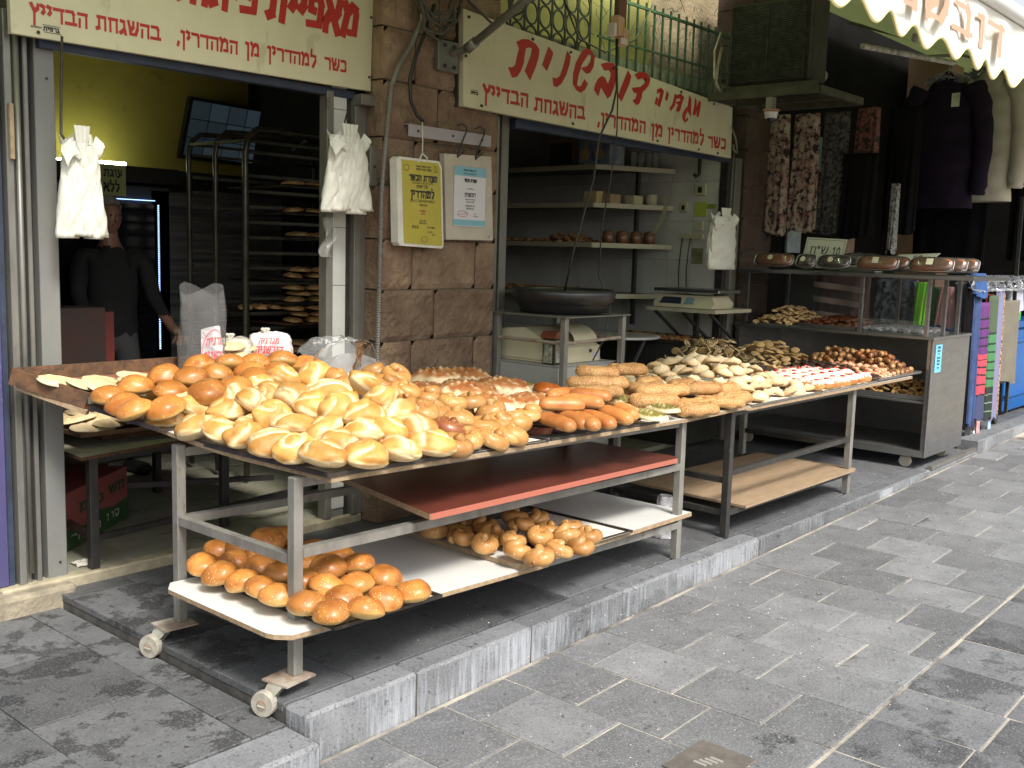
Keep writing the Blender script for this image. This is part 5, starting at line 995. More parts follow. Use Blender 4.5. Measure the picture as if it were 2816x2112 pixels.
P_chip = [dome(k+5, .040, .015, 0).mesh('chip', C_ch, smooth=True) for k in range(3)]
P_two = [two(dome(9, .036, .014, 0), None, lambda c: 1 if c.x > 0 else 0).mesh('twotone', [C_ch, C_cc], smooth=True)]
P_dark = [dome(12, .040, .010, 0).mesh('florentine', C_cc2, smooth=True)]
P_pink = [two(finger(2, .085, .016), None, lambda c: 1 if c.z > .002 else 0).mesh('pinkstick', [C_ck, C_pk], smooth=True)]
P_rug = [rugel(0).mesh('rugelach', [C_rg, C_cc], smooth=True), rugel(0).mesh('rugelach', [bread_mat('rugelach pale', (.50, .30, .13), (.34, .17, .06), (.5, .3, .1), rough=.4), C_cc], smooth=True)]
P_dn = [dough(k).mesh('doughnut', [C_dn, C_sug, C_jam], smooth=True) for k in range(3)]
P_ringj = [ring(.062, .062, .0135, 3, n=20, m=7).mesh('jamring', [bread_mat('sugared ring', (.70, .52, .28), (.6, .38, .16), (.66, .3, .15), rough=.7)], smooth=True)]
P_ringb = [ring(.075, .075, .014, 4, n=20, m=7).mesh('ringbiscuit', [bread_mat('ring biscuit crust', (.56, .34, .13), (.46, .25, .08), (.6, .4, .18), rough=.6)], smooth=True)]
P_brn = [bun(50, .032, .024, .25).mesh('brownpastry', bread_mat('dark pastry crust', (.17, .05, .018), (.10, .03, .012), (.25, .1, .04), rough=.35, coat=.3), smooth=True)]
P_coc = [bun(60, .032, .026, .2).mesh('coconutball', mat('coconut coat', (.10, .09, .085), (.34, .34, .34), scale=45, rough=.8), smooth=True)]
n = 0
n += heap('domed_cookie', P_dome, (5.53, 6.42, 2.95, 4.0), .80, .17, .105, 'pale domed shortbread cookie in the white cookie heap', 'cookie', 'pale domed cookies heaped left on the second table', .45, 1, .38, th=.04, sc=1.35)
n += heap('doughnut', P_dn, (6.50, 7.32, 2.95, 3.42), .805, .012, .128, 'jam doughnut dusted with icing sugar, front of the second table', 'doughnut', 'sugared jam doughnuts in rows', .12, 2, .1, layers=False, jit=.06, sc=1.22)
n += heap('pinwheel_cookie', P_pin, (6.55, 7.35, 3.75, 4.30), .80, .20, .082, 'brown and cream pinwheel cookie in the tall heap at the back', 'cookie', 'pinwheel cookies heaped at the back of the second table', .9, 3, .2, th=.03)
n += heap('two_tone_cookie', P_two, (6.75, 7.25, 3.46, 3.70), .80, .07, .080, 'half chocolate dipped cookie between the pinwheels and the doughnuts', 'cookie', 'half dipped cookies', .7, 4, .1, layers=False)
n += heap('chocolate_chip_cookie', P_chip, (7.40, 8.15, 3.72, 4.25), .80, .15, .085, 'chocolate chip cookie in the heap in front of the steel case', 'cookie', 'chocolate chip cookies heaped at the back right', .5, 5, .2, th=.03)
n += heap('chocolate_florentine', P_dark, (7.38, 7.74, 3.18, 3.66), .805, .05, .072, 'flat dark speckled chocolate biscuit behind the doughnuts', 'biscuit', 'dark flat biscuits', .25, 6, .1, layers=False)
n += heap('chocolate_florentine', P_dark, (7.36, 7.52, 2.95, 3.14), .805, .02, .070, 'flat dark chocolate biscuit at the tray front beside the last doughnut', 'biscuit', 'dark flat biscuits at the tray front', .25, 16, .1, layers=False)
n += heap('pink_stick', P_pink, (7.52, 7.80, 2.94, 3.45), .81, .045, .062, 'pink sprinkled biscuit stick between chocolate biscuits and rugelach', 'biscuit', 'pink sprinkled sticks', .2, 7, .1, layers=False, zrot=.9)
n += heap('rugelach', P_rug, (7.78, 8.16, 2.93, 3.70), .81, .12, .066, 'striped chocolate rugelach in the glossy heap at the table end', 'rugelach', 'striped rugelach heaped at the right end', .45, 8, .16, th=.04, zrot=.7)
n += heap('ring_biscuit', P_ringb, (8.40, 8.93, 2.90, 3.50), .57, .09, .075, 'tan ring biscuit on the middle shelf of the steel case', 'biscuit', 'tan ring biscuits in the deep tray', .7, 9, .15, layers=False)
n += heap('jam_ring', P_ringj, (8.38, 8.92, 3.98, 4.42), 1.08, .13, .062, 'sugared jam ring on the case worktop, left tray', 'biscuit', 'sugared jam rings piled in the left case tray', .5, 10, .16, th=.025)
n += heap('brown_pastry', P_brn, (8.42, 8.93, 3.52, 3.95), 1.09, .05, .06, 'dark glazed pastry in the deep middle tray of the case', 'pastry', 'dark glazed pastries', .4, 11, .1, layers=False)
n += heap('coconut_ball', P_coc, (8.42, 8.93, 2.97, 3.44), 1.085, .005, .068, 'grey coconut ball behind the small glass pane of the case', 'sweet', 'grey coconut balls', .3, 12, .1, layers=False, jit=.1)
print('small pastries', n)
# pitas
P_pt = [slab(k+70, .115, .062, .022, 5, .05, .3).mesh('pita', C_pita, smooth=True) for k in range(2)]
def pitas(lst, label, grp):
    for i, (x, y, z, a, t) in enumerate(lst): tag(inst('pita_bread', P_pt[i % 2], (x, y, z), (t, t*.6, a)), label, 'pita', grp)
pitas([(2.16, 4.52, 1.005, .2, .3), (2.26, 4.48, .985, .5, .35), (2.36, 4.50, .99, .1, .3), (2.33, 4.42, .965, .4, .35), (2.46, 4.44, .985, .8, .3), (2.52, 4.50, 1.0, .3, .3), (2.42, 4.38, .955, .2, .3)], 'pale floury flatbread lying in the scorched wooden tray', 'flatbreads in the wooden tray')
pitas([(2.52+.09*(i % 5), 4.95+.16*(i//5), .70+.012*(i % 3), i*.7, .12) for i in range(15)], 'pale flatbread stacked on the inner table below the wooden tray', 'flatbreads on the inner table')
# ------------------------------------------------------------ steel stand with the big black lid
sd_ = thing('steel_stand', (5.11, 4.0, 0), 'grey angle steel stand carrying the black basin in front of the cash drawer', 'stand')
for (x, y) in ((5.115, 4.0), (5.735, 4.0), (5.115, 4.56), (5.735, 4.56)):
    s = MB(); s.box(x-.019, y-.019, 0, x+.019, y+.019, 1.235, bev=.002); s.build('leg', M_legs, sd_)
s = MB(); s.box(5.075, 3.96, 1.237, 5.775, 4.60, 1.245); s.build('top_plate', M_steel, sd_)
for p, q in (((5.115, 4.56, 1.08), (5.115, 4.0, 1.075)), ((5.115, 4.0, 1.075), (5.735, 4.0, 1.09)), ((5.735, 4.0, 1.09), (5.735, 4.56, 1.08))):
    s = MB(); s.tube([p, q], .011, 8); s.build('crossbar', M_rust, sd_)
M_plast = mat('black moulded plastic', (.012, .012, .013), (.02, .02, .021), scale=9, rough=.33, spec=.6)
s = MB(); s.lathe([(.25, 0), (.285, .012), (.305, .055), (.31, .065), (.335, .08), (.342, .13), (.336, .152), (.325, .158), (.31, .153), (.30, .13), (.28, .095), (.02, .085)], (5.44, 4.27, 1.246), 48)
tag(s.build('black_basin', M_plast, smooth=True), 'big round black plastic basin on the steel stand', 'basin')
# cash drawer, register, tin
cbx_ = thing('grey_cabinet', (5.3, 4.3, 0), 'grey steel cabinet with a yellow sticker, behind the steel stand', 'cabinet')
M_gbox = mat('light grey enamel', (.38, .38, .36), (.33, .33, .31), scale=5, rough=.45)
s = MB(); s.box(5.135, 4.06, .1, 5.75, 4.76, .918, bev=.004); s.build('body', M_gbox, cbx_)
s = MB(); s.box(5.131, 4.05, .921, 5.755, 4.765, .927); s.build('top', M_gbox, cbx_)
s = MB(); s.box(5.130, 4.60, .80, 5.1335, 4.655, .905); y_ = s.build('sticker', mat('yellow sticker', (.72, .66, .02), rough=.5), cbx_)
fx = lambda u, v, d: (5.1295-d, u, v)
s = MB(); s.quad(*[fx(a, b, .0005) for a, b in ((4.612, .845), (4.644, .845), (4.644, .875), (4.612, .875))]); s.quad(*[fx(a, b, .0005) for a, b in ((4.606, .806), (4.65, .806), (4.65, .826), (4.606, .826))]); s.build('print', M_blk, y_, fix=False)
cr = thing('cash_register', (5.45, 4.4, .93), 'cream plastic cash register on the grey cabinet, behind the steel stand', 'cash register')
M_cream = mat('cream plastic', (.56, .52, .36), (.50, .46, .31), scale=5, rough=.45)
s = MB(); s.prism([(4.12, .93), (4.74, .93), (4.76, 1.03), (4.74, 1.10), (4.62, 1.13), (4.40, 1.15), (4.12, 1.03)], lambda p: (5.20, p[0], p[1]), lambda p: (5.66, p[0], p[1])); s.build('body', M_cream, cr)
s = MB(); s.box(5.19, 4.14, .945, 5.198, 4.74, 1.02, bev=.003); s.build('drawer_front', M_cream, cr)
s = MB(); s.grid(10, 8, lambda u, v: (5.42+.25*u, 4.13+.20*(1-math.cos(v*math.pi/2))+.02, 1.05+.12*math.sin(v*math.pi/2))); s.build('lid', M_cream, cr, smooth=True)
s = MB(); s.lathe([(.012, -.004), (.012, .004)], (5.55, 4.116, 1.0), 12, ax='y'); s.build('lock', M_iron, cr)
s = MB(); s.box(5.58, 4.1175, .955, 5.64, 4.1195, .99); s.build('label', mat('grey label', (.4, .4, .5)), cr)
tn = thing('coffee_tin', (5.19, 4.15, .93), 'dark tin with a brown lid and a picture, standing before the cash register', 'tin')
s = MB(); s.box(5.145, 4.10, .93, 5.235, 4.20, 1.095, bev=.004); s.build('body', mat('dark printed tin', (.03, .022, .02), (.05, .03, .025), scale=20, rough=.3), tn)
s = MB(); s.prism([(5.135, 1.096), (5.245, 1.096), (5.24, 1.112), (5.22, 1.14), (5.16, 1.14), (5.14, 1.112)], lambda p: (p[0], 4.09, p[1]), lambda p: (p[0], 4.21, p[1])); s.build('lid', mat('brown lid', (.15, .045, .025), rough=.3), tn)
s = MB(); s.box(5.155, 4.0965, .945, 5.225, 4.0985, 1.085); pn = s.build('picture', mat('pale picture card', (.42, .45, .32), (.2, .22, .18), scale=30, rough=.5), tn)
s = MB(); s.lathe([(.001, -.001), (.03, -.001), (.03, 0), (.001, .001)], (5.19, 4.0955, 1.03), 20, ax='y'); s.build('print', mat('dark scene', (.05, .04, .04), (.4, .35, .3), scale=60), pn)
s = MB(); s.box(5.141, 4.115, .94, 5.1435, 4.185, 1.08); s.build('picture', mat('pale picture card b', (.4, .42, .3), (.12, .12, .1), scale=45, rough=.5), tn)
s = MB(); s.box(5.2365, 4.115, .95, 5.239, 4.18, 1.08); s.build('label', mat('light blue label', (.35, .6, .75), rough=.5), tn)
# ------------------------------------------------------------ plastic bag bundles
M_bag = fabric_glow('white carrier bag plastic', (.78, .78, .70), (.6, .6, .5), .3)
M_bag2 = mat('white bag stack', (.60, .60, .53), (.52, .52, .45), scale=3, rough=.4, bump=.004, bscale=12)
def bag_bundle(x0, x1, y, zt, zb, label, seed, fan=1.0, plain=False):
    random.seed(seed); r = thing('bag_bundle', ((x0+x1)/2, y, zb), label, 'bags', 'bundles of white carrier bags hanging at the shop fronts' if 0 else None)
    w = x1-x0; n = 4 if plain else 7
    for k in range(n):
        cxk = x0+w*(.5 if plain else (.18+.64*k/(n-1))); hw = w*(.46 if plain else .17); tz = zt-.04-random.uniform(0, .03); bz = zb+random.uniform(-.008, .015); ph = random.uniform(0, 6)
        def fn(u, v, cxk=cxk, hw=hw, tz=tz, bz=bz, k=k, ph=ph):
            xm = (x0+x1)/2; sp = .45+.55*v**.7 if not plain else .97; xx = xm+(cxk-xm)*sp
            dep = .018+.022*v
            a = 2*math.pi*u; X = xx+hw*(.75+.25*v)*math.cos(a)*(1+.08*math.sin(6*v+ph)); Y = y-.028*k*(.25 if plain else .12)+dep*math.sin(a)*(1+.3*math.sin(9*v+ph+k))+.006*math.sin(26*v+5*a)
            return (X, Y-.004*k, tz+(bz-tz)*v)
        s = MB(); s.grid(20, 22, fn, closed_u=True); i = len(s.v)-20; s.f.append(tuple(range(i, i+20))); s.mi.append(0)
        s.build('bag', M_bag2, r, smooth=True)
    for sg in (-1, 1):          # handles spread at the top
        def fh(u, v, sg=sg):
            X = (x0+x1)/2+sg*w*(.10+.30*v)+.012*math.sin(u*9+v*5); return (X, y-.035+.025*math.cos(u*5+sg), zt-.03-.10*u-.03*v*u+.02*math.sin(v*7))
        s = MB(); s.grid(8, 10, fh); s.build('handle', M_bag, r, smooth=True)
    s = MB(); s.grid(14, 10, lambda u, v: ((x0+x1)/2+w*.24*(u-.5)*(1.3-v*.5), y-.04-.012*math.sin(u*20), zt+.02-.10*v)); s.build('gathered_top', M_bag, r, smooth=True)
    return r
bag_bundle(2.185, 2.405, 4.585, 2.12, 1.65, 'left bundle of white carrier bags hanging from a black rod at the first shop', 31)
bag_bundle(3.66, 3.99, 4.58, 2.29, 1.83, 'bundle of white carrier bags hanging right of the first shop, beside the conduit', 32)
bag_bundle(7.46, 7.93, 4.42, 2.02, 1.54, 'flat stack of white carrier bags hanging below the right end of the second sign', 33, plain=True)
s = MB(); s.tube([(2.245, 4.6, 2.52), (2.235, 4.6, 2.3), (2.222, 4.585, 2.10), (2.228, 4.57, 2.08)], .006, 6); tag(s.build('hook_rod', M_iron, smooth=True), 'thin black rod holding the left bag bundle', 'rod')
s = MB(); s.tube([(3.90, 4.62, 2.45), (3.85, 4.6, 2.36), (3.80, 4.56, 2.30), (3.82, 4.54, 2.27)], .005, 6); tag(s.build('hook_wire', M_iron, smooth=True), 'black wire hook over the bag bundle right of the first shop', 'hook')
hw = MB(); hw.tube([(7.87, 4.47, 2.72), (7.90, 4.44, 2.62), (7.93, 4.44, 2.54), (7.90, 4.42, 2.50), (7.84, 4.42, 2.52), (7.85, 4.43, 2.57)], .008, 6); hw.tube([(7.87, 4.43, 2.51), (7.86, 4.43, 2.25), (7.84, 4.42, 2.02)], .004, 5)
tag(hw.build('hook_wire', M_alu, smooth=True), 'twisted wire hook holding the flat bag stack at the right end of the second sign', 'hook')
s = MB(); s.grid(10, 14, lambda u, v: (3.74+.08*u+.02*math.sin(v*6), 4.66+.02*math.sin(u*6+v*9), 1.80-.22*v)); tag(s.build('torn_bag', film('torn clear bag', (.6, .6, .55), .25), smooth=True), 'torn clear plastic scrap below the right bag bundle of the first shop', 'plastic scrap')
# ------------------------------------------------------------ kosher certificates and hanger rail
rl = thing('hanger_rail', (4.6, 4.5, 2.3), 'grey metal angle rail screwed on the stone pilaster above the certificates', 'rail')
s = MB(); s.box(4.235, 4.505, 2.285, 4.945, 4.509, 2.355); s.box(4.235, 4.509, 2.351, 4.945, 4.55, 2.356); s.build('angle', mat('mauve grey steel', (.30, .28, .29), rough=.5), rl)
for X in (4.31, 4.60, 4.86):
    s = MB(); s.lathe([(.008, -.003), (.006, .002)], (X, 4.502, 2.32), 8, ax='y'); s.build('screw', M_iron, rl)
M_foam = mat('white foam board', (.66, .66, .60), (.56, .55, .48), scale=8, rough=.8, bump=.002)
c1 = thing('certificate', (4.27, 4.49, 1.65), 'yellow kosher certificate on thick white foam hanging from a cord, left', 'certificate')
s = MB(); s.prism([(4.12, 1.675), (4.135, 1.655), (4.475, 1.645), (4.49, 1.66), (4.462, 2.12), (4.44, 2.155), (4.12, 2.158), (4.10, 2.14)], lambda p: (p[0], 4.455, p[1]), lambda p: (p[0], 4.515, p[1])); s.build('foam_board', M_foam, c1)
s = MB(); s.prism([(4.165, 1.67), (4.475, 1.66), (4.448, 2.11), (4.43, 2.143), (4.135, 2.143)], lambda p: (p[0], 4.452, p[1]), lambda p: (p[0], 4.454, p[1])); ys = s.build('yellow_sheet', mat('mustard card', (.42, .36, .035), (.36, .31, .03), scale=3, rough=.35), c1)
fc = plane_y(4.4515); xc = 4.30
s = MB()
wordc(s, 'תעודת הכשר', fc, xc+.008, 2.03, .034, asp=.85, wh=.26, wv=.2); wordc(s, 'למהדרין', fc, xc+.005, 1.935, .040, asp=.95, wh=.25, wv=.18)
wordc(s, 'הרבנות הראשית לישראל', fc, xc+.01, 2.108, .010, wh=.2); wordc(s, 'מועצה דתית ירושלים', fc, xc+.01, 2.09, .012, wh=.2)
wordc(s, 'חלבי ופרווה', fc, xc, 1.99, .016); wordc(s, 'תוקף התעודה', fc, xc+.01, 1.888, .010)
wordc(s, 'בחסות רבנות', fc, xc+.01, 1.80, .008); wordc(s, 'מחלקת הכשרות', fc, xc+.01, 1.785, .008); wordc(s, '51.21.13', fc, xc-.05, 1.758, .015, wh=.2); wordc(s, 'בתוקף עד יום', fc, xc+.08, 1.76, .010)
wordc(s, 'חתימת הרב', fc, xc+.07, 1.735, .007); wordc(s, 'חותמת', fc, xc+.1, 1.72, .007)
n = 20
strokes(s, [[(4.172+.020*math.cos(2*math.pi*k/n), 2.10+.017*math.sin(2*math.pi*k/n)) for k in range(n+1)], [(4.325+.026*math.cos(2*math.pi*k/n), 1.695+.016*math.sin(2*math.pi*k/n)) for k in range(n+1)], [(4.39, 2.085), (4.395, 2.12), (4.405, 2.125), (4.41, 2.085)], [(4.40, 2.09), (4.42, 2.09), (4.418, 2.12)]], fc, .002, .002)
s.build('lettering', M_blk, ys, fix=False)
latin('KOSHER CERTIFICATE', .017, lambda u, v, d: (xc+.005+u, 4.4515-d, 2.012+v), 'lettering', M_blk, ys); latin('OLAT DEPARTMENT', .022, lambda u, v, d: (xc+.005+u, 4.4515-d, 1.908+v), 'lettering', M_blk, ys)
s = MB(); wordc(s, 'דובשנית', fc, xc+.01, 1.853, .012); wordc(s, 'אגריפס', fc, xc+.01, 1.838, .009); s.build('lettering', M_red, ys, fix=False)
s = MB(); s.tube([(4.31, 4.47, 2.37), (4.306, 4.46, 2.25), (4.30, 4.455, 2.19)], .004, 5); s.tube([(4.30, 4.455, 2.19), (4.27, 4.45, 2.145), (4.265, 4.46, 2.13)], .005, 5); s.tube([(4.30, 4.455, 2.19), (4.335, 4.45, 2.165), (4.34, 4.46, 2.14)], .005, 5); s.build('cord', M_bag2, c1, smooth=True)
c2 = thing('certificate', (4.73, 4.49, 1.69), 'white certificate with light blue bands on a worn board, hanging by two black hooks', 'certificate')
s = MB(); s.prism([(4.55, 1.70), (4.975, 1.705), (4.94, 2.225), (4.52, 2.21)], lambda p: (p[0], 4.495, p[1]), lambda p: (p[0], 4.535, p[1])); s.build('backing_board', mat('worn pale board', (.46, .42, .34), (.38, .34, .27), scale=5, rough=.7, c3=(.12, .09, .06), scale3=8, amt3=.5, th3=.62), c2)
s = MB(); s.box(4.605, 4.488, 1.785, 4.885, 4.4925, 2.145); sh = s.build('sheet', mat('white sheet', (.56, .55, .56), rough=.4), c2)
for za, zb_ in ((2.09, 2.145), (1.79, 1.825)): s = MB(); s.box(4.605, 4.4865, za, 4.885, 4.4875, zb_); s.build('band', mat('light blue band', (.17, .38, .45), rough=.4), sh)
fc = plane_y(4.4862); s = MB()
wordc(s, 'בד"ץ שארית ישראל', fc, 4.74, 2.118, .012); wordc(s, 'ועד הכשרות לקהל עדת ירושלים', fc, 4.74, 2.10, .007); wordc(s, 'תעודת הכשר', fc, 4.745, 2.055, .018, wh=.3, wv=.25)
wordc(s, 'הננו לאשר בזה כי', fc, 4.745, 2.01, .007); wordc(s, 'דובשנית', fc, 4.745, 1.965, .024, wh=.2); wordc(s, 'שוק מחנה יהודה ירושלים', fc, 4.745, 1.945, .007); wordc(s, 'מאפים ועוגות כשרים', fc, 4.745, 1.93, .007)
wordc(s, 'כשר פרווה למהדרין', fc, 4.745, 1.905, .009); wordc(s, 'לכל ימות השנה', fc, 4.745, 1.888, .009); wordc(s, 'בברכה', fc, 4.79, 1.86, .006); wordc(s, 'הרב המכשיר', fc, 4.80, 1.845, .006)
s.build('lettering', M_blk, sh, fix=False)
s = MB(); strokes(s, [[(4.68+.045*math.cos(2*math.pi*k/n), 1.86+.018*math.sin(2*math.pi*k/n)) for k in range(n+1)], [(4.65, 1.855), (4.72, 1.865)]], fc, .002, .002); s.build('stamp', M_red, sh, fix=False)
for i, (xa, xb) in enumerate(((4.63, 4.70), (4.79, 4.86))):
    s = MB(); s.tube([(xa, 4.49, 2.205), (xa+.01, 4.49, 2.24), (xb-.01, 4.48, 2.35), (xb+.004, 4.49, 2.385), (xb-.03, 4.50, 2.40), (xb-.055, 4.51, 2.385)], .005, 6); s.tube([(xa-.005, 4.488, 2.195), (xa+.03, 4.48, 2.225), (xa+.05, 4.48, 2.24)], .004, 5)
    tag(s.build('wire_hook', M_iron, smooth=True), ('left', 'right')[i]+' black wire hook carrying the white certificate', 'hook')
# conduit and cables on the pilaster
s = MB()
for k in range(120):
    t = k/119; z = .85+(2.56-.85)*t; x = 4.035+.02*math.sin(t*2)+.15*max(0, t-.62)**1.3*1.6; yq = 4.53; i0 = len(s.v)
    for rr, dz in ((.0125, 0), (.0155, .005), (.0125, .010)):
        for j in range(8): a = 2*math.pi*j/8; s.v.append((x+rr*math.cos(a), yq+rr*math.sin(a), z+dz))
    for q in range(2):
        for j in range(8): s.f.append((i0+q*8+j, i0+q*8+(j+1) % 8, i0+(q+1)*8+(j+1) % 8, i0+(q+1)*8+j)); s.mi.append(0)
s.tube([(4.035+.02*math.sin(t*2)+.15*max(0, t-.62)**1.3*1.6, 4.53, .85+1.71*t) for t in [q/30 for q in range(31)]], .0126, 8)
s.tube([(4.125, 4.53, 2.56), (4.17, 4.52, 2.68), (4.26, 4.52, 2.80), (4.34, 4.52, 2.95), (4.36, 4.52, 3.3)], .014, 8)
tag(s.build('flexible_conduit', M_alu), 'ribbed metal conduit running down the left edge of the pilaster', 'conduit')
M_cable = mat('black cable', (.015, .015, .014), rough=.4)
s = MB(); s.tube([(4.42, 4.50, 3.05), (4.34, 4.49, 2.88), (4.27, 4.49, 2.74), (4.225, 4.49, 2.60), (4.225, 4.48, 2.48), (4.27, 4.47, 2.40), (4.315, 4.47, 2.375)], .011, 8); tag(s.build('cable', M_cable, smooth=True), 'thick black cable bending down to the certificate cord', 'cable')
cn = thing('cable_bundle', (4.45, 4.45, 2.9), 'loop of dusty cables bunched at the top of the pilaster', 'cables'); random.seed(8)
for k in range(9):
    xc_ = 4.42+random.uniform(-.04, .04); zc = 3.12+random.uniform(-.05, .05); ra = random.uniform(.12, .2); rb_ = random.uniform(.16, .24); P = []
    for j in range(22): a = math.pi+math.pi*j/21; P.append((xc_+ra*math.cos(a)+.01*math.sin(j+k), 4.46+.02*math.sin(j*.7+k), zc+rb_*math.sin(a)))
    P = [(P[0][0], 4.46, 3.6)]+P+[(P[-1][0]+.02, 4.46, 3.6)]; s = MB(); s.tube(P, random.uniform(.005, .009), 6); s.build('cable', mat('dusty cable', (.05, .048, .04), (.09, .085, .06), scale=30, rough=.7), cn, smooth=True)
s = MB(); s.tube([(4.55, 4.4, 3.3), (4.62, 4.42, 3.10), (4.85, 4.42, 3.0), (5.1, 4.42, 3.12), (5.3, 4.45, 3.3)], .008, 6); s.tube([(5.55, 4.45, 3.3), (5.7, 4.42, 3.06), (6.0, 4.42, 3.02), (6.35, 4.42, 3.16), (6.6, 4.45, 3.45)], .006, 6); tag(s.build('cable', M_cable, smooth=True), 'thin cable sagging across the window grille above the second sign', 'cable')
# hanging socket block in front of the second sign
jb = thing('socket_block', (5.45, 3.9, 2.95), 'peach coloured socket block with plugs hanging from a wooden batten before the second sign', 'socket')
M_peach = mat('peach plastic', (.58, .36, .22), rough=.5)
s = MB(); s.box(5.36, 3.87, 2.97, 5.46, 3.93, 3.09, bev=.006, rot=.3); s.box(5.43, 3.88, 2.93, 5.52, 3.94, 3.03, bev=.006, rot=.3); s.build('block', M_peach, jb)
s = MB(); s.box(5.325, 3.86, 2.96, 5.355, 3.92, 3.04, bev=.006); s.box(5.39, 3.85, 2.925, 5.45, 3.87, 2.96, bev=.005); s.build('plug', mat('white plug', (.6, .55, .5), rough=.4), jb)
s = MB(); s.box(5.475, 3.94, 3.03, 5.56, 3.98, 3.6, bev=.004); s.build('batten', mat('reddish batten', (.18, .08, .05), rough=.7), jb)
s = MB(); s.tube([(5.43, 3.9, 3.0), (5.45, 3.95, 3.3), (5.46, 3.97, 3.6)], .006, 6); s.build('cord', M_grn, jb)
s = MB(); s.tube([(5.375, 3.88, 2.95), (5.37, 3.87, 2.80), (5.385, 3.87, 2.65), (5.36, 3.88, 2.52), (5.29, 3.92, 2.35), (5.29, 3.95, 2.1), (5.275, 4.0, 1.9), (5.24, 4.05, 1.65), (5.23, 4.1, 1.40)], .007, 6)
s.tube([(5.39, 3.88, 2.95), (5.375, 3.87, 2.82), (5.40, 3.87, 2.6), (5.42, 3.88, 2.4), (5.44, 3.93, 2.1), (5.46, 4.0, 1.8), (5.48, 4.02, 1.5), (5.56, 3.98, 1.30), (5.55, 4.0, 1.1), (5.45, 4.02, .95)], .005, 6)
s.build('flex', M_cable, jb, smooth=True)
# ------------------------------------------------------------ air conditioner on its shelf
ac = thing('air_conditioner', (7.75, 4.0, 3.0), 'dusty dark air conditioner with its cooling fins showing, on a bracket shelf over the dresses', 'air conditioner')
M_fin = mat('dusty fins', (.014, .014, .011), (.06, .06, .05), scale=22, rough=.8, metal=.3)
s = MB(); s.box(7.60, 3.66, 3.0, 7.86, 4.38, 3.62, bev=.01); s.build('casing', mat('rusty dark casing', (.018, .016, .012), (.035, .028, .02), scale=7, rough=.7), ac)
for k in range(40):
    s = MB(); s.box(7.585, 3.70, 3.02+.0148*k, 7.60, 4.36, 3.027+.0148*k); s.build('fin', M_fin, ac)
for k in range(3):
    s = MB(); s.bar((7.58, 3.72+.31*k, 3.01), (7.58, 3.72+.31*k, 3.6), .006); s.build('rib', M_fin, ac)
s = MB(); s.lathe([(.05, -.05), (.055, 0), (.05, .05)], (7.93, 3.75, 3.08), 14, ax='x'); s.build('motor', mat('pale motor', (.22, .21, .16), rough=.6), ac)
s = MB(); s.tube([(7.56, 4.42, 3.30), (7.48, 4.40, 3.15), (7.47, 4.40, 3.0), (7.54, 4.38, 2.92)], .012, 8); s.tube([(7.57, 4.44, 3.42), (7.42, 4.40, 3.25), (7.40, 4.38, 3.05), (7.50, 4.36, 2.91)], .009, 8); s.build('pipe', mat('pale lagged pipe', (.42, .42, .36), (.2, .18, .1), scale=9, rough=.6), ac, smooth=True)
sf = thing('bracket_shelf', (7.8, 4.0, 2.87), 'mossy steel bracket shelf under the air conditioner', 'shelf')
M_moss = mat('mossy steel', (.055, .054, .032), (.03, .028, .018), scale=8, rough=.8)
for p, q in (((7.47, 4.46, 2.90), (7.47, 3.52, 2.90)), ((7.47, 3.52, 2.90), (8.24, 3.52, 2.90)), ((8.24, 3.52, 2.90), (8.24, 4.46, 2.90)), ((7.47, 4.42, 2.90), (8.24, 4.42, 2.90)), ((7.85, 3.52, 2.90), (7.85, 4.44, 2.90)), ((7.60, 3.60, 2.96), (7.60, 4.4, 2.96))):
    s = MB(); s.bar(p, q, .03, .055); s.build('angle_bar', M_moss, sf)
cm = thing('security_camera', (7.47, 3.92, 2.69), 'white dome security camera hanging below the bracket shelf', 'camera')
s = MB(); s.lathe([(.062, .0), (.062, .012)], (7.5, 3.92, 2.765), 20); s.build('base', mat('terracotta ring', (.35, .17, .11)), cm)
s = MB(); s.lathe([(.045, -.05), (.052, -.01), (.054, 0)], (7.5, 3.92, 2.762), 20); s.build('housing', mat('white housing', (.55, .55, .53), rough=.4), cm, smooth=True)
s = MB(); s.lathe([(.005, -.03), (.022, -.022), (.032, -.006), (.033, 0)], (7.5, 3.92, 2.712), 18); s.build('dome', mat('smoked dome', (.02, .02, .03), rough=.08), cm, smooth=True)
s = MB(); s.box(7.46, 3.9, 2.78, 7.53, 3.95, 2.87); s.build('bracket', M_alu, cm)
# ------------------------------------------------------------ inside the first shop
tv = thing('monitor', (4.9, 7.5, 2.3), 'tilted black screen showing grey camera pictures on the yellow wall', 'monitor')
def tvp(u, v, d): return Vector((4.62+.74*u+.02*v, 7.56-.14*(v)-d, 2.30+.47*v-.02*u))
s = MB(); P = [(0, 0), (1, 0), (1, 1), (0, 1)]; s.quad(*[tvp(a, b, .0) for a, b in P]); i = 0; s.quad(*[tvp(a, b, -.05) for a, b in reversed(P)])
for a in range(4): p, q = P[a], P[(a+1) % 4]; s.quad(tvp(*p, 0), tvp(*p, -.05), tvp(*q, -.05), tvp(*q, 0))
s.build('casing', M_iron, tv)
random.seed(14)
for r_ in range(3):
    for c_ in range(4):
        u0, v0 = .04+.23*c_, .06+.30*r_; s = MB(); s.quad(*[tvp(a, b, .002) for a, b in ((u0, v0), (u0+.22, v0), (u0+.22, v0+.285), (u0, v0+.285))])
        g_ = random.uniform(.4, 1); s.build('screen_tile', mat('camera view', (.02, .028, .034), rough=.7, spec=.1, emit=((.03*g_, .045*g_, .055*g_), .35)), tv, fix=False)
rs = thing('round_sign', (5.3, 7.58, 2.45), 'round red sign with white letters on the yellow wall beside the screen', 'sign')
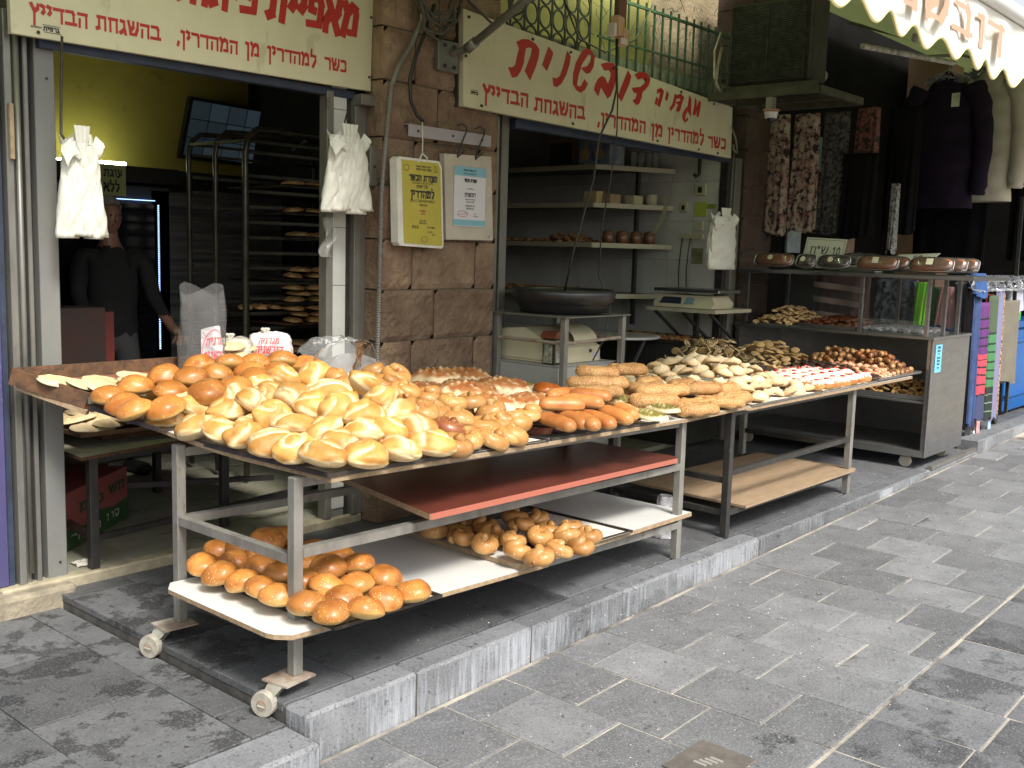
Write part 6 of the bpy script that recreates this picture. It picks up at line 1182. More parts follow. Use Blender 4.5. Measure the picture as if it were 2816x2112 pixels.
s = MB(); s.lathe([(.001, 0), (.17, 0), (.17, .012), (.001, .012)], (5.33, 7.575, 2.62), 30, ax='y'); s.build('disc', mat('red disc', (.42, .03, .03), rough=.4), rs)
s = MB(); word(s, 'ובו', plane_y(7.572), 5.25, 5.36, 2.66, .05, wh=.15, wv=.12); strokes(s, [[(5.22, 2.58), (5.34, 2.585)], [(5.28, 2.58), (5.37, 2.53)]], plane_y(7.572), .012, .012); s.build('lettering', M_white, rs, fix=False)
fg = thing('fridge', (3.4, 7.0, .05), 'tall dark drinks fridge with a strip of tiny blue-white lights, behind the man', 'fridge')
s = MB(); s.box(3.05, 7.0, .05, 4.20, 7.55, 2.03, bev=.01); s.build('body', mat('dark fridge', (.05, .055, .06), rough=.3), fg)
s = MB(); s.box(3.16, 6.985, .3, 4.06, 6.998, 1.90); s.build('glass_door', mat('black glass', (.008, .01, .012), rough=.08), fg)
M_led = mat('blue white led', (.8, .85, 1), emit=((.35, .55, 1.0), 2.0))
s = MB()
for k in range(64): s.box(4.087, 6.975, .85+.0165*k, 4.094, 6.985, .857+.0165*k)
tag(s.build('light_strip', M_led, fg), kind='stuff'); s = MB()
for k in range(40): s.box(3.55+.013*k, 6.975, 1.925, 3.556+.013*k, 6.985, 1.929)
tag(s.build('light_strip', M_led, fg), kind='stuff')
s = MB(); s.box(3.02, 6.96, 2.05, 4.25, 7.5, 2.16); s.build('header', M_dark, fg)
s = MB(); s.tube([(3.50, 7.36, 2.19), (4.05, 7.36, 2.20)], .012, 8); s.build('lamp_tube', mat('lit green white tube', (.6, .65, .55), emit=((.85, 1.0, .62), 20.0)), fg, smooth=True)
ps_ = thing('paper_sign', (3.75, 6.95, 1.98), 'small greenish notice with two black Hebrew lines on the fridge header', 'sign')
s = MB(); s.box(3.42, 6.94, 1.945, 3.82, 6.945, 2.155); s.build('paper', mat('greenish paper', (.36, .40, .17), rough=.6), ps_)
s = MB(); fq = plane_y(6.9395); word(s, 'עוגת גבינה', fq, 3.46, 3.79, 2.075, .05, wh=.2); word(s, 'ללא סוכר', fq, 3.48, 3.77, 1.975, .055, wh=.22, wv=.17); s.build('lettering', M_blk, ps_, fix=False)
rk = thing('bakery_rack', (4.4, 6.1, .05), 'tall tube bakery rack with loaded trays inside the first shop', 'rack')
M_rack = mat('dull rack tube', (.13, .125, .10), (.08, .075, .06), scale=10, rough=.35, metal=.6)
for j, y in enumerate((5.80, 6.14, 6.46)):
    for X in ((4.02,) if j < 2 else (4.02,)):
        s = MB(); s.tube([(X, y, .08), (X, y, 2.22), (X+.02, y, 2.32), (X+.09, y, 2.375), (X+.2, y, 2.38), (4.9, y, 2.38), (5.05, y, 2.34), (5.10, y, 2.2), (5.10, y, .08)], .022 if j == 0 else .018, 8); s.build('frame_tube', M_rack, rk, smooth=True)
for z in (2.23, 2.30):
    for y in (5.82, 6.44): s = MB(); s.bar((4.02, y, z), (5.1, y, z), .018); s.build('top_bar', M_rack, rk)
s = MB(); s.bar((4.03, 5.8, 2.30), (4.03, 6.46, 2.30), .018); s.bar((4.5, 5.8, 2.34), (4.9, 6.46, 2.34), .02); s.build('top_bar', M_rack, rk)
random.seed(17); tz = []
for k in range(19):
    z = .28+.10*k
    for y in (5.83, 6.43): s = MB(); s.bar((4.03, y, z), (5.09, y, z), .014, .02); s.build('runner', M_rack, rk)
P_lf = [slab(k+90, .13, .06, .024, 4, .1, .2).mesh('flatloaf', bread_mat('toasted loaf', (.52, .32, .13), (.42, .22, .07), (.6, .45, .25), rough=.6), smooth=True) for k in range(2)]
for k, (z, nl, dx) in enumerate(((2.02, 1, 0), (1.84, 1, 0), (1.68, 1, .04), (1.40, 2, 0), (1.24, 3, 0), (1.10, 3, 0), (.90, 2, 0), (.72, 1, 0))):
    s = MB(); s.box(4.30+dx, 5.74, z, 5.08, 6.42, z+.012); s.build('tray_board', M_wood if k > 4 else M_tray, rk)
    if k > 6: continue
    lb = 'flat brown loaf on the tall rack, tray %s from the top' % ('one', 'two', 'three', 'four', 'five', 'six', 'seven')[k]
    for l in range(nl):
        for q in range(4): tag(inst('flat_loaf', P_lf[q % 2], (4.40+dx+.17*q+.05*(l % 2), 5.80, z+.025+.04*l), (random.uniform(-.1, .1), 0, random.uniform(-.2, .2)+1.2)), lb, 'bread', lb)
s = MB(); s.box(4.05, 5.84, 1.17, 4.62, 6.42, 1.185); s.build('tray_board', M_tray, rk)
for q in range(5): lb = 'pale long loaf on the left tray of the tall rack'; tag(inst('flat_loaf', P_lf[q % 2], (4.12+.11*q, 5.95, 1.21), (0, 0, 1.0+.1*q), sc=(1.2, .8, 1)), lb, 'bread', lb)
s = MB(); s.box(4.05, 7.0, .3, 5.2, 7.05, 2.0); tag(s.build('tray_stack', mat('pale stacked sheets', (.16, .16, .15), (.05, .05, .05), scale=3, rough=.6, stretch=(.3, 1, 14))), 'stacked steel trays, banded pale and dark, behind the tall rack', 'trays')  # one box; pale and dark colour bands suggest the stacked sheets
s = MB(); s.box(2.62, 5.75, .06, 3.02, 6.0, 1.25); tag(s.build('dark_machine', mat('dark machine', (.03, .025, .025), (.05, .02, .015), scale=5, rough=.5)), 'dark machine with a reddish side standing behind the wooden tray', 'machine')
s = MB(); s.box(3.025, 5.8, .75, 3.10, 6.0, 1.22); s.build('red_side', mat('deep red panel', (.20, .03, .02), (.12, .02, .015), scale=5, rough=.5), bpy.data.objects['dark_machine'])
bx_ = thing('produce_box', (2.7, 5.5, .05), 'red and green printed carton on the floor of the first shop under the black table', 'carton')
def pbx(u, v, d): a = Vector((2.30, 4.98, 0)); b = Vector((3.00, 5.50, 0)); n_ = Vector((.52, -.70, 0)).normalized(); p = a+(b-a)*u+n_*d; return (p.x, p.y, .055+.30*v)
s = MB(); s.prism([(0, 0), (1, 0), (1, 1), (0, 1)], lambda p: pbx(p[0], p[1], 0), lambda p: pbx(p[0], p[1], -.35)); s.build('body', mat('carton red', (.32, .06, .05), (.30, .09, .09), scale=4, rough=.6), bx_)
s = MB(); s.quad(*[pbx(a, b, .001) for a, b in ((0, 0), (1, 0), (1, .42), (.8, .36), (.6, .44), (.4, .30), (.2, .36), (0, .3))]); s.build('green_band', mat('carton green', (.035, .10, .03), (.02, .06, .02), scale=20, rough=.6), bx_, fix=False)
s = MB(); word(s, 'מובחר', pbx, .25, .62, .10, .14, wh=.16, wv=.12); word(s, 'בסטו', pbx, .70, .95, .14, .14, wh=.16, wv=.12); s.build('lettering', mat('white print', (.5, .5, .45)), bx_, fix=False)
s = MB(); word(s, 'כרמ', pbx, .36, .66, .56, .17, wh=.2, wv=.16); word(s, 'מש', pbx, .74, .96, .62, .17, wh=.2, wv=.16); s.build('lettering', mat('dark green print', (.015, .06, .025)), bx_, fix=False)
s = MB(); s.tube([(3.75, 4.95, .06), (3.85, 5.05, .075), (3.95, 5.25, .06)], .012, 7); tag(s.build('hose', M_alu, smooth=True), 'short grey hose on the marble floor under the red board', 'hose')
s = MB(); s.grid(6, 6, lambda u, v: (2.36+.12*u, 4.80+.10*v, .055+.02*noise.noise(Vector((u*4, v*4, 2))))); tag(s.build('crumpled_paper', M_paper), 'crumpled white paper on the marble floor by the black table leg', 'paper')
# ------------------------------------------------------------ clear bags on the first table
M_clear = film('clear bread bag', (.8, .8, .8), .07, .22, .10)
M_pbag = mat('printed white bag', (.70, .66, .66), (.62, .56, .57), scale=6, rough=.35, bump=.006, bscale=14)
M_pink = mat('red bag print', (.60, .06, .07), rough=.5)
cbg = thing('clear_bag', (2.83, 4.45, .97), 'tall clear plastic bag with a red printed white panel, behind the sesame buns', 'bag')
def cyl_bag(cx_, cy_, z0, z1, rx, ry, seed, topw=1.0):
    def fn(u, v):
        a = 2*math.pi*u; w = 1+.14*noise.noise(Vector((math.cos(a)*1.8, math.sin(a)*1.8, v*3+seed)))+.06*math.sin(5*a+seed+6*v); k = (1-.10*v)*(1+(topw-1)*v)
        X = rx*math.cos(a)*w*k; Y = ry*math.sin(a)*w*(1-.5*v); c, s_ = math.cos(-.75), math.sin(-.75)
        return (cx_+X*c-Y*s_, cy_+X*s_+Y*c, z0+(z1-z0)*v+.03*math.sin(2*a+seed)*v)
    return fn
s = MB(); s.grid(36, 22, cyl_bag(2.83, 4.45, .97, 1.42, .118, .045, 3), closed_u=True); s.build('film', M_clear, cbg, smooth=True)
fb_ = cyl_bag(2.83, 4.45, .97, 1.42, .112, .040, 3)
def fpan(u, v, d):
    a = -1.9+1.2*u+.35; return fb_(a/(2*math.pi) % 1.0, .02+.55*v)
s = MB(); s.grid(14, 10, lambda u, v: (fpan(u, v, 0)[0]-.0, fpan(u, v, 0)[1], fpan(u, v, 0)[2])); s.build('printed_panel', M_pbag, cbg, smooth=True)
s = MB()
def fpd(u, v, d): p = Vector(fb_(((-1.9+1.2*u+.35)/(2*math.pi)) % 1.0, .02+.55*v)); q = p+Vector((-.66, -.75, 0))*(.004+d); return tuple(q)
word(s, 'מגדניה', fpd, .2, .95, .66, .14, wh=.15, wv=.10, slant=.2); word(s, 'דובשנית', fpd, .1, .98, .38, .16, wh=.15, wv=.10, slant=.2); word(s, 'פיתות', fpd, .2, .9, .16, .08)
strokes(s, [[(.5+.46*math.cos(2*math.pi*k/24), .48+.46*math.sin(2*math.pi*k/24)) for k in range(25)]], fpd, .012, .012); s.build('print', M_pink, cbg, fix=False)
def bread_bag(nm, c, R3, seed, label, printed):
    r = thing(nm, (c[0], c[1], c[2]-R3[2]), label, 'bag')
    def fn(n, th, ph):
        w = 1+.12*noise.noise(n*2.2+Vector((seed, 0, 0)))+.04*noise.noise(n*7+Vector((seed, 1, 0))); q = (abs(n.x)**4+abs(n.y)**4+abs(n.z)**4)**(-.25)
        return Vector((n.x*R3[0]*w*q, n.y*R3[1]*w*q, n.z*R3[2]*w*q)), 0
    b = sph(36, 22, fn); M = Matrix.Rotation(-.75, 3, 'Z'); b.v = [tuple(M @ Vector(v)+Vector(c)) for v in b.v]; b.at = {}
    b.build('wrapping', M_pbag if printed else film('bag film', (.75, .74, .68), .35, .3, .15), r, smooth=True)
    if not printed:
        for k in range(4): q = inst('pita', P_pt[k % 2], (c[0], c[1], c[2]-R3[2]*.6+.028*k), (.05, .04*k, k*1.3), parent=r, sc=(.95, .95, 1.5))
    s = MB()
    for k in range(7): a = k*.9; s.tube([(c[0]-.03, c[1], c[2]+R3[2]*.9), (c[0]-.03+.02*math.cos(a), c[1]+.02*math.sin(a), c[2]+R3[2]*1.22)], .006, 4)
    s.build('tied_end', M_bag, r)
    if printed:
        d1 = Vector((math.cos(-.75), math.sin(-.75), 0)); nrm = Vector((-.68, -.73, 0))
        fp = lambda u, v, d: tuple(Vector(c)+d1*u+Vector((0, 0, v))+nrm*(R3[1]*(1.03-1.2*(u/R3[0]/2)**2*.6-.9*(v/R3[2]/2)**2*.6)+.012+d))
        s = MB(); wordc(s, 'מגדניה', fp, 0, .038, .030, asp=.8, wh=.16, wv=.12, slant=.2); wordc(s, 'דובשנית', fp, 0, -.012, .038, asp=.7, wh=.18, wv=.13, slant=.2); wordc(s, 'שמואל שרצקי', fp, 0, -.034, .011)
        s.quad(*[fp(a, b2, 0) for a, b2 in ((-.065, -.068), (.065, -.068), (.07, -.043), (-.07, -.043))]); s.build('print', M_pink, r, fix=False)
        s = MB(); wordc(s, 'פיתות מיוחדות', lambda u, v, d: fp(u, v, d+.0015), 0, -.063, .014, asp=.6); s.build('print', M_pbag, r, fix=False)
bread_bag('bread_bag', (3.00, 4.42, 1.10), (.085, .055, .080), 4, 'clear bag of stacked pale flatbreads between two printed bags', False)
bread_bag('bread_bag', (3.21, 4.42, 1.105), (.108, .06, .092), 9, 'white bag printed with red Hebrew lettering behind the sesame buns', True)
dom = thing('clear_cover', (3.5, 4.2, .95), 'crumpled clear plastic bag standing over a shiny sheet behind the knotted rolls', 'plastic cover')
def domef(u, v):
    h = math.sin(math.pi*(.10+.84*u))**.55; X = 3.27+.46*u; return (X+.02*math.sin(v*7), 4.28-.20*v+.03*math.sin(u*9), .97+(.235*h-.06*u)*math.sin(math.pi*min(1, .12+.6*(1-abs(2*v-1))+.3))+.022*noise.noise(Vector((u*9, v*9, 3))))
s = MB(); s.grid(40, 26, domef); s.build('film', film('crumpled film', (.75, .78, .78), .12, .15, .12), dom, smooth=True)
s = MB(); s.grid(12, 8, lambda u, v: (3.36+.34*u, 4.22-.06*u, .97+.12*v*(.6+.4*math.sin(u*3)))); s.build('shiny_sheet', mat('shiny sheet', (.42, .43, .43), (.30, .31, .31), scale=4, rough=.35, metal=.6), dom, smooth=True)
# ------------------------------------------------------------ inside the second shop
M_shelf = mat('pale shelf edge', (.44, .42, .30), (.36, .34, .24), scale=4, rough=.5)
sh2 = thing('wall_shelving', (7.9, 6.0, 1.2), 'pale edged shelves bending round the corner inside the second shop', 'shelving')
for z in (2.41, 2.08, 1.73, 1.28):
    A, B_, Cc, D_ = (8.19, 5.20), (7.46, 5.56), (7.60, 7.6), (8.19, 7.6)
    s = MB(); s.prism([A, B_, Cc, D_], lambda p: (p[0], p[1], z), lambda p: (p[0], p[1], z-.02)); s.build('shelf', M_bkleg, sh2)
    for p, q in ((A, B_), (B_, Cc)):
        if z < 1.9 and q == Cc: q = (B_[0]+(Cc[0]-B_[0])*1, Cc[1])
        s = MB(); s.bar((p[0], p[1], z-.018), (q[0], q[1], z-.018), .012, .042); s.build('shelf_edge', M_shelf, sh2)
for (x, y) in ((7.86, 5.42), (7.60, 6.9)):
    s = MB(); s.box(x+.1, y+.02, 1.0, x+.14, y+.05, 2.4); s.build('upright', M_bkleg, sh2)
def carton(nm, b, m_, label, cat, extra=None):
    r = thing(nm, ((b[0]+b[3])/2, (b[1]+b[4])/2, b[2]), label, cat); s = MB(); s.box(*b, bev=.003); s.build('body', m_, r)
    if extra: extra(r)
    return r
M_card = mat('brown cardboard', (.17, .115, .06), (.13, .085, .045), scale=6, rough=.8)
carton('cardboard_box', (7.56, 5.72, 2.412, 7.9, 6.18, 2.66), M_card, 'open brown cardboard box on the top shelf of the second shop', 'box', lambda r: MB().box(7.553, 5.90, 2.44, 7.557, 6.15, 2.62).build('opening', M_blk, r))  # flat black slab stands in for the shaded inside of the box
carton('cardboard_box', (7.62, 6.95, 2.412, 7.9, 7.2, 2.58), M_card, 'small brown carton at the far left end of the top shelf', 'box')
def deco(r):
    for k, y in enumerate((5.68, 5.53)):
        MB().lathe([(.001, -.002), (.05, -.002), (.05, 0), (.001, 0)], (7.475, y, 2.50), 16, ax='x', sy=1.0).build('vase_print', mat('gold print', (.36, .26, .12)), r); MB().box(7.472, y-.014, 2.54, 7.476, y+.014, 2.61).build('vase_print', mat('gold print b', (.33, .22, .12)), r)
carton('printed_box', (7.48, 5.42, 2.412, 7.7, 5.76, 2.67), mat('blue white carton', (.05, .11, .22), (.30, .32, .32), scale=5, rough=.6), 'blue and white carton printed with round flasks on the top shelf', 'box', deco)
random.seed(23)
for i, (x, y) in enumerate(((7.62, 5.50), (7.70, 5.46), (7.86, 5.38), (7.93, 5.35), (8.0, 5.31), (8.06, 5.28))):
    s = MB(); s.lathe([(.03, 0), (.034, .01), (.034, .13), (.03, .14)], (x, y+.05, 2.412), 14); lb = 'clear plastic jar on the right part of the top shelf'; tag(s.build('clear_jar', film('jar plastic', (.6, .6, .55), .12, .3), smooth=True), lb, 'jar', lb)
carton('paper_box', (7.50, 5.56, 2.082, 7.60, 5.70, 2.185), mat('yellow cream carton', (.46, .36, .16), (.5, .42, .22), scale=9, rough=.6), 'small yellowish box on the second shelf, left of the row', 'box')
carton('paper_box', (7.58, 5.47, 2.082, 7.74, 5.55, 2.165), mat('wooden crate side', (.30, .2, .11), (.38, .28, .15), scale=9, rough=.6), 'narrow brown box with dark writing on the second shelf', 'box', None)
carton('paper_box', (7.79, 5.36, 2.082, 7.93, 5.46, 2.16), mat('cream roll', (.44, .42, .25), rough=.6), 'cream paper packet on the second shelf', 'box')
tp = thing('tape_dispenser', (8.0, 5.3, 2.08), 'cream label roll with its strip hanging off the shelf end', 'label roll')
s = MB(); s.lathe([(.055, 0), (.058, .09), (.05, .10)], (8.03, 5.34, 2.082), 18); s.build('roll', M_shelf, tp, smooth=True)
s = MB(); s.grid(4, 14, lambda u, v: (8.08+.04*math.sin(v*2.2)-.20*v*v, 5.20+.05*u, 2.15-.32*v)); s.build('strip', M_shelf, tp, smooth=True)
P_cr = [bun(80+k, .028, .02, .3).mesh('smallbun', bread_mat('small brown pastry', (.36, .19, .07), (.25, .12, .04), (.4, .25, .1), rough=.6), smooth=True) for k in range(2)]
heap('small_pastry', P_cr, (7.55, 7.80, 5.75, 6.25), 1.735, .13, .07, 'small brown pastry in the heap on the third shelf of the second shop', 'pastry', 'pastries heaped on the third shelf', .5, 24, .2, layers=False)
heap('small_pastry', P_cr, (7.55, 7.72, 6.35, 6.95), 1.745, .0, .085, 'small brown pastry scattered left of the heap on the third shelf', 'pastry', 'pastries scattered on the third shelf', .5, 25, .2, layers=False)
heap('small_pastry', P_cr, (7.50, 7.72, 5.60, 7.0), 1.295, .03, .08, 'small brown pastry on the lowest shelf of the second shop, above the black basin', 'pastry', 'pastries along the lowest shelf', .5, 26, .2, layers=False)
for i in range(4):
    s = MB(); s.lathe([(.05, 0), (.055, .05), (.05, .10), (.02, .115)], (7.64+.13*i, 5.52-.06*i, 1.732), 14); lb = 'lidded clear tub of pastries on the third shelf, right part'; tag(s.build('pastry_tub', mat('brown tub', (.12, .055, .03), (.2, .1, .05), scale=20, rough=.15), smooth=True), lb, 'tub', lb)
sc_ = thing('scale', (7.7, 4.7, 1.2), 'cream electronic scale with a steel pan on a shelf of the second shop', 'scale')
s = MB(); s.prism([(4.42, 1.205), (4.98, 1.205), (5.0, 1.245), (4.96, 1.31), (4.46, 1.31), (4.40, 1.245)], lambda p: (7.60+(p[1]-1.2)*.7, p[0], p[1]), lambda p: (7.95, p[0], p[1])); s.build('body', M_cream, sc_)
s = MB(); s.quad(*[(7.597+(b-1.2)*.7, a, b) for a, b in ((4.72, 1.235), (4.94, 1.235), (4.92, 1.29), (4.74, 1.29))]); s.build('display', mat('dark display', (.03, .04, .06), rough=.2), sc_, fix=False)
s = MB(); s.quad(*[(7.597+(b-1.2)*.7, a, b) for a, b in ((4.60, 1.235), (4.70, 1.235), (4.69, 1.29), (4.61, 1.29))]); s.build('keypad', mat('light keypad', (.25, .4, .45), (.1, .2, .25), scale=60), sc_, fix=False)
s = MB(); s.box(7.62, 4.36, 1.335, 7.98, 5.0, 1.365, bev=.006); s.build('pan', M_inox, sc_)
ss_ = thing('scale_shelf', (7.8, 4.7, 0), 'narrow dark shelf on struts holding the scale', 'shelf')
s = MB(); s.box(7.57, 4.36, 1.17, 8.19, 5.03, 1.20); s.build('shelf', M_shelf, ss_)
for y in (4.42, 4.68, 4.96): s = MB(); s.bar((7.6, y, 1.165), (8.15, y, .85), .02); s.build('strut', M_bkleg, ss_)
s = MB(); s.box(7.80, 4.66, .03, 7.84, 4.70, 1.165); s.build('leg', M_bkleg, ss_)
rt_ = thing('round_table', (7.3, 5.1, 0), 'small round white-topped metal table behind the steel stand', 'table')
s = MB(); s.lathe([(.32, -.022), (.34, -.015), (.34, 0), (.30, .003), (.01, .003)], (7.32, 5.12, .955), 36); s.build('tabletop', mat('white rimmed top', (.55, .55, .52), rough=.3, metal=.3), rt_, smooth=True)
for k in range(3): a = k*2.1+.4; s = MB(); s.bar((7.32+.27*math.cos(a), 5.12+.27*math.sin(a), .93), (7.32+.05*math.cos(a), 5.12+.05*math.sin(a), .5), .02); s.build('strut', M_alu, rt_)
s = MB(); s.tube([(7.32, 5.12, .03), (7.32, 5.12, .6)], .03, 10); s.build('pedestal', M_alu, rt_)
tray('baking_tray', 7.55, 8.15, 4.62, 5.6, .90, .03, M_tray, 'black tray of browned pastries under the scale shelf')
heap('small_pastry', P_cr, (7.60, 8.10, 4.68, 5.55), .912, .01, .085, 'browned flat pastry in the black tray under the scale', 'pastry', 'pastries in the black tray under the scale', .3, 27, .1, layers=False)
s = MB(); s.box(7.55, 4.62, .03, 8.15, 5.6, .895); tag(s.build('dark_counter', M_dark), 'dark counter carrying the black pastry tray under the scale', 'counter')
# things on the tiled jamb of the second shop
def plate(nm, y0, z0, y1, z1, m_, label, cat, t=.02): return tag(MB().box(8.198-t, y0, z0, 8.199, y1, z1, bev=.003).build(nm, m_), label, cat)
M_sw = mat('yellowed switch', (.46, .43, .30), rough=.4)
p_ = plate('wall_switch', 4.87, 2.175, 4.98, 2.275, M_sw, 'square yellowed wall switch on the white tiles', 'switch'); MB().box(8.172, 4.905, 2.20, 8.1775, 4.945, 2.25).build('rocker', M_blk, p_)
plate('green_notice', 4.86, 1.99, 4.98, 2.12, mat('yellow green card', (.33, .42, .06), (.42, .46, .05), scale=14), 'small yellow-green notice below the wall switch', 'notice', .004)
p_ = plate('wall_socket', 5.05, 2.03, 5.13, 2.12, M_sw, 'small wall socket left of the green notice', 'socket'); MB().box(8.174, 5.075, 2.05, 8.1775, 5.105, 2.09).build('insert', M_blk, p_)
plate('wall_socket', 4.88, 1.87, 4.97, 1.95, M_sw, 'square cream socket below the green notice', 'socket')
p_ = plate('socket_strip', 4.87, 1.79, 5.11, 1.835, M_sw, 'long socket strip with two black cords on the tiles', 'socket', .03)
for i, y in enumerate((5.06, 4.98)): s = MB(); s.tube([(8.15, y, 1.80), (8.14, y+.01, 1.7), (8.15, y+.03, 1.5), (8.16, y+.02, 1.25)], .005, 5); s.build('cord', M_cable, p_, smooth=True)
plate('picture_card', 4.87, 1.57, 4.99, 1.71, mat('landscape card', (.12, .14, .06), (.30, .28, .18), scale=16), 'small landscape picture low on the tiled jamb', 'picture', .004)
plate('green_strip', 4.76, 2.06, 4.86, 2.10, mat('green yellow strip', (.05, .2, .05), (.4, .4, .05), scale=9), 'green and yellow strip beside the notice', 'strip', .004)
s = MB(); s.tube([(8.16, 4.93, 2.50), (8.16, 4.93, 2.36), (8.14, 4.95, 2.34), (8.14, 4.97, 2.36)], .016, 8); tag(s.build('black_pipe_end', M_cable), 'short black pipe end hanging on the tiled jamb', 'pipe')
wb = thing('white_bag', (5.0, 4.8, .95), 'crumpled white paper bag standing left behind the steel stand', 'bag')
s = MB(); s.grid(24, 16, lambda u, v: (5.20+.10*math.cos(2*math.pi*u)*(1+.15*noise.noise(Vector((u*9, v*4, 1)))), 4.86+.07*math.sin(2*math.pi*u)*(1+.2*noise.noise(Vector((u*9, v*4, 2)))), .93+.46*v), closed_u=True); s.build('paper', M_bag2, wb, smooth=True)
# ------------------------------------------------------------ cakes and price cards on the steel case
M_foil = mat('foil tin', (.62, .62, .62), (.5, .5, .5), scale=40, rough=.28, metal=.9, bump=.002)
C_cake = bread_mat('glazed loaf cake', (.46, .17, .035), (.36, .11, .02), (.5, .25, .08), rough=.25, coat=.5)
C_cake2 = bread_mat('dark loaf cake', (.05, .022, .015), (.03, .014, .01), (.08, .04, .02), rough=.25, coat=.5)
M_wrap = film('cling film', (.8, .8, .8), .05, .45, .08)
M_clab = mat('cream label', (.62, .60, .40), rough=.5)
def loaf(y0, y1, label, m_, x=8.34, z=1.543, h=.085, rnd_label=False, tilt=62):
    r = thing('loaf_cake', (x, (y0+y1)/2, z), label, 'cake'); yc = (y0+y1)/2; L_ = (y1-y0)/2
    def sq(hw, hl, z0, z1, n=6):
        return None
    s = MB(); s.grid(28, 3, lambda u, v: (x+.055+(.048+.012*v)*sgp(math.cos(2*math.pi*u)), yc+(L_-.012+.012*v)*sgp(math.sin(2*math.pi*u)), z+.055*v), closed_u=True); s.f.append(tuple(range(28))); s.mi.append(0); s.build('foil_tin', M_foil, r, smooth=False)
    c = sph(24, 12, lambda n, th, ph: (Vector((x+.055+.054*sgp(n.x), yc+(L_-.008)*sgp(n.y), z+.045+(h-.045)*max(0, n.z)**.6*(1+.08*noise.noise(n*3)))), 0)); c.build('cake', m_, r, smooth=True)
    s = MB(); s.tube([(x+.055+.062*sgp(math.cos(2*math.pi*k/28)), yc+(L_+.002)*sgp(math.sin(2*math.pi*k/28)), z+.056) for k in range(29)], .004, 5); s.build('foil_rim', M_foil, r)
    s = MB(); c2 = sph(24, 12, lambda n, th, ph: (Vector((x+.055+.062*sgp(n.x), yc+L_*sgp(n.y), z+.048+(h-.038)*n.z)), 0)); c2.at = {}; c2.build('wrap', M_wrap, r, smooth=True)
    if rnd_label: MB().lathe([(.001, -.001), (.024, -.001), (.024, 0), (.001, .0)], (x+.058, yc+.02, z+h+.010), 16).build('label', M_clab, r)
    else: MB().box(x+.033, yc-.022, z+h+.008, x+.085, yc+.03, z+h+.0105).build('label', M_clab, r)
    r.rotation_euler.y = R(-tilt); r.location.z += .012; r.location.x -= .0
def sgp(v): return math.copysign(abs(v)**.55, v)
loaf(4.06, 4.42, 'brown marbled loaf cake in foil, leftmost on the top shelf of the steel case', C_cake, rnd_label=True)
loaf(3.86, 4.03, 'short dark chocolate loaf, second from the left on the steel case', C_cake2, rnd_label=True, h=.07)
loaf(3.56, 3.84, 'dark chocolate loaf, third from the left on the steel case', C_cake2, rnd_label=True, h=.075)
loaf(3.16, 3.50, 'glazed golden loaf cake with a square label, left of the two big ones', C_cake)
loaf(2.73, 3.07, 'glazed golden loaf cake with a square label at the right end of the shelf', C_cake)
loaf(3.13, 3.45, 'golden loaf cake standing behind the left glazed one', C_cake, x=8.50)
loaf(2.68, 3.02, 'golden loaf cake standing behind the right end one', C_cake, x=8.50); loaf(2.64, 2.98, 'last golden loaf cake at the far right back of the shelf', C_cake, x=8.66)
loaf(3.40, 3.76, 'foil tin of dark fruit cake stacked behind the price card', C_cake2, x=8.55, z=1.60, rnd_label=True, tilt=0); MB_ = MB().box(8.52, 3.42, 1.543, 8.68, 3.74, 1.60, bev=.01); tag(MB_.build('foil_tin', M_foil), 'empty foil tin under the stacked fruit cake', 'tin')
M_pc = mat('greenish white card', (.58, .60, .46), rough=.5)
def pcard(P, txt, h, label, size):
    r = thing('price_card', P[0], label, 'price card'); a, b, c = Vector(P[0]), Vector(P[1]), Vector(P[2]); U = (b-a); V = (c-a); N = U.cross(V).normalized()
    if N.x > 0: N = -N
    f = lambda u, v, d: tuple(a+U*u+V*v+N*(d+.002)); s = MB(); s.prism([(0, 0), (1, 0), (1, 1), (0, 1)], lambda p: f(p[0], p[1], 0), lambda p: f(p[0], p[1], -.004)); c_ = s.build('card', M_pc, r)
    s = MB(); txt(s, f); s.build('lettering', M_blk, c_, fix=False)
    s = MB(); strokes(s, [[(.04, .06), (.96, .06), (.96, .94), (.04, .94), (.04, .06)]], f, .012, .008); s.build('border', M_blk, c_, fix=False)
pcard(((8.50, 4.08, 1.575), (8.50, 3.72, 1.56), (8.54, 4.05, 1.83)), lambda s, f: (word(s, '01', f, .72, .90, .46, .26, wh=.1, wv=.1), word(s, 'ש"ח', f, .15, .60, .46, .26, wh=.1, wv=.1)), .2, 'white handwritten price card reading ten shekels, leaning behind the cakes', 1)
pcard(((8.60, 3.38, 1.60), (8.62, 3.05, 1.62), (8.80, 3.34, 1.70)), lambda s, f: word(s, '01', f, .45, .65, .5, .35, wh=.12, wv=.12), .1, 'white price card lying back, reading ten, nearer the right end', 1)
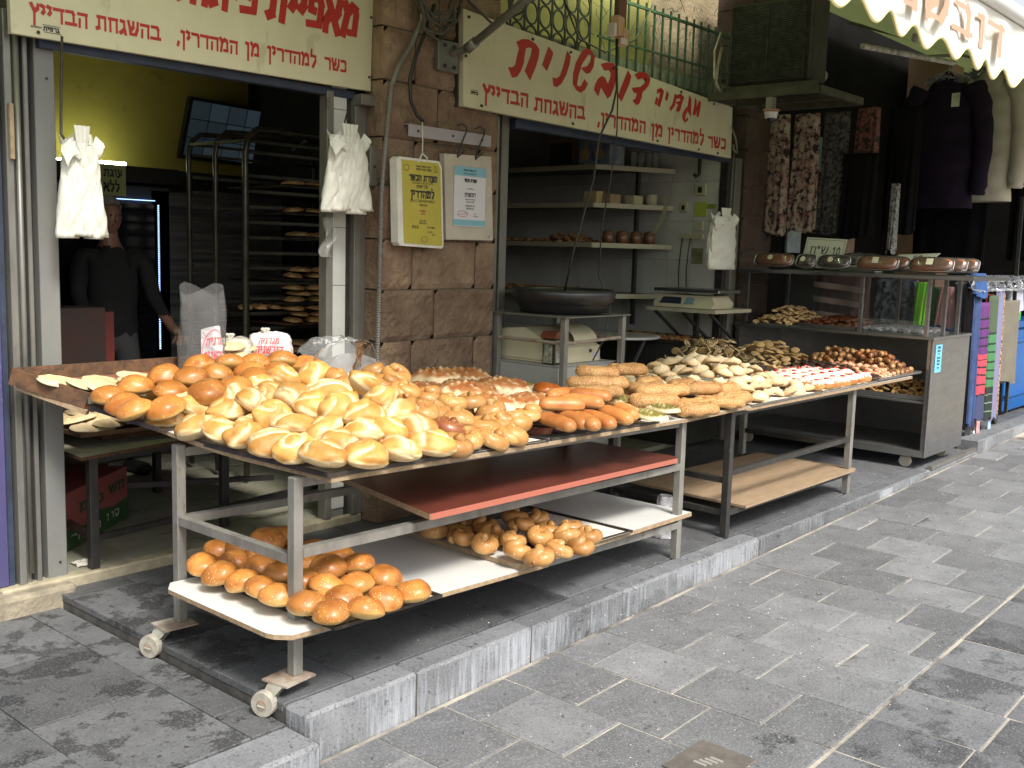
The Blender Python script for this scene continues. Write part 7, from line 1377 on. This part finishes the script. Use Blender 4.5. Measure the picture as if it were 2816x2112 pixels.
# folded cardboard under the front castor
fcd = thing('folded_cardboard', (2.3, 3.02, -.12), 'folded piece of tan cardboard wedged under the front castor', 'cardboard')
M_tan = mat('tan cardboard', (.58, .36, .20), (.48, .29, .15), scale=9, rough=.8)
s = MB(); s.prism([(-.07, .045), (-.065, .05), (-.02, .012), (.06, .040), (.075, .038), (.02, .0), (-.02, .0)], lambda p: (2.275+p[0]*.75, 2.985-p[0]*.66, -.119+p[1]), lambda p: (2.305+p[0]*.75, 3.02-p[0]*.66, -.119+p[1])); s.build('fold', M_tan, fcd)
s = MB(); s.tube([(2.262, 2.965, -.108), (2.32, 2.945, -.106)], .011, 7); s.build('fold', M_tan, fcd)
pbg = thing('plastic_bag', (5.25, 3.1, 0), 'crumpled clear plastic bag on the platform by the far leg of the long table', 'bag')
s = MB(); s.grid(28, 18, lambda u, v: (5.13+.07*math.cos(2*math.pi*u)*(1.1-v*.5)*(1+.4*noise.noise(Vector((u*9, v*5, 1)))), 3.22+.07*math.sin(2*math.pi*u)*(1.1-v*.5)*(1+.4*noise.noise(Vector((u*9, v*5, 4)))), .004+.24*v), closed_u=True); s.build('film', film('grey bag film', (.6, .6, .62), .35, .35, .15), pbg, smooth=True)
# ------------------------------------------------------------ the clothes shop at the right
def printed(name, base, blot, dark, scale=22):
    return mat(name, base, blot, scale=scale*.6, rough=.85, spec=.15, c3=dark, scale3=scale, amt3=.95, th3=.50)
M_leo = printed('leopard and rose print', (.42, .36, .28), (.24, .12, .11), (.02, .015, .02), 21)
M_dk = mat('black cloth', (.006, .006, .007), (.010, .009, .010), scale=6, rough=.9, spec=.05)
M_dkp = printed('dark speckled print', (.05, .05, .055), (.12, .11, .11), (.02, .02, .02), 30)
M_purp2 = mat('dark plum jacket', (.012, .008, .017), (.018, .012, .026), scale=5, rough=.8, spec=.1, bump=.01, bscale=7)
M_cream2 = mat('cream quilted sleeve', (.46, .42, .34), (.38, .35, .28), scale=5, rough=.7, bump=.004)
def cloth(nm, A, B_, z1, z0, m_, label, cat='dress', group=None, folds=6, amp=.02, dep=.07, taper=0.0, seed=0, hem=.02, n=40):
    """hanging garment: closed sleeve of cloth between plan points A and B, folds running down"""
    A, B_ = Vector((A[0], A[1], 0)), Vector((B_[0], B_[1], 0)); d = (B_-A); L_ = d.length; d.normalize(); nr = Vector((-d.y, d.x, 0)); mid = (A+B_)/2
    def fn(u, v):
        a = 2*math.pi*u; w = L_/2*(1-taper*(1-v)**1.5)*(1+.03*noise.noise(Vector((v*4, u*2, seed)))); c, s_ = math.cos(a), math.sin(a)
        c = math.copysign(abs(c)**.8, c); f = amp*math.sin(folds*c*2.4+seed+v*1.2)*(.25+.75*v); q = mid+d*w*c+nr*(dep*s_*(.5+.5*v)+f)
        return (q.x, q.y, z1+(z0-z1)*v+hem*math.sin(a*3+seed)*v)
    s = MB(); s.grid(n, 24, fn, closed_u=True); s.f.append(tuple(range(n))); s.mi.append(0); o = s.build(nm, m_, org=(mid.x, mid.y, z0), smooth=True); return tag(o, label, cat, group)
cloth('patterned_dress', (8.88, 4.70), (8.88, 4.42), 2.93, 1.86, M_leo, 'leopard and rose print dress hanging left of its twin', taper=.2, seed=1)
cloth('patterned_dress', (8.92, 4.45), (8.92, 4.15), 2.93, 1.89, M_leo, 'leopard and rose print dress hanging right, beside the dark scarves', taper=.2, seed=2)
cloth('dark_dress', (8.95, 4.17), (8.95, 3.90), 2.93, 1.88, M_dkp, 'dark grey speckled dress hanging beside the leopard prints', taper=.1, seed=3)
cloth('black_skirt', (8.9, 3.93), (8.9, 3.62), 2.56, 1.84, M_dk, 'plain black skirt hanging below the bracket shelf', 'skirt', seed=4)
cloth('speckled_dress', (8.95, 3.85), (8.95, 3.65), 2.95, 2.52, printed('red speckle print', (.06, .05, .05), (.22, .08, .06), (.02, .02, .02), 26), 'dark dress with red and white flecks above the black skirt', seed=5)
cloth('scarf', (8.95, 3.50), (8.95, 3.44), 2.30, 1.72, printed('grey lace print', (.30, .30, .27), (.16, .16, .15), (.05, .05, .05), 34), 'narrow grey speckled scarf hanging between the skirt and the jackets', 'scarf', seed=6, taper=-.2)
cloth('black_coat', (9.4, 3.75), (9.4, 3.45), 3.0, 1.9, M_dk, 'long black coat hanging between the scarf and the plum jacket', 'coat', seed=7)
cloth('black_coat', (10.6, 3.9), (10.6, 3.2), 2.6, 1.6, M_dk, 'black coat hanging behind the plum jacket, lower', 'coat', seed=8)
cloth('black_coat', (11.3, 3.2), (11.3, 2.85), 3.3, 1.7, mat('black cloth b', (.010, .009, .010), rough=.9, spec=.05), 'black coat at the right, behind the cream sleeve', 'coat', seed=18)
cloth('tan_jacket', (11.9, 3.05), (12.0, 2.7), 3.2, 2.1, mat('tan brown jacket', (.20, .12, .08), (.15, .09, .06), scale=5, rough=.8), 'tan jacket hanging at the far right edge under the awning', 'jacket', seed=9)
def jacket(x, yl, yr, zt, zb, m_, msl, label, white=False):
    r = thing('jacket', (x, (yl+yr)/2, zb), label, 'jacket'); yc = (yl+yr)/2; hw = abs(yl-yr)/2*.78
    def body(u, v):
        a = 2*math.pi*u; w = hw*(.55+.45*min(1, v*5))*(1+.05*math.sin(v*14)); c = math.copysign(abs(math.cos(a))**.7, math.cos(a)); s_ = math.sin(a)
        return (x+.13*s_*(.4+.6*min(1, v*3))*(1+.06*math.sin(v*40)), yc+w*c, zt-.12+(zb-zt+.12)*v+(.12*(1-abs(c))*(1-min(1, v*6))))
    s = MB(); s.grid(40, 40, body, closed_u=True); s.f.append(tuple(range(40))); s.mi.append(0); s.build('body', m_, r, smooth=True)
    for sg in (-1, 1):
        P = [(x, yc+sg*hw*.80, zt-.15), (x-.02, yc+sg*(hw*1.10), zt-.32), (x-.03, yc+sg*(hw*1.27), zt-.62), (x-.03, yc+sg*(hw*1.22), zb+.20), (x-.03, yc+sg*(hw*1.20), zb+.12)]
        q = []
        for k in range(len(P)-1):
            for t in (0, .25, .5, .75): q.append(Vector(P[k]).lerp(Vector(P[k+1]), t))
        q.append(Vector(P[-1])); s = MB(); s.tube(q, .08, 14, rs=[.105-.045*k/len(q)+.007*math.sin(k*2.2) for k in range(len(q))]); s.build('sleeve', msl, r, smooth=True)
    s = MB(); random.seed(5)
    for k in range(420):
        a = random.uniform(0, 2*math.pi); p = Vector((x-.02+.09*math.cos(a), yc+.16*math.sin(a), zt-.10-.03*math.cos(a))); q = p+Vector((random.uniform(-.05, .03), random.uniform(-.05, .05), random.uniform(-.03, .05))); s.bar(p, q, .0035)
    fr_ = s.build('fur_trim', mat('grey fur', (.14, .14, .15), (.25, .25, .26), scale=30, rough=.9), r); tag(fr_, kind='stuff')
    s = MB(); s.tube([(x, yc-hw*.75, zt-.10), (x, yc, zt+.02), (x, yc+hw*.75, zt-.10)], .010, 6); s.tube([(x, yc, zt+.02), (x, yc, zt+.10), (x+.03, yc, zt+.13)], .004, 5); s.build('hanger', mat('white hanger', (.5, .5, .48)), r)
    return r
j = jacket(10.0, 3.82, 3.10, 3.38, 2.14, M_purp2, M_purp2, 'dark plum padded jacket with fur collar and a white tag, front of the rail')
MB().box(9.845, 3.30, 3.04, 9.85, 3.37, 3.16).build('tag', mat('white tag', (.6, .6, .55), (.3, .35, .2), scale=9), j)
jacket(10.35, 3.50, 2.88, 3.48, 2.22, M_cream2, M_cream2, 'cream padded jacket with fur collar showing one sleeve behind the plum one')
s = MB(); s.tube([(8.9, 3.72, 3.42), (9.4, 3.45, 3.42), (10.0, 3.38, 3.52), (11.6, 3.2, 3.62), (13, 3.1, 3.7)], .014, 8); tag(s.build('clothes_rail', M_steel, smooth=True), 'steel clothes rail carrying the padded jackets', 'rail')
# small white toy figure left out; strut joints under the awning
s = MB(); s.lathe([(.02, 0), (.03, .03), (.02, .06)], (7.9, 3.0, 3.25), 10); s.tube([(7.2, 3.1, 3.12), (8.6, 2.95, 3.2)], .02, 8); tag(s.build('awning_joint', mat('pale joint', (.4, .38, .33), (.1, .1, .09), scale=12)), 'pale bar joint under the awning behind its scalloped edge', 'joint')
# clothes seen through the steel case
cloth('striped_top', (9.75, 4.47), (9.75, 3.95), 1.50, 1.06, mat('stripe brown', (.10, .06, .055), rough=.9), 'brown and pink wide striped top seen through the steel case', 'top', seed=10)
tb = bpy.data.objects['striped_top']
for k in range(3):
    s = MB(); s.grid(20, 3, lambda u, v: (9.655-.012*math.sin(u*9), 4.48-.52*u, 1.43-.14*k-.09*u*.5-.055*v)); s.build('stripe', mat('dusty pink stripe', (.34, .24, .21), rough=.9), tb, fix=False)
cloth('floral_top', (9.8, 3.92), (9.8, 3.52), 1.48, 1.08, printed('floral print', (.06, .07, .08), (.18, .22, .26), (.03, .02, .02), 20), 'dark floral top seen through the steel case', 'top', seed=11)
cloth('green_shirt', (9.7, 3.50), (9.7, 3.38), 1.46, 1.05, mat('neon green', (.16, .62, .04), (.3, .6, .02), scale=4, rough=.8), 'neon green garment hanging beyond the steel case', 'shirt', seed=12)
cloth('pink_shirt', (9.7, 3.31), (9.7, 3.14), 1.43, 1.07, mat('dusty rose', (.52, .26, .27), rough=.85), 'dusty pink garment hanging beyond the steel case', 'shirt', seed=13, taper=.3)
cloth('blue_shirt', (9.8, 3.18), (9.8, 3.10), 1.45, 1.1, mat('mid blue', (.03, .13, .35), rough=.85), 'blue garment edge hanging beyond the pink one', 'shirt', seed=14)
cloth('green_shirt', (9.8, 3.38), (9.8, 3.30), 1.42, 1.1, mat('bottle green', (.02, .14, .06), rough=.85), 'bottle green garment with white bands beside the pink one', 'shirt', seed=15)
# scarf rack at the end
def stripes(name, cols, zl_):
    """woven bands from hem to top; cols = [(height fraction, colour)]"""
    m = bpy.data.materials.new(name); m.use_nodes = True; t = m.node_tree; b = t.nodes['Principled BSDF']; b.inputs['Roughness'].default_value = .85
    tc = _n(t, 'ShaderNodeTexCoord'); sp = _n(t, 'ShaderNodeSeparateXYZ'); t.links.new(tc.outputs['Object'], sp.inputs[0])
    nz = _n(t, 'ShaderNodeTexNoise'); nz.inputs['Scale'].default_value = 7; t.links.new(tc.outputs['Object'], nz.inputs['Vector'])
    ma = _n(t, 'ShaderNodeMath', operation='MULTIPLY_ADD'); ma.inputs[1].default_value = .05; t.links.new(nz.outputs[0], ma.inputs[0]); t.links.new(sp.outputs['Z'], ma.inputs[2])
    mr = _n(t, 'ShaderNodeMapRange'); mr.inputs[1].default_value = .02; mr.inputs[2].default_value = zl_; t.links.new(ma.outputs[0], mr.inputs[0]); rp = _n(t, 'ShaderNodeValToRGB'); rp.color_ramp.interpolation = 'CONSTANT'
    for i, (p, c) in enumerate(cols):
        e = rp.color_ramp.elements[i] if i < 2 else rp.color_ramp.elements.new(p); e.position = p; e.color = tuple(c)+(1,)
    t.links.new(mr.outputs[0], rp.inputs[0]); t.links.new(rp.outputs[0], b.inputs['Base Color']); return m
K_ = (.015, .013, .02); PK = (.52, .06, .09); PU = (.11, .03, .15); BL = (.05, .06, .13); GR = (.06, .20, .08); DG = (.02, .03, .025); LG_ = (.20, .28, .20)
PP = [(0, BL), (.20, K_), (.215, PK), (.30, K_), (.315, PK), (.38, K_), (.395, PK), (.45, K_), (.465, PK), (.52, K_), (.53, PK), (.57, PU), (.64, K_), (.655, PU), (.71, K_), (.725, PU), (.79, K_), (.805, PU), (.87, K_), (.885, PU)]
GG = [(0, DG), (.06, LG_), (.07, DG), (.13, LG_), (.14, DG), (.20, LG_), (.21, DG), (.27, GR), (.33, DG), (.345, GR), (.40, DG), (.415, GR), (.47, DG), (.485, GR), (.55, DG), (.565, GR), (.62, DG), (.635, GR), (.70, DG), (.72, (.07, .10, .06))]
SC = [((9.52, 3.02), (9.66, 2.98), 1.44, .18, M_dk, 'long black scarf, first on the rack after the steel case'),
      ((9.66, 2.99), (9.78, 2.95), 1.42, .20, mat('denim blue', (.05, .09, .22), (.03, .05, .13), scale=6, rough=.9), 'denim blue scarf between the black and the purple one'),
      ((9.76, 2.96), (9.95, 2.92), 1.30, .25, stripes('purple pink stripes', PP, 1.05), 'purple to pink scarf with thin dark bands'),
      ((10.03, 2.96), (10.22, 2.93), 1.36, .22, stripes('green black stripes', GG, 1.14), 'green scarf with narrow black and white bands'),
      ((10.24, 2.96), (10.36, 2.93), 1.42, .20, mat('pale blue lilac', (.16, .22, .36), (.24, .17, .26), scale=12, rough=.9, stretch=(6, 6, .3)), 'pale blue and lilac scarf beside the green one'),
      ((10.38, 2.98), (10.47, 2.95), 1.38, .24, printed('leopard orange', (.42, .24, .13), (.5, .34, .22), (.04, .03, .02), 40), 'orange leopard print scarf at the right of the scarves'),
      ((10.60, 3.02), (11.02, 2.96), 1.30, .50, mat('taupe cloth', (.17, .155, .12), (.14, .125, .10), scale=5, rough=.9), 'taupe skirt with small slits hanging on the rack'),
      ((10.70, 3.10), (10.95, 3.04), .50, .18, M_dk, 'black trousers below the taupe skirt')]
for i, (a, b, zt, zb, m_, lb) in enumerate(SC): cloth('scarf' if i < 6 else 'skirt', a, b, zt, zb, m_, lb, 'scarf' if i < 6 else 'skirt', folds=5, amp=.022, dep=.035, seed=20+i, n=40)
random.seed(19)
for i, (x, m_, lb) in enumerate(((9.60, mat('dots black white', (.02, .02, .02), (.03, .03, .03), scale=3, c3=(.6, .6, .6), scale3=16, amt3=1, th3=.56), 'black scarf end with white dots near the floor'), (9.95, mat('red fringe', (.5, .05, .06), (.5, .4, .4), scale=40), 'red and white fringe hanging below the pink scarf'), (10.28, mat('blue fringe', (.15, .35, .55), (.4, .45, .5), scale=40), 'light blue fringe hanging below the green scarf'))):
    s = MB()
    for k in range(7): s.tube([(x+.02*k*.6, 2.95, .26), (x+.02*k*.6+random.uniform(-.01, .01), 2.94, .05)], .006, 5)
    if i == 0: s = MB(); s.grid(12, 8, lambda u, v: (9.66+.28*u, 2.955+.01*math.sin(u*12), .24-.14*v))
    tag(s.build('scarf_fringe', m_), lb, 'scarf end')
rck = thing('clothes_rack', (10.9, 3.05, .1), 'black wheeled clothes rack with hangers at the far right', 'rack')
s = MB(); s.bar((11.02, 3.0, .18), (10.95, 3.0, 2.3), .03); s.build('post', M_bkleg, rck)
s = MB(); s.bar((10.6, 3.0, .13), (11.3, 3.25, .15), .05); s.build('base_bar', M_bkleg, rck)
for (x, y) in ((10.62, 2.98), (11.28, 3.25)): s = MB(); s.lathe([(.02, -.015), (.05, -.012), (.05, .012), (.02, .015)], (x, y, .16), 14, ax='y'); s.build('wheel', M_bkleg, rck)
s = MB(); s.bar((9.4, 3.05, 1.47), (11.4, 3.0, 1.50), .02); s.build('rail', M_alu, rck)
hg = MB(); random.seed(33)
for k in range(34):
    x = 9.55+.055*k; p0 = (x, 3.02, 1.50); hg.tube([(x, 3.02, 1.54), (x+random.uniform(-.02, .02), 3.0, 1.50), (x-.04+random.uniform(-.03, .03), 2.95, 1.42), (x+random.uniform(-.03, .06), 2.9, 1.40)], .006, 5)
    hg.grid(3, 3, lambda u, v: (x+.09*u-.03+random.uniform(-.01, .01), 2.98+random.uniform(-.04, .04), 1.42+.10*v+random.uniform(-.015, .015)))
tag(hg.build('hangers', mat('clear glossy hangers', (.10, .10, .11), (.40, .42, .46), scale=25, rough=.12)), 'tangle of clear and black hangers along the scarf rack', 'hangers', kind='stuff')
cloth('blue_bag', (9.62, 3.0), (9.85, 2.96), 1.56, 1.36, mat('blue cloth bag', (.04, .10, .28), rough=.85), 'blue cloth bundled at the top of the scarf rack', 'cloth', seed=41)
cloth('white_bag', (11.05, 3.1), (11.35, 3.05), 1.50, 1.18, mat('pale lilac plastic', (.45, .46, .55), rough=.5), 'pale lilac bag hanging on the rack at the right edge', 'bag', seed=42)
cloth('red_sign_cloth', (11.1, 3.3), (11.8, 3.25), 1.34, 1.10, mat('bright red sheet', (.65, .06, .04), rough=.6), 'bright red sheet behind the rack at the right edge', 'sheet', seed=43, amp=.005)
s = MB(); s.box(11.15, 3.20, 1.10, 12.0, 3.215, 1.19, rot=Matrix.Rotation(.12, 3, 'Y')); gb = tag(s.build('green_banner', mat('green banner', (.06, .35, .05), rough=.6)), 'green banner with white Hebrew letters at the right edge', 'banner')
s = MB(); word(s, 'את איכות טרי', plane_y(3.196), 11.25, 11.9, 1.12, .05, wh=.16); s.build('lettering', mat('white letters', (.7, .7, .7)), gb, fix=False)
bn = thing('blue_bin', (12.5, 3.3, 0), 'big blue plastic crate bin standing at the far right edge', 'bin')
M_bin = mat('blue bin plastic', (.01, .09, .30), (.012, .11, .36), scale=4, rough=.4)
s = MB(); s.box(12.05, 3.3, .03, 13.6, 4.2, .95, bev=.02); s.build('body', M_bin, bn)
s = MB(); s.box(12.02, 3.27, .955, 13.63, 4.23, 1.03, bev=.01); s.build('rim', M_bin, bn); s = MB(); s.box(12.03, 3.28, .80, 13.62, 3.298, .83); s.box(12.03, 3.28, .20, 13.62, 3.298, .23); s.build('rib', M_bin, bn)
# dark back of the clothes shop
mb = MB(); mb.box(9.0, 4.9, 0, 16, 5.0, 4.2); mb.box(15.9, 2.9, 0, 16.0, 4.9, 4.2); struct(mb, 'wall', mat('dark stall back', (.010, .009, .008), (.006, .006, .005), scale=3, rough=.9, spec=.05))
for i, (x, z, w, h, c, nm, lb) in enumerate(((9.8, 1.70, .30, .30, (.36, .42, .44), 'poster', 'pale framed poster deep in the clothes stall'), (11.2, 1.6, .25, .9, (.30, .18, .12), 'curtain_strip', 'salmon strip of cloth deep in the clothes stall'), (10.3, 2.55, .5, .35, (.10, .22, .22), 'teal_pane', 'teal pane deep in the clothes stall'))):  # each piece in plain two-tone colour
    s = MB(); s.box(x, 4.86, z, x+w, 4.89, z+h, bev=.004); tag(s.build(nm, mat(nm, c, [q*.6 for q in c], scale=8, rough=.6)), lb, nm.split('_')[0])
mb = MB(); mb.box(12.5, 4.3, 0, 12.9, 4.8, 4.0); tag(mb.build('timber_post', mat('salmon pillar', (.28, .17, .11), rough=.9)), 'salmon coloured pillar in the clothes stall', 'pillar')
# ------------------------------------------------------------ the man inside the first shop
def person():
    r = thing('person', (3.55, 6.65, .045), 'grey haired man in dark shirt and grey trousers standing inside the first shop', 'person')
    bx0, by0, z0 = 3.52, 6.62, .045
    V = {'pel': (0, 0, .98), 'wst': (0, 0, 1.12), 'chs': (0, .0, 1.36), 'nck': (-.0, 0, 1.56), 'nk2': (-.01, -.01, 1.62), 'hd': (-.015, -.02, 1.70),
         'shl': (-.17, .06, 1.50), 'ell': (-.23, .0, 1.22), 'wrl': (-.20, -.16, 1.02), 'shr': (.17, -.10, 1.50), 'elr': (.25, -.12, 1.20), 'wrr': (.26, -.32, 1.02), 'hr': (.26, -.40, .99),
         'hpl': (-.09, .02, .93), 'knl': (-.11, 0, .50), 'anl': (-.12, .03, .09), 'hpr': (.09, -.02, .93), 'knr': (.12, -.05, .50), 'anr': (.14, 0, .09)}
    RR = {'pel': .155, 'wst': .15, 'chs': .17, 'nck': .075, 'nk2': .06, 'hd': .06, 'shl': .075, 'ell': .052, 'wrl': .034, 'shr': .075, 'elr': .052, 'wrr': .034, 'hr': .03, 'hpl': .10, 'knl': .068, 'anl': .05, 'hpr': .10, 'knr': .068, 'anr': .05}
    E_ = [('pel', 'wst'), ('wst', 'chs'), ('chs', 'nck'), ('nck', 'nk2'), ('nk2', 'hd'), ('chs', 'shl'), ('shl', 'ell'), ('ell', 'wrl'), ('chs', 'shr'), ('shr', 'elr'), ('elr', 'wrr'), ('wrr', 'hr'), ('pel', 'hpl'), ('hpl', 'knl'), ('knl', 'anl'), ('pel', 'hpr'), ('hpr', 'knr'), ('knr', 'anr')]
    ks = list(V); me = bpy.data.meshes.new('body'); me.from_pydata([V[k] for k in ks], [(ks.index(a), ks.index(b)) for a, b in E_], [])
    M_skin = mat('skin', (.28, .15, .10), (.24, .12, .08), scale=8, rough=.5); M_shirt = mat('dark shirt', (.009, .009, .010), (.014, .014, .015), scale=6, rough=.9, bump=.004, bscale=12); M_trs = mat('grey trousers', (.10, .10, .10), (.08, .08, .085), scale=6, rough=.9)
    ob = bpy.data.objects.new('tmp', me); COL.objects.link(ob); ob.modifiers.new('s', 'SKIN'); sk = me.skin_vertices[0].data
    for i, k in enumerate(ks): sk[i].radius = (RR[k]*(1.0 if k not in ('chs', 'wst', 'pel') else 1.05), RR[k]*(.72 if k in ('chs', 'wst', 'pel') else 1)); sk[i].use_root = (k == 'pel')
    sb = ob.modifiers.new('u', 'SUBSURF'); sb.levels = 2; sb.render_levels = 2
    dg = bpy.context.evaluated_depsgraph_get(); m2 = bpy.data.meshes.new_from_object(ob.evaluated_get(dg)); bpy.data.objects.remove(ob)
    m2.materials.clear()
    for m_ in (M_skin, M_shirt, M_trs): m2.materials.append(m_)
    for p in m2.polygons:
        c = p.center; p.use_smooth = True
        p.material_index = 2 if c.z < .97 and abs(c.y) < .2 and abs(c.x) < .22 else (0 if c.z > 1.55 or (c.y < -.15 and c.z < 1.10) else 1)
    b = inst('body', m2, (bx0, by0, z0), parent=r)
    hd = sph(28, 20, lambda n, th, ph: (Vector((bx0-.02+n.x*.078*(1-.12*max(0, -n.z)), by0-.03+n.y*.098*(1+(.10*math.exp(-((n.x/.2)**2+((n.z+.15)/.2)**2)) if n.y < 0 else 0)), z0+1.745+n.z*.118)), 0)); hd.at = {}; hd.build('head', M_skin, r, smooth=True)
    hr = sph(24, 14, lambda n, th, ph: (Vector((bx0-.02+n.x*.092, by0-.018+n.y*.108, z0+1.772+max(-.05 if n.y > -.1 else .052, n.z*.118))), 0)); hr.at = {}; hr.build('hair', mat('grey hair', (.30, .28, .25), (.2, .19, .17), scale=40, rough=.9, bump=.004), r, smooth=True)
    for sg in (-1, 1):
        s = MB(); s.lathe([(.002, -.006), (.009, 0), (.002, .006)], (bx0-.02+sg*.030, by0-.120, z0+1.755), 8, ax='y'); s.build('eye', M_blk, r)
        s = MB(); s.box(bx0-.02+sg*.080-.008, by0-.02, z0+1.715, bx0-.02+sg*.080+.008, by0+.015, z0+1.775, bev=.006); s.build('ear', M_skin, r)
    s = MB(); s.box(bx0-.042, by0-.128, z0+1.686, bx0+.002, by0-.118, z0+1.693); s.build('mouth', mat('lips', (.25, .1, .08)), r)
    s = MB(); s.tube([(bx0-.02, by0-.118, z0+1.765), (bx0-.02, by0-.142, z0+1.725), (bx0-.02, by0-.125, z0+1.715)], .013, 8, rs=[.008, .014, .010]); s.build('nose', M_skin, r, smooth=True)
    hx, hy, hz = bx0+.26, by0-.40, z0+.985
    for k in range(5):
        a = (-.6+.25*k) if k < 4 else .9; L_ = (.07, .08, .075, .06, .055)[k]; d = Vector((math.sin(a)*.6-.2, -math.cos(a)*.5, -.55)).normalized(); o = Vector((hx-.03+.017*k if k < 4 else hx+.03, hy-.02, hz-.01))
        s = MB(); s.tube([o, o+d*L_*.5, o+d*L_*.95+Vector((0, .01, -.008))], .008, 7, rs=[.010, .009, .006]); s.build('finger', M_skin, r, smooth=True)
    for x, y in ((-.12, -.03), (.14, -.06)):
        s = MB(); s.box(bx0+x-.05, by0+y-.14, z0+.002, bx0+x+.05, by0+y+.14, z0+.085, bev=.03); s.build('shoe', M_blk, r, smooth=True)
person()
